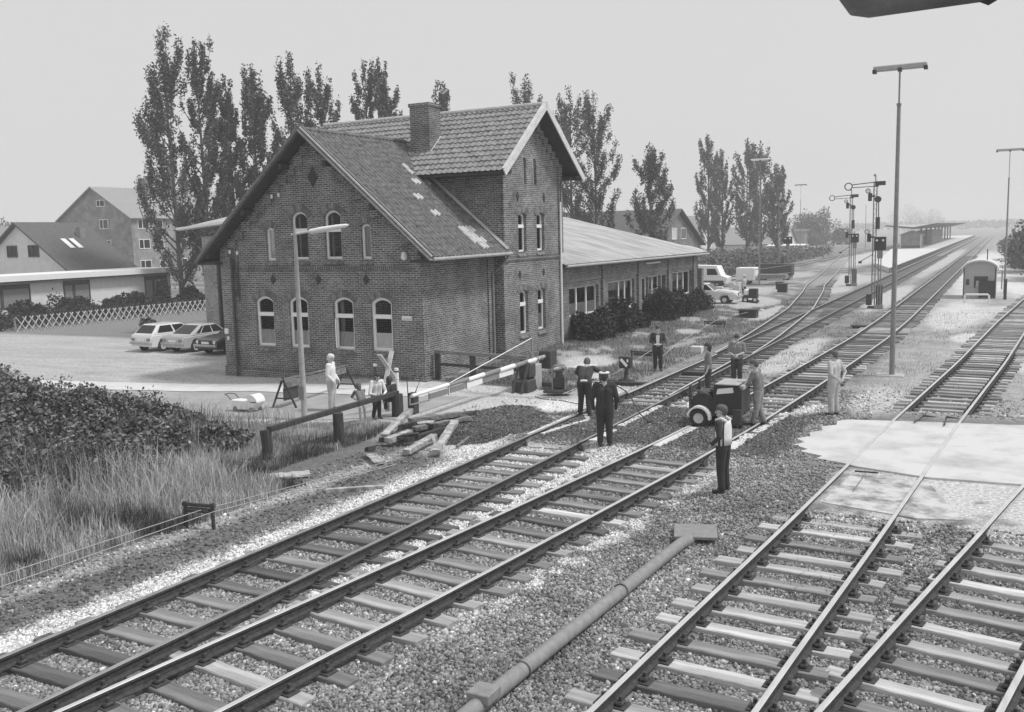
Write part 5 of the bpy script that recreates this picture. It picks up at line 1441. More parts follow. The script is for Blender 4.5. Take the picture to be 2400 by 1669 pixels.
b = MB(); b.prism([(-1.9, 0), (1.9, 0), (1.9, 2.6), (0, 3.3), (-1.9, 2.6)], lambda u, v, d: (u, d, v), 0, 5); b.build('wall', M['brick_pale'], t)
b = MB(); b.prism([(-2.2, 2.55), (0, 3.4), (2.2, 2.55), (2.2, 2.7), (0, 3.55), (-2.2, 2.7)], lambda u, v, d: (u, d, v), -.3, 5.3); b.build('roof', M['lightgrey'], t)
for sx in (-1.9, 1.9):
    b = MB(); b.box((sx - .1, -.06, 0), (sx + .1, .0, 2.6)); b.build('corner_strip', M['white'], t)
b = MB(); b.box((-1.8, -.04, .05), (1.8, 0, .5)); b.build('base_panel', M['dark'], t)
t = thing('platform_hall', 'dark brick waiting hall under the distant canopy', 'hall', (-16.9, 240, .28)); b = MB(); b.box((-1.6, 0, 0), (1.6, 40, 3.3)); b.build('wall', M['brick'], t)

# ---- level crossing barrier
t = thing('barrier_gate', 'lowered striped crossing barrier with hanging skirt plates and counterweight', 'level crossing barrier', (-14.1, 27.9, -.12))
Z = .86
M['redband'] = mat('red_band_paint', .2, .28, 8, rough=.6)
segs = [(-6.75, -4.85, 0), (-4.85, -3.72, 1), (-3.72, -2.75, 0), (-2.75, -1.75, 1), (-1.75, -.72, 0), (-.72, .2, 1), (.2, .85, 0)]
bd = MB()
for a, c, k in segs:
    bd.mi = k; ra = .05 + .004 * (a + 6.7); rc = .05 + .004 * (c + 6.7); bd.tube([(0, a, Z - .02), (0, c, Z)], [ra, rc], 10)
bd.build('boom', [M['white'], M['redband']], t)
for a, c, mm in ((-5.85, -4.9, 'redband'), (-4.75, -3.85, 'redband'), (-3.8, -2.85, 'white'), (-2.8, -1.8, 'redband'), (-1.75, -.78, 'white')):
    b = MB(); b.box((-.012, a, Z - .26), (.012, c, Z - .1)); b.build('skirt_plate', M[mm], t)
b = MB()
for y_ in (-5.9, -4.85, -3.8, -2.8, -1.78, -.75): b.beam((0, y_, Z - .05), (0, y_, Z - .3), .02, .02)
b.tube([(0, -6.85, Z - .25), (0, -6.85, Z - .02)], .03, 6); b.tube([(0, -6.85, Z - .25), (0, -5.9, Z - .27)], .02, 6); b.build('skirt_hanger', M['grey'], t)
b = MB(); b.tube([(0, .85, Z), (0, 1.75, Z + .02)], .06, 8); b.tube([(0, 1.0, Z), (0, 1.06, Z)], .085, 8); b.tube([(0, 1.3, Z), (0, 1.36, Z)], .085, 8); b.build('boom_tail', M['lightgrey'], t)
b = MB(); b.box((-.22, 1.6, Z - .42), (.22, 2.15, Z + .2), bev=.02); b.build('counterweight', M['dark'], t)
b = MB()
for sx in (-.16, .16): b.beam((sx, -.55, -.1), (sx, .0, Z), .07, .05); b.beam((sx, .55, -.1), (sx, .0, Z), .09, .05)
b.box((-.3, -.35, -.1), (.3, .3, .3), bev=.03); b.box((-.2, .0, .35), (.2, .5, Z - .06), bev=.03); b.build('stand', M['dark'], t)
b = MB(); b.box((-.18, .45, -.1), (.18, 1.0, .72), bev=.02); b.build('drive_housing', M['lightgrey'], t)
b = MB(); b.beam((0, .62, 0), (0, .62, 1.62), .06, .06); b.beam((0, .3, 1.3), (0, .85, .9), .05, .05); b.build('stay_post', M['grey'], t)
b = MB(); b.tube([(0, -4.75, Z + .04), (0, .62, 1.62)], .014, 6); b.build('stay_rod', M['white'], t)
t = thing('rope_pulley', 'low dark pulley bracket beside the barrier stand', 'pulley', (-13.2, 28.6, -.12)); b = MB(); b.beam((-.3, 0, .45), (.3, .1, .62), .05, .05); b.beam((0, 0, 0), (0, .05, .55), .05, .05); b.box((-.5, -.2, 0), (-.1, .15, .14)); b.build('bracket', M['dark'], t)

# timber fences
t = thing('timber_rail_fence', 'row of tarred stump posts with one beam at the weedy roadside', 'fence', (-15.5, 19.8, -.3))
for x, y, r, h, tilt in ((-.24, -2.52, .135, .72, .06), (.2, -.33, .14, .78, .0), (.13, 2.5, .17, .82, 0)):
    b = MB(); b.tube([(x, y, -.2), (x - tilt * .4, y, h * .5), (x - tilt, y, h)], [r * 1.02, r, r * .96], 10); b.build('post', M['tarwood'], t)
b = MB(); b.beam((-.2, -2.5, .74), (.1, 2.55, .85), .15, .12); b.build('beam', M['tarwood'], t)
t = thing('cable_stakes', 'pair of thin leaning iron stakes behind the last stump post', 'stakes', (-15.1, 22.75, -.25)); b = MB(); b.tube([(0, 0, 0), (.03, .05, .75), (.12, .3, 1.25)], .02, 6); b.tube([(-.1, -.1, 0), (-.15, -.1, 1.25)], .015, 6); b.box((-.12, -.14, 0), (.1, .1, .75)); b.build('stake', M['tarwood'], t)
t = thing('timber_fence', 'old tarred timber fence with two rails between station and barrier', 'fence', (-16.3, 28.75, -.12), R(-1.5))
for x in (-1.72, -.25, 1.78):
    b = MB(); b.box((x - .09, -.08, -.1), (x + .09, .08, .98), bev=.01); b.build('post', M['tarwood'], t)
b = MB(); b.beam((-1.78, -.05, 1.0), (1.95, -.05, .92), .14, .12); b.build('top_rail', M['oldwood'], t)
b = MB(); b.beam((-1.7, -.03, .55), (1.8, -.03, .48), .07, .1); b.build('lower_rail', M['tarwood'], t)

# St Andrew's cross
t = thing('warning_cross', 'weathered white railway warning cross seen almost edge on, behind the boys', 'warning cross', (-16.2, 23.1, -.2))
b = MB()
b.beam((0, -.42, 1.78), (0, .36, .94), .03, .15, (1, 0, 0)); b.beam((.04, .16, 1.82), (.04, -.22, .94), .03, .15, (1, 0, 0)); b.build('cross_arm', M['offwhite'], t)
b = MB(); b.beam((-.04, .0, 0), (-.04, .0, 1.6), .07, .07); b.build('post', M['grey'], t)
t = thing('marker_post', 'short white round post beside the warning cross', 'marker post', (-16.15, 23.45, -.2)); b = MB(); b.lathe([(0, 0), (.065, 0), (.065, .95), (.075, .95), (.075, .98), (.065, .98), (.065, 1.28), (0, 1.28)], n=12); b.build('shaft', M['white'], t)
b = MB(); b.lathe([(.07, 1.16), (.074, 1.16), (.074, 1.2), (.07, 1.2)], n=12); b.build('band', M['dark'], t)

# trestle barricade, hydrant, pram
t = thing('trestle_barricade', 'wooden trestle barricade with sagging planks beside the old man', 'barricade', (-19.9, 24.3, -.3))
a = Vector((-.25, -1.35, 0)); c = Vector((-.15, 1.75, 0))
for q in (a, c):
    b = MB(); b.beam(q + Vector((-.42, -.05, 0)), q + Vector((.02, 0, .98)), .05, .05); b.beam(q + Vector((.42, .1, 0)), q + Vector((-.02, 0, .98)), .05, .05); b.beam(q + Vector((-.3, 0, .3)), q + Vector((.3, .06, .3)), .03, .04); b.build('trestle', M['tarwood'], t)
b = MB(); b.beam(a + Vector((0, -.2, .92)), c + Vector((0, .1, .95)), .04, .05); b.beam(a + Vector((.03, 0, .72)), c + Vector((.03, 0, .8)), .03, .2); b.build('plank', M['oldwood'], t)
b = MB(); b.box((-.3, -1.3, .22), (-.26, -.55, .62)); b.build('sign_back', M['dark'], t)
t = thing('standpipe', 'thin standpipe against the station plinth', 'standpipe', (-20.0, 27.7, -.2)); b = MB(); b.tube([(0, 0, 0), (0, 0, .62), (.05, 0, .66)], .03, 8); b.build('pipe', M['dark'], t)
b = MB(); b.box((-.05, -.05, .6), (.07, .05, .7), bev=.01); b.build('cap', M['white'], t)
t = thing('baby_carriage', 'low white baby carriage left standing on the road', 'pram', (-20.95, 22.2, -.33))
b = MB(); b.prism([(-.55, .36), (-.45, .1), (.3, .1), (.55, .36)], lambda u, v, d: (u, d, v), -.2, .2); b.build('body', M['white'], t)
b = MB(); b.lathe([(0, -.2), (.24, -.2), (.24, .2), (0, .2)], (.3, 0, .33), axis='Y', n=14, a0=0, a1=PI * .8); b.build('hood', M['white'], t)
b = MB(); b.tube([(-.5, -.17, .34), (-.68, -.17, .5), (-.85, -.1, .52), (-.85, .1, .52), (-.68, .17, .5), (-.5, .17, .34)], .014, 6); b.build('handle', M['dark'], t)
for x in (-.35, .3):
    for y in (-.2, .2):
        b = MB(); b.lathe([(.0, -.015), (.09, -.015), (.09, .015), (0, .015)], (x, y, .09), axis='Y', n=14); b.build('wheel', M['grey'], t)

# ---- heap of removed crossing timbers
PL = [((-13.95, 19.6, -.12), (-14.2, 21.2, .26), .2, .12, 'oldpale', 'pale topped timber leaning across the heap'), ((-13.6, 19.2, -.14), (-13.42, 20.0, -.08), .2, .15, 'oldpale', 'thick short timber with pale end grain at the front of the heap'),
      ((-13.9, 20.7, .1), (-13.1, 22.2, .06), .22, .11, 'oldwood', 'broad grey timber lying on top of the heap'), ((-13.5, 20.3, -.02), (-12.8, 22.0, .0), .18, .1, 'oldwood', 'split grey timber along the right of the heap'),
      ((-12.55, 18.5, -.16), (-12.7, 20.0, -.1), .2, .11, 'oldpale', 'pale chalky timber lying flat in front of the heap'), ((-11.85, 18.7, -.16), (-12.85, 21.3, .02), .19, .11, 'oldpale', 'longest pale timber at the right side of the heap'),
      ((-13.8, 19.8, -.16), (-13.2, 21.1, -.1), .22, .15, 'tarwood', 'tarred timber at the bottom of the heap'), ((-13.2, 19.5, -.14), (-12.8, 20.6, -.06), .17, .12, 'tarwood', 'dark timber stub between the pale ones'),
      ((-14.2, 20.1, -.1), (-13.6, 20.6, .04), .2, .14, 'tarwood', 'dark crosswise timber inside the heap'), ((-14.0, 21.0, -.14), (-13.0, 20.6, .02), .16, .13, 'tarwood', 'dark slanting timber under the grey ones'), ((-13.5, 21.4, -.1), (-13.2, 22.9, -.06), .2, .13, 'tarwood', 'tarred timber at the back of the heap'), ((-13.9, 19.3, -.14), (-13.0, 19.75, -.02), .15, .1, 'tarwood', 'short dark block at the heap front'),
      ((-12.0, 19.0, -.16), (-12.35, 19.4, .05), .07, .04, 'oldpale', 'small pale splinter board propped on the longest timber'), ((-11.8, 19.6, -.18), (-12.0, 20.6, -.14), .06, .05, 'oldwood', 'thin lath lying right of the heap'),
      ((-13.3, 18.1, -.14), (-12.6, 17.5, -.15), .26, .02, 'oldpale', 'bent pale metal sheet before the heap'), ((-13.5, 18.3, -.14), (-13.25, 18.1, -.04), .2, .1, 'tarwood', 'dark block beside the bent sheet'), ((-14.2, 15.6, -.2), (-13.6, 16.2, -.2), .4, .04, 'concrete', 'flat pale slab in the grass beside the wires')]
M['oldpale'] = mat('chalky_timber', .1, .62, 5, rough=.95, bump=.4)
for i, (p, q, wd, ht, mm, lab) in enumerate(PL):
    p, q = Vector(p), Vector(q); L0 = (q - p).length
    bm = bmesh.new(); bmesh.ops.create_cube(bm, size=1); bmesh.ops.subdivide_edges(bm, edges=[e for e in bm.edges if abs(e.verts[0].co.y - e.verts[1].co.y) > .5], cuts=6)
    rr = random.Random(i)
    for v in bm.verts: v.co = Vector((v.co.x * wd + rr.uniform(-.018, .018), v.co.y * L0, v.co.z * ht + rr.uniform(-.014, .014)))
    me = bpy.data.meshes.new('timber'); bm.to_mesh(me); bm.free(); me.materials.append(M[mm])
    o = new_obj('timber', me); o.location = (p + q) / 2 + Vector((0, 0, ht / 2)); o.rotation_euler = (q - p).to_track_quat('Y', 'Z').to_euler()
    tag(o, lab, 'timber', 'removed crossing timbers')

# ---- signal wires and their guide stands
def stand(label, x, y, rz, wd=.62, h=.5, roller=True):
    t = thing('wire_guide_stand', label, 'wire guide', (x, y, gz(x, y)), rz, 'signal wire guide stands')
    for s in (-1, 1):
        b = MB(); b.box((s * wd / 2 - .025, -.025, -.1), (s * wd / 2 + .025, .025, h)); b.build('post', M['dark'], t)
    b = MB(); b.box((-wd / 2 - .05, -.03, h - .08), (wd / 2 + .05, .03, h - .02))
    if roller: b.tube([(-wd * .4, .0, h - .15), (wd * .4, .0, h - .15)], .05, 8)
    b.build('roller_bar', M['dark'], t)
stand('wire guide stand with roller in the near left foreground', -12.98, 12.33, R(8), .6, .5)
stand('wire guide stand left of the point lantern', -13.0, 36.5, R(-6), 1.0, .4)
stand('low wire guide stand before the annex shrubs', -13.8, 50.2, R(-6), 1.1, .32)
def wire(pts, label, r=.008):
    b = MB(); b.tube(pts, r, 5); o = b.build('signal_wire', M['lightgrey']); tag(o, label, 'wire', 'signal wires')
wire([(-13.25, 2, .12), (-13.15, 8.5, .12), (-12.9, 12.3, .12), (-12.15, 17.3, -.02)], 'upper of the two signal wires along the pale grass')
wire([(-12.95, 2, .05), (-12.85, 8.4, .06), (-12.65, 12.35, .1), (-11.95, 17.2, -.06)], 'lower of the two signal wires along the cinder path')
wire([(-11.6, 33.8, .05), (-12.6, 40, .1), (-13.7, 50.2, .15), (-13.3, 57, .1)], 'signal wire crossing the yard towards the dark box', .012)
wire([(-12.1, 26.6, .02), (-12.0, 31, .08), (-12.6, 36.4, .2)], 'signal wire behind the point lantern', .012)
t = thing('wire_channel', 'narrow light timber channel beside the near wires', 'cable channel', (0, 0, 0)); b = MB(); b.beam((-12.35, 15.2, -.2), (-11.4, 15.9, -.2), .12, .08); b.build('lid', M['oldpale'], t)
# pale slabs in the yard
for x, y, lx, ly, lab in ((-12.3, 29.9, .3, 1.1, 'pale flat slab beside the signal wire near the capped man'), (-11.6, 29.2, .5, .9, 'pale square slab right of the bending worker'), (-14.2, 33.2, .7, 1.1, 'pale slab in the yard beyond the barrier'), (-11.6, 39.4, .5, .4, 'pale stone block behind the two talking workers'), (-14.0, 60.7, .9, .35, 'pale slab in front of the white car')):
    b = MB(); b.box((-lx / 2, -ly / 2, -.1), (lx / 2, ly / 2, .1 if 'block' not in lab else .28), bev=.02); o = b.build('slab', M['paving']); o.location = (x, y, gz(x, y)); tag(o, lab, 'slab', 'pale slabs')
# point lantern and its lever bar
t = thing('point_lantern', 'black point lantern with white diagonal bar on a pedestal', 'point indicator', (-11.5, 30.55, -.2))
b = MB(); b.box((-.2, -.15, .52), (.2, .15, .92), bev=.015); b.build('lantern', M['black'], t)
b = MB(); b.beam((-.13, -.158, .84), (.1, -.158, .6), .008, .1, (.7, 0, .7)); b.box((.09, -.16, .74), (.15, -.152, .84)); b.build('white_bar', M['white'], t)
b = MB(); b.tube([(0, 0, .0), (0, 0, .25), (.03, 0, .52)], [.13, .07, .06], 8); b.box((-.25, -.12, -.05), (.25, .12, .12), bev=.02); b.build('pedestal', M['dark'], t)
t = thing('point_timber', 'long dark timber carrying the point lantern gear beside the rail', 'timber', (-10.9, 30.3, -.2)); b = MB(); b.box((-1.3, -.16, -.1), (.45, .16, .08)); b.build('beam', M['tarwood'], t)
t = thing('cable_trough', 'dark steel trough lying across between the rails of the points', 'trough', (-9.6, 33.2, -.1)); b = MB(); b.box((-.66, -.3, -.06), (.66, .3, -.02)); b.box((-.66, -.34, -.1), (.66, -.3, .02)); b.build('pan', M['dark'], t)
# conduit pipe with slab and joint box
t = thing('cable_conduit', 'grey conduit pipe running over the gravel towards the lower edge', 'pipe', (0, 0, 0))
b = MB(); P = [(-5.05, 5.2, -.1), (-4.93, 8.3, -.1), (-4.8, 10.5, -.1), (-4.68, 12.5, -.11), (-4.56, 14.6, -.12), (-4.53, 15.1, -.2)]
b.tube(P, .095, 14); b.build('pipe', M['grey_pipe'] if 'grey_pipe' in M else M['grey'], t, smooth=True)
for y in (9.4, 12.2):
    x = np.interp(y, [8.3, 14.6], [-4.93, -4.56]); b = MB(); b.tube([(x, y, -.1), (x + .0015, y + .03, -.1)], .101, 14); b.build('joint', M['dark'], t)
b = MB(); b.box((-5.06, 8.42, -.08), (-4.78, 8.72, .04), bev=.01); b.build('joint_box', M['grey'], t)
o = MB(); o.box((-.36, -.36, -.06), (.36, .36, .0), bev=.01); o = o.build('cover_slab', M['grey']); o.location = (-4.53, 15.3, -.1); o.rotation_euler = (0, 0, .3); tag(o, 'square grey cover slab at the end of the conduit pipe', 'cover slab')
# boxes in the yard
for nm, x, y, sx, sy, sz, mm, lab in (('cable_box', -13.4, 56.2, 1.0, .7, .5, 'black', 'black box with overhanging lid in the yard before the signals'), ('cable_box', -6.6, 51.3, .55, .5, .16, 'black', 'flat black box between the two straight tracks'), ('small_box', -16.6, 80.2, .5, .5, .6, 'black', 'small black box near the farther light mast'), ('tool_chest', -15.6, 76.5, .7, .6, .7, 'black', 'black chest in the yard near the light mast')):
    t = thing(nm, lab, 'box', (x, y, gz(x, y))); b = MB(); b.box((-sx / 2, -sy / 2, -.05), (sx / 2, sy / 2, sz - .06), bev=.02); b.build('body', M[mm], t); b = MB(); b.box((-sx / 2 - .08, -sy / 2 - .06, sz - .06), (sx / 2 + .08, sy / 2 + .06, sz)); b.build('lid', M['dark'], t)

# ---- towed compressor on the crossing
t = thing('air_compressor', 'black towed air compressor with white mudguards standing on the dug up crossing', 'compressor', (-6.5, 23.6, -.06))
M['compressor'] = mat('black_machine_paint', .036, .05, 6, rough=.4)
b = MB(); b.box((-.62, .02, .28), (.7, .95, .4), bev=.02); b.build('chassis', M['dark'], t)
b = MB(); b.lathe([(0, 0), (.3, 0), (.33, .03), (.33, .87), (.3, .9), (0, .9)], (-.3, .05, .55), axis='Y', n=24); b.build('air_tank', M['compressor'], t, smooth=True)
b = MB(); b.prism([(-.02, .36), (.7, .36), (.7, .98), (.64, 1.06), (.1, 1.12), (.0, 1.08), (-.02, .9)], lambda u, v, d: (u, d, v), .02, .95); b.build('hood', M['compressor'], t)
b = MB(); b.box((-.15, .2, .78), (.1, .8, .95)); b.box((-.5, .2, .82), (-.1, .7, .88)); b.tube([(-.05, .3, .9), (-.05, .3, 1.02)], .05, 8); b.build('engine', M['dark'], t)
b = MB(); b.prism([(.06, .86), (.5, .92), (.48, 1.05), (.09, 1.0)], lambda u, v, d: (u, d, v), .0, .02); b.build('name_plate', M['white'], t)
b = MB(); b.box((.02, .0, 1.1), (.62, .97, 1.135), bev=.01); b.box((.62, .1, .98), (.74, .85, 1.1), bev=.02); b.build('hood_lid', M['lightgrey'], t)
b = MB(); b.box((-.66, .0, .3), (-.6, .08, 1.06)); b.box((-.66, .86, .3), (-.6, .94, 1.06)); b.build('tail_post', M['dark'], t)
def wheel(parent, c, r, wd, name='wheel', axis='Y', hub='hub'):
    b = MB(); b.lathe([(r * .55, -wd / 2), (r * .88, -wd / 2), (r, -wd * .3), (r, wd * .3), (r * .88, wd / 2), (r * .55, wd / 2)], c, axis, 24); w_ = b.build(name, M['tyre'], parent, smooth=True)
    b = MB(); b.lathe([(0, -wd * .52), (r * .14, -wd * .52), (r * .18, -wd * .3), (r * .45, -wd * .36), (r * .6, -wd * .46), (r * .6, wd * .46), (r * .45, wd * .36), (r * .18, wd * .3), (r * .14, wd * .52), (0, wd * .52)], c, axis, 20); b.build('hub', M[hub], w_, smooth=True)
    return w_
for y in (-.1, 1.05):
    wheel(t, (-.36, y, .24), .24, .14)
    b = MB(); V = []
    for i in range(11):
        a = R(-8) + R(176) * i / 10; V += [(-.36 + .31 * math.cos(a), y - .1, .25 + .31 * math.sin(a)), (-.36 + .31 * math.cos(a), y + .1, .25 + .31 * math.sin(a)), (-.36 + .26 * math.cos(a), y + .1, .25 + .26 * math.sin(a)), (-.36 + .26 * math.cos(a), y - .1, .25 + .26 * math.sin(a))]
    F = []
    for i in range(10):
        for k in range(4): F.append((4 * i + k, 4 * i + (k + 1) % 4, 4 * i + 4 + (k + 1) % 4, 4 * i + 4 + k))
    b.add(V, F + [(3, 2, 1, 0), (40, 41, 42, 43)]); b.build('mudguard', M['white'], t)
wheel(t, (.6, .05, .15), .15, .1)
b = MB(); b.tube([(.7, .45, .36), (1.0, .45, .42)], .03, 8); b.tube([(.1, .02, .3), (.72, .02, .31), (.9, .04, .42)], .025, 8); b.build('drawbar', M['lightgrey'], t)
b = MB(); b.tube([(-.1, -.02, .3), (.25, -.03, .42), (.4, -.02, .3)], .02, 6); b.box((.5, -.1, .1), (.72, .2, .5)); b.build('stand_gear', M['dark'], t)
def hose(pts, label, r=.017, name='air_hose'):
    P = [Vector(p) for p in pts]; Q = []
    for i in range(len(P) - 1):
        p0, p1, p2, p3 = P[max(i - 1, 0)], P[i], P[i + 1], P[min(i + 2, len(P) - 1)]
        for s in range(8):
            f = s / 8; Q.append(.5 * ((2 * p1) + (p2 - p0) * f + (2 * p0 - 5 * p1 + 4 * p2 - p3) * f * f + (3 * p1 - p0 - 3 * p2 + p3) * f ** 3))
    Q.append(P[-1]); b = MB(); b.tube(Q, r, 6); tag(b.build(name, M['black'], None, True), label, 'hose', 'air hoses')
hose([(-6.9, 23.4, .05), (-7.4, 23.2, -.04), (-8.0, 23.3, -.02), (-8.6, 23.9, .1), (-9.2, 24.6, .5), (-9.7, 24.7, .75)], 'air hose sagging from the compressor to the bending worker')
hose([(-5.5, 23.9, .2), (-5.2, 24.3, -.03), (-4.9, 24.7, -.04), (-5.0, 25.6, -.03)], 'air hose lying behind the hose man')
hose([(-10.4, 25.0, -.04), (-11.6, 25.7, -.04), (-12.4, 25.9, -.06), (-12.75, 25.95, .0)], 'dark cable along the crossing edge behind the bending worker', .012)

# ---- motor rammer on skids
t = thing('motor_tamper', 'small petrol engine tamper with tubular guard beside the barrier', 'machine', (-12.75, 27.75, -.15), R(15))
b = MB(); b.box((-.42, -.2, .02), (.42, .2, .12), bev=.03); b.box((-.5, -.25, 0), (.2, -.1, .08), bev=.02); b.build('base_plate', M['dark'], t)
b = MB(); b.box((-.18, -.15, .12), (.18, .15, .5), bev=.05); b.tube([(0, 0, .45), (0, 0, .72)], [.14, .11], 10); b.tube([(.14, -.16, .4), (.14, .16, .4)], .13, 10); b.build('engine', M['compressor'], t)
b = MB()
for y in (-.16, .0, .16): b.tube([(-.2, y, .12), (-.22, y, .8), (-.15, y, .88), (.15, y, .88), (.22, y, .8), (.22, y, .12)], .016, 6)
b.build('guard', M['grey'], t)

# ---- loose tools
for nm, p, q, r, lab in (('rake', (-2.4, 18.6, -.02), (-2.35, 19.9, -.0), .012, 'rake lying on the sandy boards before the deck'), ('pickaxe', (-1.9, 25.55, .01), (-1.75, 26.3, .02), .02, 'pickaxe lying at the far edge of the deck'), ('pickaxe', (-1.2, 25.4, .01), (-1.2, 26.3, .02), .02, 'second pickaxe lying right of the first')):
    t = thing(nm, lab, 'tool', p); d = Vector(q) - Vector(p); b = MB(); b.tube([(0, 0, .02), d + Vector((0, 0, .02))], r, 6); b.build('handle', M['oldwood'] if nm == 'rake' else M['dark'], t)
    b = MB()
    if nm == 'rake':
        b.beam(d + Vector((-.22, 0, .03)), d + Vector((.22, .03, .03)), .03, .03)
        for k in range(8): b.beam(d + Vector((-.21 + k * .06, 0, .03)), d + Vector((-.21 + k * .06, .09, .0)), .012, .012)
    else: b.tube([d + Vector((-.02, -.1, .03)), d + Vector((0, 0, .05)), d + Vector((.3, .05, .02))], [.01, .035, .01], 6)
    b.build('head', M['dark'], t)

# ---- lattice fence in front of the bungalow garden
t = thing('lattice_fence', 'low diagonal lattice fence of light slats along the bungalow garden', 'fence', (-55.7, 38.8, -.45))
dx, dy = .9 / 22, 1.0; Lf = 22
b = MB()
for s in (1, -1):
    for k in range(46):
        y0 = k * .48
        if s > 0: p, q = (dx * y0, y0, .0), (dx * (y0 + .75), y0 + .75, 1.0)
        else: p, q = (dx * (y0 + .75) + .05, y0 + .75, .0), (dx * y0 + .05, y0, 1.0)
        b.beam(p, q, .03, .075, (1, 0, 0))
b.build('lattice', M['offwhite'], t)
for k in range(9):
    b = MB(); y0 = k * 2.6; b.box((dx * y0 - .12, y0 - .05, -.1), (dx * y0 - .03, y0 + .05, .95)); b.build('post', M['grey'], t)

# ---- cars
def car(label, x, y, rz, tone_, kind='hatch', z0=None, seed=0, L_=3.85):
    z0 = gz(x, y) if z0 is None else z0
    key = 'carpaint%.2f' % tone_
    if key not in M: M[key] = mat('car_paint_%d' % int(tone_ * 100), tone_ * .95, tone_ * 1.03, 3, rough=.22, spec=.6)
    cp = M[key]
    t = thing('parked_car', label, 'car', (x, y, z0), rz, 'parked cars')
    h = L_ / 2; wb = L_ * .31; r = .29; wa = .8
    def arch(cx): return [(cx + .36 * math.cos(a), .28 + .36 * math.sin(a)) for a in np.linspace(PI, 0, 9)]
    rear = -h
    if kind == 'hatch': top = [(rear + .02, .78), (rear + .1, .9), (-.2, .93), (h - 1.05, .92), (h - .25, .8), (h - .04, .7)]
    else: top = [(rear, .72), (rear + .06, .84), (rear + .75, .88), (h - 1.15, .9), (h - .3, .8), (h - .03, .68)]
    prof = [(rear + .03, .3)] + [p for p in arch(-wb)] + [p for p in arch(wb)] + [(h - .05, .3), (h, .5)] + top[::-1] + [(rear, .55)]
    bm = bmesh.new()
    lay = []
    for yy_, k in ((-wa + .06, .985), (-wa, 1), (wa, 1), (wa - .06 + .06, 1)):
        pass
    vs = [[bm.verts.new((px, yv, pz)) for px, pz in prof] for yv in (-wa, wa)]
    n = len(prof)
    bm.faces.new(vs[0][::-1]); bm.faces.new(vs[1])
    for i in range(n): bm.faces.new((vs[0][i], vs[0][(i + 1) % n], vs[1][(i + 1) % n], vs[1][i]))
    bmesh.ops.recalc_face_normals(bm, faces=bm.faces)
    ed = [e for e in bm.edges if abs(abs(e.verts[0].co.y) - wa) < 1e-4 and e.verts[0].co.y * e.verts[1].co.y > 0 and min(e.verts[0].co.z, e.verts[1].co.z) > .5]
    bmesh.ops.bevel(bm, geom=ed, offset=.07, segments=3, affect='EDGES')
    me = bpy.data.meshes.new('body'); bm.to_mesh(me); bm.free(); me.materials.append(cp)
    try:
        me.polygons.foreach_set("use_smooth", [True] * len(me.polygons)); me.set_sharp_from_angle(angle=R(35))
    except Exception: pass
    body = new_obj('body', me, t)
    if kind == 'hatch': g = dict(rb=rear + .16, rt=rear + .62, ft=.12, fb=.8, zb=.9, zt=1.36)
    elif kind == 'fast': g = dict(rb=rear + .5, rt=rear + 1.3, ft=.1, fb=.78, zb=.87, zt=1.34)
    else: g = dict(rb=rear + .72, rt=rear + 1.15, ft=.15, fb=.75, zb=.87, zt=1.36)
    wb_, wt_ = wa - .05, wa - .2
    C8 = [(g['rb'], -wb_, g['zb']), (g['fb'], -wb_, g['zb']), (g['fb'], wb_, g['zb']), (g['rb'], wb_, g['zb']), (g['rt'], -wt_, g['zt']), (g['ft'], -wt_, g['zt']), (g['ft'], wt_, g['zt']), (g['rt'], wt_, g['zt'])]
    bm = bmesh.new(); v = [bm.verts.new(c) for c in C8]
    for f in ((0, 1, 5, 4), (1, 2, 6, 5), (2, 3, 7, 6), (3, 0, 4, 7), (4, 5, 6, 7)): bm.faces.new([v[i] for i in f])
    bmesh.ops.recalc_face_normals(bm, faces=bm.faces)
    bmesh.ops.bevel(bm, geom=[e for e in bm.edges if e.verts[0].co.z > 1 or e.verts[1].co.z > 1], offset=.06, segments=3, affect='EDGES')
    me = bpy.data.meshes.new('cabin'); bm.to_mesh(me); bm.free(); me.materials.append(cp)
    try:
        me.polygons.foreach_set("use_smooth", [True] * len(me.polygons)); me.set_sharp_from_angle(angle=R(35))
    except Exception: pass
    cab = new_obj('cabin', me, t)
    def quad(a, b_, c, d, u0, u1, v0, v1, off, nm='car_window'):
        a, b_, c, d = map(Vector, (a, b_, c, d)); f = lambda u, v_: (a.lerp(b_, u)).lerp(d.lerp(c, u), v_)
        nn = (b_ - a).cross(d - a).normalized()
        cen = (a + b_ + c + d) / 4
        if nn.dot(cen - Vector((0, 0, .9))) < 0: nn = -nn
        P = [f(u0, v0), f(u1, v0), f(u1, v1), f(u0, v1)]
        b = MB(); b.add([q + nn * off for q in P] + [q - nn * .02 for q in P], [(0, 1, 2, 3), (0, 4, 5, 1), (1, 5, 6, 2), (2, 6, 7, 3), (3, 7, 4, 0)]); b.build(nm, M['carglass'], cab)
    for s, (i0, i1, i2, i3) in ((-1, (0, 1, 5, 4)), (1, (3, 2, 6, 7))):
        for u0, u1 in (((.1, .5), (.55, .93)) if kind == 'hatch' else ((.13, .23), (.27, .58), (.62, .94))):
            quad(C8[i0], C8[i1], C8[i2], C8[i3], u0, u1, .12, .86, .008)
    quad(C8[3], C8[0], C8[4], C8[7], .08, .92, .1, .9, .008); quad(C8[1], C8[2], C8[6], C8[5], .07, .93, .1, .92, .008)
    for cx in (-wb, wb):
        for s in (-1, 1): wheel(t, (cx, s * (wa - .09), .28), .285, .15)
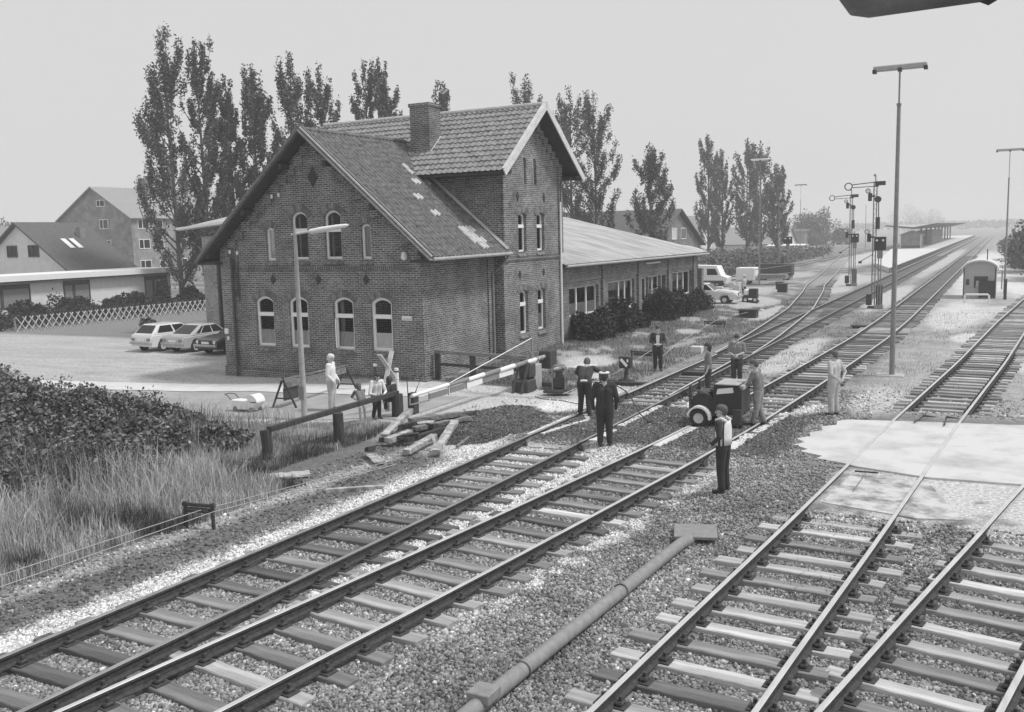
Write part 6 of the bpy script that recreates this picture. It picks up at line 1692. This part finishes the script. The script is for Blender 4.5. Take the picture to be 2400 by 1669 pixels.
    for xx, nm in ((h, 'front_bumper'), (-h, 'rear_bumper')):
        s = 1 if xx > 0 else -1
        b = MB(); b.box((min(xx - s * .04, xx + s * .09), -wa + .02, .42), (max(xx - s * .04, xx + s * .09), wa - .02, .53), bev=.02); b.build(nm, M['zinc'] if tone_ > .1 else M['lightgrey'], t)
        b = MB(); b.box((min(xx, xx + s * .015), -.26, .56), (max(xx, xx + s * .015), .26, .67)); b.build('number_plate', M['white'], t)
        for y_ in (-.58, .58):
            b = MB()
            if s > 0: b.lathe([(0, h - .02), (.085, h - .01), (.085, h - .06)], (0, y_, .64), axis='X', n=14)
            else: b.box((xx - .015, y_ - .12, .58), (xx + .05, y_ + .12, .72))
            b.build('headlight' if s > 0 else 'tail_light', M['white'] if s > 0 else M['grey'], t)
    b = MB(); b.box((h - .05, -.5, .55), (h + .004, .5, .73)); b.build('grille', M['black'], t)
    return t
M['carglass'] = mat_glass('car_glass', .025, .06)
car('white hatchback parked leftmost of the three by the station, its tail to the road', -38.1, 35.2, R(86), .74, 'hatch', -.42)
car('pale fastback parked in the middle between the white and the black car', -36.05, 35.5, R(86), .5, 'fast', -.42, L_=4.2)
car('black car with round lights parked against the station corner', -33.75, 35.4, R(-94), .025, 'sedan', -.42, L_=4.2)
car('white saloon standing beyond the far end of the annex', -17.95, 63.25, R(2), .76, 'sedan', L_=4.5)
# van, cabin trailer, handcart, tipper trailer
t = thing('white_van', 'white panel van standing behind the saloon', 'van', (-24.2, 84.5, gz(-24, 84)), R(0))
b = MB(); b.prism([(-2.0, .3), (2.2, .3), (2.3, .8), (1.75, 1.0), (1.35, 1.85), (-1.9, 1.95), (-2.05, 1.8)], lambda u, v, d: (u, d, v), -.85, .85); b.build('body', M['white'], t)
b = MB(); b.box((-2.2, -.86, .28), (2.0, -.8, .55)); b.build('sill', M['dark'], t)
b = MB(); b.prism([(.5, 1.05), (1.5, 1.05), (1.25, 1.6), (.5, 1.6)], lambda u, v, d: (u, d, v), -.87, -.84); b.build('side_window', M['carglass'], t)
for x in (-1.3, 1.4): wheel(t, (x, -.75, .3), .3, .18); wheel(t, (x, .75, .3), .3, .18)
t = thing('site_trailer', 'white box trailer right of the van with open frame behind', 'trailer', (-21.1, 88, gz(-21, 88)))
b = MB(); b.box((-.9, -.8, .35), (.8, .8, 1.55), bev=.05); b.build('body', M['white'], t)
b = MB(); b.beam((.8, -.7, 1.35), (3.6, 1.5, 1.7), .06, .06); b.beam((.8, -.7, .7), (3.6, 1.5, 1.0), .06, .06); b.box((1.0, -.4, .5), (3.5, .9, .9)); b.build('drawbar_frame', M['grey'], t)
for y in (-.7, .7): wheel(t, (0, y, .28), .28, .16)
t = thing('tipper_wagon', 'dark open wagon below the farthest semaphore', 'wagon', (-20.2, 95.6, gz(-20, 95)))
b = MB(); b.prism([(-1.8, .55), (1.7, .45), (1.7, 1.55), (-1.8, 1.6)], lambda u, v, d: (u, d, v), -.7, .7); b.build('body', M['dark'], t)
b = MB(); b.box((-1.7, -.6, .15), (1.6, .6, .5)); b.build('undercarriage', M['grey'], t)
for x in (-1.1, 1.1):
    for y in (-.62, .62): wheel(t, (x, y, .22), .26, .1)
t = thing('tool_handcart', 'dark handcart loaded with gear in front of the worker by the white car', 'handcart', (-15.4, 65.2, gz(-15.4, 65)))
b = MB(); b.box((-.5, -.3, .3), (.45, .3, .5)); b.box((-.1, -.28, .5), (.45, .25, .95), bev=.03); b.box((-.6, -.2, 0), (.5, .3, .15)); b.build('body', M['black'], t)
b = MB(); b.box((-.45, -.3, .5), (-.12, .2, .9), bev=.06); b.build('canister', M['white'], t)
for x in (-.3, .35): wheel(t, (x, -.34, .2), .2, .08)
t = thing('machinery_heap', 'jumble of pale machine parts behind the white saloon bonnet', 'machine parts', (-18.6, 71.5, gz(-18.6, 71))); b = MB(); rr = random.Random(4)
for k in range(10): x, y = rr.uniform(-1, 1), rr.uniform(-.4, .4); b.box((x - .2, y - .15, 0), (x + .2, y + .15, rr.uniform(.4, 1.1)), bev=.04)
b.build('parts', M['offwhite'], t)

# ---- eave of the signal box from which one looks
t = thing('signal_box_eave', 'dark weathered eave corner of the signal box jutting in at the top right', 'roof eave', (0, 0, 0))
ax = Vector((.253, .135, .034)).normalized()
b = MB(); p = Vector((-.222, 1.757, 5.368)); b.tube([p - ax * .1 + Vector((0, 0, .05)), p - ax * .05 + Vector((0, 0, .022)), p - ax * .012, p, p + ax * .9], [.004, .02, .042, .046, .05], 18); b.build('gutter', M['fascia'], t, smooth=True)
bk = Vector((-.5, -1.0, .05)).normalized()
b = MB(); q = [p + Vector((-.02, -.03, .05)), p + ax * .9 + Vector((0, 0, .05)), p + ax * .9 + bk * 2.6 + Vector((0, 0, .75)), p + bk * 2.6 + Vector((-.06, 0, .75))]
slab(b, [v + Vector((0, 0, .06)) for v in q], .05); b.build('roof_boards', M['soffit'], t)
b = MB(); b.tube([p + ax * .19 + Vector((0, 0, -.043)), p + ax * .205 + Vector((0, 0, -.047)), p + ax * .225 + Vector((0, 0, -.042))], [.004, .008, .004], 8); b.build('gutter_bracket', M['dark'], t)
# ---------------------------------------------------------------- people
M['hair_dark'] = mat('dark_hair', .035, .08, 30, rough=.7)
M['hair_mid'] = mat('brown_hair', .08, .14, 30, rough=.7)
M['hair_white'] = mat('white_hair', .6, .75, 30, rough=.8)
M['cl_black'] = mat('black_cloth', .036, .055, 10, rough=.95, bump=.3)
M['cl_dark'] = mat('dark_cloth', .045, .075, 10, rough=.95, bump=.3)
M['cl_mid'] = mat('grey_cloth', .15, .24, 7, rough=.95, bump=.3)
M['cl_check'] = mat('checked_cloth', .12, .36, 45, rough=.95, bump=.2)
M['cl_denim'] = mat('worn_denim', .2, .38, 6, rough=.95, bump=.3)
M['cl_light'] = mat('light_cloth', .38, .55, 6, rough=.95, bump=.3)
M['cl_white'] = mat('white_cloth', .68, .8, 6, rough=.95, bump=.2)
M['shoe'] = mat('dark_leather', .025, .05, 12, rough=.5)
M['shoe_white'] = mat('white_shoe', .6, .7, 12, rough=.6)
M['eye'] = mat('dark_eye', .03, .03, 5)

def capsule(a, b, ra, rb, n=12):
    a, b = np.array(a, float), np.array(b, float)
    d = b - a; L_ = np.linalg.norm(d)
    d = d / L_ if L_ > 1e-6 else np.array([0, 0, 1.])
    u = np.cross(d, [0, 0, 1.] if abs(d[2]) < .9 else [0, 1., 0]); u /= np.linalg.norm(u); v = np.cross(d, u)
    rings = []
    for f in np.linspace(-PI / 2 + .3, 0, 4): rings.append((a + d * ra * math.sin(f), ra * math.cos(f)))
    for f in np.linspace(0, PI / 2 - .3, 4): rings.append((b + d * rb * math.sin(f), rb * math.cos(f)))
    V = []
    for c, r in rings:
        for k in range(n):
            t_ = 2 * PI * k / n; V.append(c + r * (u * math.cos(t_) + v * math.sin(t_)))
    m = len(rings); F = [(i * n + k, i * n + (k + 1) % n, i * n + n + (k + 1) % n, i * n + n + k) for i in range(m - 1) for k in range(n)]
    F += [tuple(range(n - 1, -1, -1)), tuple(range((m - 1) * n, m * n))]
    return V, F

def voxel_body(segs, voxel, name, matnames, parent, smooth=4):
    mb = MB()
    for s in segs: mb.add(*capsule(s[0], s[1], s[2], s[3]))
    me = bpy.data.meshes.new('tmp'); me.from_pydata(mb.v, [], mb.f)
    bm = bmesh.new(); bm.from_mesh(me); bmesh.ops.recalc_face_normals(bm, faces=bm.faces); bm.to_mesh(me); bm.free()
    ob = bpy.data.objects.new('tmp', me); COL.objects.link(ob)
    r = ob.modifiers.new('r', 'REMESH'); r.mode = 'VOXEL'; r.voxel_size = voxel; r.use_smooth_shade = True
    sm = ob.modifiers.new('s', 'SMOOTH'); sm.factor = .5; sm.iterations = smooth
    dg = bpy.context.evaluated_depsgraph_get(); dg.update()
    out = bpy.data.meshes.new_from_object(ob.evaluated_get(dg))
    bpy.data.objects.remove(ob); bpy.data.meshes.remove(me)
    out.name = name
    nP = len(out.polygons); cen = np.zeros(nP * 3); out.polygons.foreach_get('center', cen); cen = cen.reshape(-1, 3)
    best = np.full(nP, 1e9); mi = np.zeros(nP, int)
    used = sorted(set(s[4] for s in segs)); 
    for s in segs:
        a, b = np.array(s[0], float), np.array(s[1], float); d = b - a; L2 = max(d @ d, 1e-9)
        t_ = np.clip(((cen - a) @ d) / L2, 0, 1); dist = np.linalg.norm(cen - a - t_[:, None] * d, axis=1) - (s[2] + (s[3] - s[2]) * t_) - (.004 if len(s) > 5 else 0)
        k = dist < best; best[k] = dist[k]; mi[k] = used.index(s[4])
    for u in used: out.materials.append(M[u])
    out.polygons.foreach_set('material_index', mi.astype(np.int32)); out.polygons.foreach_set('use_smooth', [True] * nP)
    out.update()
    return new_obj(name, out, parent)

def rotx(p, c, a):
    p, c = Vector(p), Vector(c); d = p - c; return Vector((d.x, d.y * math.cos(a) - d.z * math.sin(a), d.y * math.sin(a) + d.z * math.cos(a))) + c

def person(label, x, y, az, H=1.75, top='cl_dark', legs='cl_dark', shoes='shoe', hair='hair_dark', sleeve='long', lean=0.0, J=None, hd=1.0, head_tilt=0.0, head_turn=0.0, coat=False, bare=False, group=None, z0=None, sock=None, grip=.6, lower='trousers', hairlen=0.0, bulk=1.07):
    s = H / 1.75
    t = thing('person', label, 'person', (x, y, gz(x, y) if z0 is None else z0), -R(az), group)
    P = dict(pel=(0, 0, .95), waist=(0, .0, 1.08), chest=(0, .0, 1.3), neck=(0, .0, 1.47), head=(0, .02, 1.615),
             shL=(-.2, 0, 1.425), elL=(-.235, -.03, 1.14), wrL=(-.235, .04, .89), shR=(.2, 0, 1.425), elR=(.235, -.03, 1.14), wrR=(.235, .04, .89),
             hipL=(-.09, 0, .92), knL=(-.1, .015, .5), anL=(-.11, -.02, .09), toL=(-.14, .15, .035), hipR=(.09, 0, .92), knR=(.1, .015, .5), anR=(.11, -.02, .09), toR=(.14, .15, .035))
    P = {k: Vector(v) for k, v in P.items()}
    for k in ('waist', 'chest', 'neck', 'head', 'shL', 'elL', 'wrL', 'shR', 'elR', 'wrR'):
        f = .5 if k == 'waist' else 1.0
        P[k] = rotx(P[k], P['pel'], -lean * f)
    if J:
        for k, v in J.items(): P[k] = Vector(v)
    S = []
    def seg(a, b, ra, rb, m, pri=False): S.append((a * s, b * s, ra * s, rb * s, m) + ((1,) if pri else ()))
    upv = (P['neck'] - P['pel']).normalized()
    B = bulk
    for sx in (-1, 1):
        o = Vector((sx, 0, 0))
        sh = P['shL'] if sx < 0 else P['shR']
        seg(P['chest'] + o * .088, P['waist'] + o * .068, .115 * B, .11 * B, top); seg(P['waist'] + o * .068, P['pel'] + o * .078, .11 * B, .112 * B, top)
        seg(P['chest'] + o * .06 + upv * .08, sh, .085, .068 * B, top)
        n_ = 'L' if sx < 0 else 'R'
        fore = 'skin' if sleeve == 'short' else top
        seg(sh, P['el' + n_], .067 * B, .054 * B, top); seg(P['el' + n_], P['wr' + n_], .046 * (B if fore == top else .9), .034 * (1.1 if fore == top else .85), fore)
        if sleeve == 'rolled':
            S.pop(); seg(P['el' + n_], P['wr' + n_], .041, .029, 'skin')
        # hand: palm, four fingers, thumb
        d = (P['wr' + n_] - P['el' + n_]).normalized(); side = d.cross(Vector((0, 1, 0)) if abs(d.y) < .9 else Vector((0, 0, 1))).normalized(); nrm = d.cross(side).normalized()
        if nrm.y * 0 + nrm.dot(Vector((-sx, 0.2, 0))) < 0: nrm = -nrm
        side = nrm.cross(d).normalized()
        w0 = P['wr' + n_]; pc = w0 + d * .075
        for q in (-1, 1): seg(w0 + side * q * .012, pc + side * q * .026, .022, .019, 'skin')
        for k, (fl, off) in enumerate(((.066, -.036), (.076, -.012), (.072, .012), (.056, .036))):
            k0 = pc + side * off + d * .008; k1 = k0 + (d * (1 - grip * .5) + nrm * grip * .7).normalized() * fl * .5; k2 = k1 + (d * (1 - grip) + nrm * grip * 1.2).normalized() * fl * .5
            seg(k0, k1, .0105, .0098, 'skin'); seg(k1, k2, .0098, .0085, 'skin')
        tb = w0 + d * .03 - side * .03 ; t1 = tb + (d * .6 - side * .6 + nrm * .4).normalized() * .038; t2 = t1 + (d * .9 + nrm * .5).normalized() * .032
        seg(tb, t1, .013, .0115, 'skin'); seg(t1, t2, .0115, .009, 'skin')
        # legs
        hip, kn, an, to = P['hip' + n_], P['kn' + n_], P['an' + n_], P['to' + n_]
        if lower == 'shorts':
            mid = hip.lerp(kn, .55); seg(hip, mid, .1, .088, legs); seg(mid, kn, .068, .05, 'skin'); seg(kn, kn.lerp(an, .35), .05, .052, 'skin'); seg(kn.lerp(an, .35), an, .052, .032, 'skin')
        else:
            seg(hip, kn, .108 * B, .08 * B, legs); seg(kn, an.lerp(kn, .1), .078 * B, .072, legs)
        sm = shoes
        hl = an + Vector((0, -.03, -.04))
        seg(hl, an.lerp(to, .5) + Vector((0, 0, -.01)), .04, .042, sm); seg(an.lerp(to, .5) + Vector((0, 0, -.01)), to, .042, .034, sm)
    seg(P['pel'] + Vector((-.06, 0, -.03)), P['pel'] + Vector((.06, 0, -.03)), .105 * B, .105 * B, legs if not coat else top)
    if coat:
        for sx in (-1, 1): seg(P['pel'] + Vector((sx * .085, 0, .05)), P['pel'] + Vector((sx * .095, 0, -.14)), .115, .118, top)
    # neck and head
    hc = P['head']; fwd = (Matrix.Rotation(R(head_turn), 3, 'Z') @ Vector((0, 1, 0)))
    tilt = head_tilt; upd = (Vector((0, 0, 1)) * math.cos(tilt) + fwd * math.sin(tilt)).normalized(); fwd = (fwd * math.cos(tilt) - Vector((0, 0, 1)) * math.sin(tilt)).normalized(); rgt = fwd.cross(upd).normalized()
    def hp(r_, f_, u_): return hc + (rgt * r_ + fwd * f_ + upd * u_) * hd
    seg(P['neck'] - upv * .05, hp(0, -.015, -.04), .056, .053, 'skin')
    seg(hp(0, -.02, .035), hp(0, .012, .025), .088 * hd, .082 * hd, 'skin'); seg(hp(0, .02, 0), hp(0, .035, -.075), .07 * hd, .046 * hd, 'skin')
    seg(hp(0, .09, .02), hp(0, .112, -.022), .012 * hd, .017 * hd, 'skin'); seg(hp(-.03, .082, -.068), hp(.03, .082, -.068), .012 * hd, .012 * hd, 'skin')
    for sx in (-1, 1):
        seg(hp(sx * .083, -.005, .015), hp(sx * .088, -.012, -.02), .016, .012, 'skin'); seg(hp(sx * .033, .083, .022), hp(sx * .033, .084, .022), .013 * hd, .013 * hd, 'eye', True)
    voxel_body(S, .0095 if H > 1.4 else .0085, 'body', None, t)
    if hair:
        hs = [(hp(0, -.035, .055) * s, hp(0, .02, .07) * s, .092 * hd * s, .083 * hd * s, hair), (hp(0, -.05, .02) * s, hp(0, -.05, -.03 - hairlen) * s, .08 * hd * s, .064 * hd * s, hair)]
        for sx in (-1, 1): hs.append((hp(sx * .05, -.02, .04) * s, hp(sx * .058, -.01, .0 - hairlen * .6) * s, .05 * hd * s, .036 * hd * s, hair))
        voxel_body(hs, .011, 'hair', None, t, 2)
    return t, P, s, hp

def cap_on(t, hp, s, m='cl_white', band='cl_black'):
    c = hp(0, -.01, .075) * s; b = MB(); b.lathe([(0, .06), (.115, .052), (.13, .036), (.112, .018), (.1, .0), (0, .0)], c, n=20); o = b.build('cap', M[m], t, True)
    b = MB(); b.lathe([(.104, -.03), (.106, .012), (.1, .012), (.1, -.03)], c, n=20); b.box((c.x - .07, c.y + .08, c.z - .025), (c.x + .07, c.y + .15, c.z - .012)); b.build('cap_band', M[band], o)

# man in the white vest, nearest the camera
t, P, s, hp = person('man in dark clothes with white safety vest, hands before him, nearest the camera', -4.71, 17.78, -82, 1.73, 'cl_dark', 'cl_black', hair='hair_mid', lean=.04, J=dict(elL=(-.24, -.02, 1.16), wrL=(-.2, .15, 1.0), elR=(.24, 0, 1.15), wrR=(.2, .18, 1.0)), head_turn=20)
b = MB()
def vest_panel(y0, y1, name, m, off=0.0):
    V = []; n = 12
    zs_ = (.98, 1.12, 1.26, 1.38, 1.46)
    for z in zs_:
        for i in range(n + 1):
            y_ = y0 + (y1 - y0) * i / n
            a = y_ * PI
            rx_ = (.222 if z < 1.3 else .222 - (z - 1.3) * .45) + off; ry_ = (.15 if z < 1.3 else .15 - (z - 1.3) * .12) + off
            V.append((rx_ * math.sin(a), -ry_ * math.cos(a), z))
    F = [(j * (n + 1) + i, j * (n + 1) + i + 1, (j + 1) * (n + 1) + i + 1, (j + 1) * (n + 1) + i) for j in range(len(zs_) - 1) for i in range(n)]
    mb = MB(); mb.add([tuple(Vector(v) * s) for v in V], F)
    o = mb.build(name, M[m], t, True, fix=False)
    so_ = o.modifiers.new('t', 'SOLIDIFY'); so_.thickness = .012
    return o
vo = vest_panel(-.44, .44, 'vest_back', 'cl_white'); vest_panel(.56, 1.44, 'vest_front', 'cl_white')
vest_panel(.22, .36, 'vest_stripe', 'cl_black', .006); vest_panel(-.36, -.3, 'vest_stripe', 'cl_black', .006)
b = MB()
for sx in (-1, 1): b.tube([(sx * .1 * s, -.11 * s, 1.45 * s), (sx * .115 * s, 0, 1.5 * s), (sx * .1 * s, .11 * s, 1.45 * s)], .035 * s, 8)
b.build('vest_strap', M['cl_white'], t, True)
# official with the white-topped cap, seen from behind
t, P, s, hp = person('man in dark uniform jacket and white topped cap, seen from behind between the tracks', -8.31, 20.63, -22, 1.8, 'cl_black', 'cl_black', coat=True, bulk=1.12, hair='hair_dark', J=dict(elL=(-.28, -.02, 1.13), wrL=(-.26, .06, .88), elR=(.28, -.02, 1.13), wrR=(.26, .06, .88)))
cap_on(t, hp, s)
# man bending over the rail
t, P, s, hp = person('man in dark pullover bending over the first rail with a power tool, seen from behind', -10.17, 23.8, -14, 1.78, 'cl_dark', 'cl_black', lean=.8, hair='hair_mid', J=dict(elL=(-.3, .55, 1.12), wrL=(-.16, .68, .93), elR=(.36, .5, 1.16), wrR=(.34, .68, .92), hipL=(-.1, 0, .92), anL=(-.14, .05, .09), anR=(.13, -.1, .09), toR=(.16, .06, .035)), head_tilt=.8)
b = MB(); b.tube([Vector((-.09, -.09, .99)) * s, Vector((.0, -.115, 1.0)) * s, Vector((.09, -.09, .99)) * s], .032 * s, 8); b.build('shirt_tail', M['cl_white'], t, True)
tt = thing('rail_drill', 'pale power tool held by the bending man beside the rail', 'power tool', (-9.9, 24.55, .05), R(20)); b = MB(); b.tube([(0, 0, 0), (0, 0, .62)], [.03, .05], 10); b.box((-.09, -.07, .45), (.09, .07, .72), bev=.02); b.build('body', M['lightgrey'], tt)
b = MB(); b.tube([(-.25, 0, .74), (.25, 0, .74)], .02, 8); b.tube([(0, 0, 0), (0, 0, -.14)], .02, 6); b.build('handle', M['dark'], tt)
# man with paper in the yard
t, P, s, hp = person('man in dark open jacket over a white shirt, holding a paper in the yard', -11.47, 33.87, 160, 1.7, 'cl_dark', 'cl_black', coat=True, J=dict(elL=(-.27, .02, 1.16), wrL=(-.09, .24, 1.07), elR=(.27, .02, 1.16), wrR=(.1, .24, 1.07)), grip=.8)
b = MB(); b.prism([(-.055, 1.06), (.055, 1.06), (.07, 1.4), (-.07, 1.4)], lambda u, v, d: (u * s, d, v * s), .1, .128); b.build('shirt_front', M['cl_white'], t)
tp = thing('paper_sheet', 'folded white paper held by the man in the yard', 'paper', (-11.39, 33.63, gz(-11.4, 33.6) + 1.05), R(-160)); b = MB(); b.box((-.15, -.02, -.02), (.15, .1, 0)); b.build('sheet', M['cl_white'], tp)
# two men behind the compressor
person('young man in short sleeved shirt standing in profile behind the compressor', -8.1, 28.75, -105, 1.72, 'cl_mid', 'cl_black', sleeve='short', hair='hair_dark', hairlen=.06, J=dict(elL=(-.24, -.04, 1.13), wrL=(-.22, .05, .87)))
person('man in checked shirt with hands together, facing the camera behind the compressor', -7.85, 31.3, 172, 1.74, 'cl_check', 'cl_dark', sleeve='rolled', hair='hair_dark', head_tilt=.25, J=dict(elL=(-.27, .03, 1.15), wrL=(-.05, .24, 1.08), elR=(.27, .03, 1.15), wrR=(.06, .24, 1.05)), grip=.8)
# man with lance
t, P, s, hp = person('man in grey T shirt and stained jeans pointing a lance at the compressor', -5.5, 24.2, -85, 1.72, 'cl_mid', 'cl_denim', sleeve='short', lean=.16, hair='hair_mid', head_tilt=.35, J=dict(elL=(-.24, .2, 1.14), wrL=(-.13, .42, 1.02), elR=(.22, .15, 1.12), wrR=(.1, .38, .98), anL=(-.13, .1, .09), toL=(-.15, .27, .035), anR=(.12, -.12, .09), toR=(.15, .03, .035)), grip=.9)
tt = thing('air_lance', 'thin lance held by the man in the grey T shirt', 'lance', (-5.5, 24.2, gz(-5.5, 24.2)), R(85)); b = MB(); b.tube([(.15, -.1, .9), (0, .4, 1.0), (-.1, 1.3, .92)], .016, 8); b.box((-.06, .3, .9), (.08, .52, 1.04), bev=.02); b.build('shaft', M['dark'], tt)
# man with hands on hips at the deck edge
person('man in pale work clothes with arms behind him at the deck edge', -3.95, 26.15, -65, 1.76, 'cl_light', 'cl_light', hair='hair_mid', sleeve='short', head_tilt=.15, J=dict(elL=(-.31, -.12, 1.15), wrL=(-.1, -.19, 1.0), elR=(.31, -.12, 1.15), wrR=(.12, -.19, 1.0)), grip=.5)
# old man at the barricade
person('white haired old man in white shirt looking down, beside the street lamp', -18.35, 23.1, 72, 1.76, 'cl_white', 'cl_light', hair='hair_white', head_tilt=.35, bulk=1.1, J=dict(elL=(-.26, .0, 1.13), wrL=(-.15, .18, .94), elR=(.26, -.02, 1.13), wrR=(.18, .14, .93)))
# the children on the rail
person('small girl in white shorts bending over the timber beam, seen from behind', -15.8, 21.2, -58, 1.16, 'cl_mid', 'cl_white', 'shoe_white', 'hair_mid', sleeve='short', lean=.5, lower='shorts', hairlen=.07, hd=1.28, J=dict(elL=(-.24, .52, 1.1), wrL=(-.1, .62, 1.0), elR=(.24, .52, 1.1), wrR=(.1, .62, 1.0)), head_tilt=.4)
person('boy in white shirt leaning on the timber beam and looking at the camera side', -15.78, 21.85, 118, 1.36, 'cl_white', 'cl_black', 'shoe', 'hair_dark', hairlen=.05, lean=.22, hd=1.18, J=dict(elL=(-.3, .2, 1.02), wrL=(-.12, .42, .98), elR=(.34, .18, 1.0), wrR=(.2, .42, .98), knR=(.13, .16, .52), anR=(.12, -.05, .12)), head_tilt=.2)
person('boy in dark pullover sitting at the end of the timber beam, looking away', -15.62, 22.3, -40, 1.36, 'cl_dark', 'cl_dark', 'shoe_white', 'hair_dark', hairlen=.05, hd=1.18, z0=-.36, lean=.1, J=dict(knL=(-.14, .38, .93), anL=(-.14, .36, .5), toL=(-.15, .52, .45), knR=(.2, .36, .9), anR=(.24, .3, .48), toR=(.3, .44, .43), hipL=(-.1, .02, .92), hipR=(.1, .02, .92)))
# distant worker
person('distant worker in light top and dark trousers beside the white saloon', -16.3, 66.9, 100, 1.76, 'cl_light', 'cl_black', hair='hair_white')
# ---------------------------------------------------------------- hazy summer air
hz = MB(); hz.box((-1100, -60, -2.2), (900, 1700, 30))
hm = bpy.data.materials.new('haze_air'); hm.use_nodes = True
N = hm.node_tree.nodes; N.clear(); o_ = N.new("ShaderNodeOutputMaterial"); pv = N.new("ShaderNodeVolumePrincipled")
pv.inputs["Color"].default_value = (.93, .93, .93, 1); pv.inputs["Density"].default_value = .0011; pv.inputs["Anisotropy"].default_value = .0
hm.node_tree.links.new(pv.outputs[0], o_.inputs["Volume"])
tag(hz.build('haze', hm), 'pale haze over the far end of the station', None, None, 'stuff')
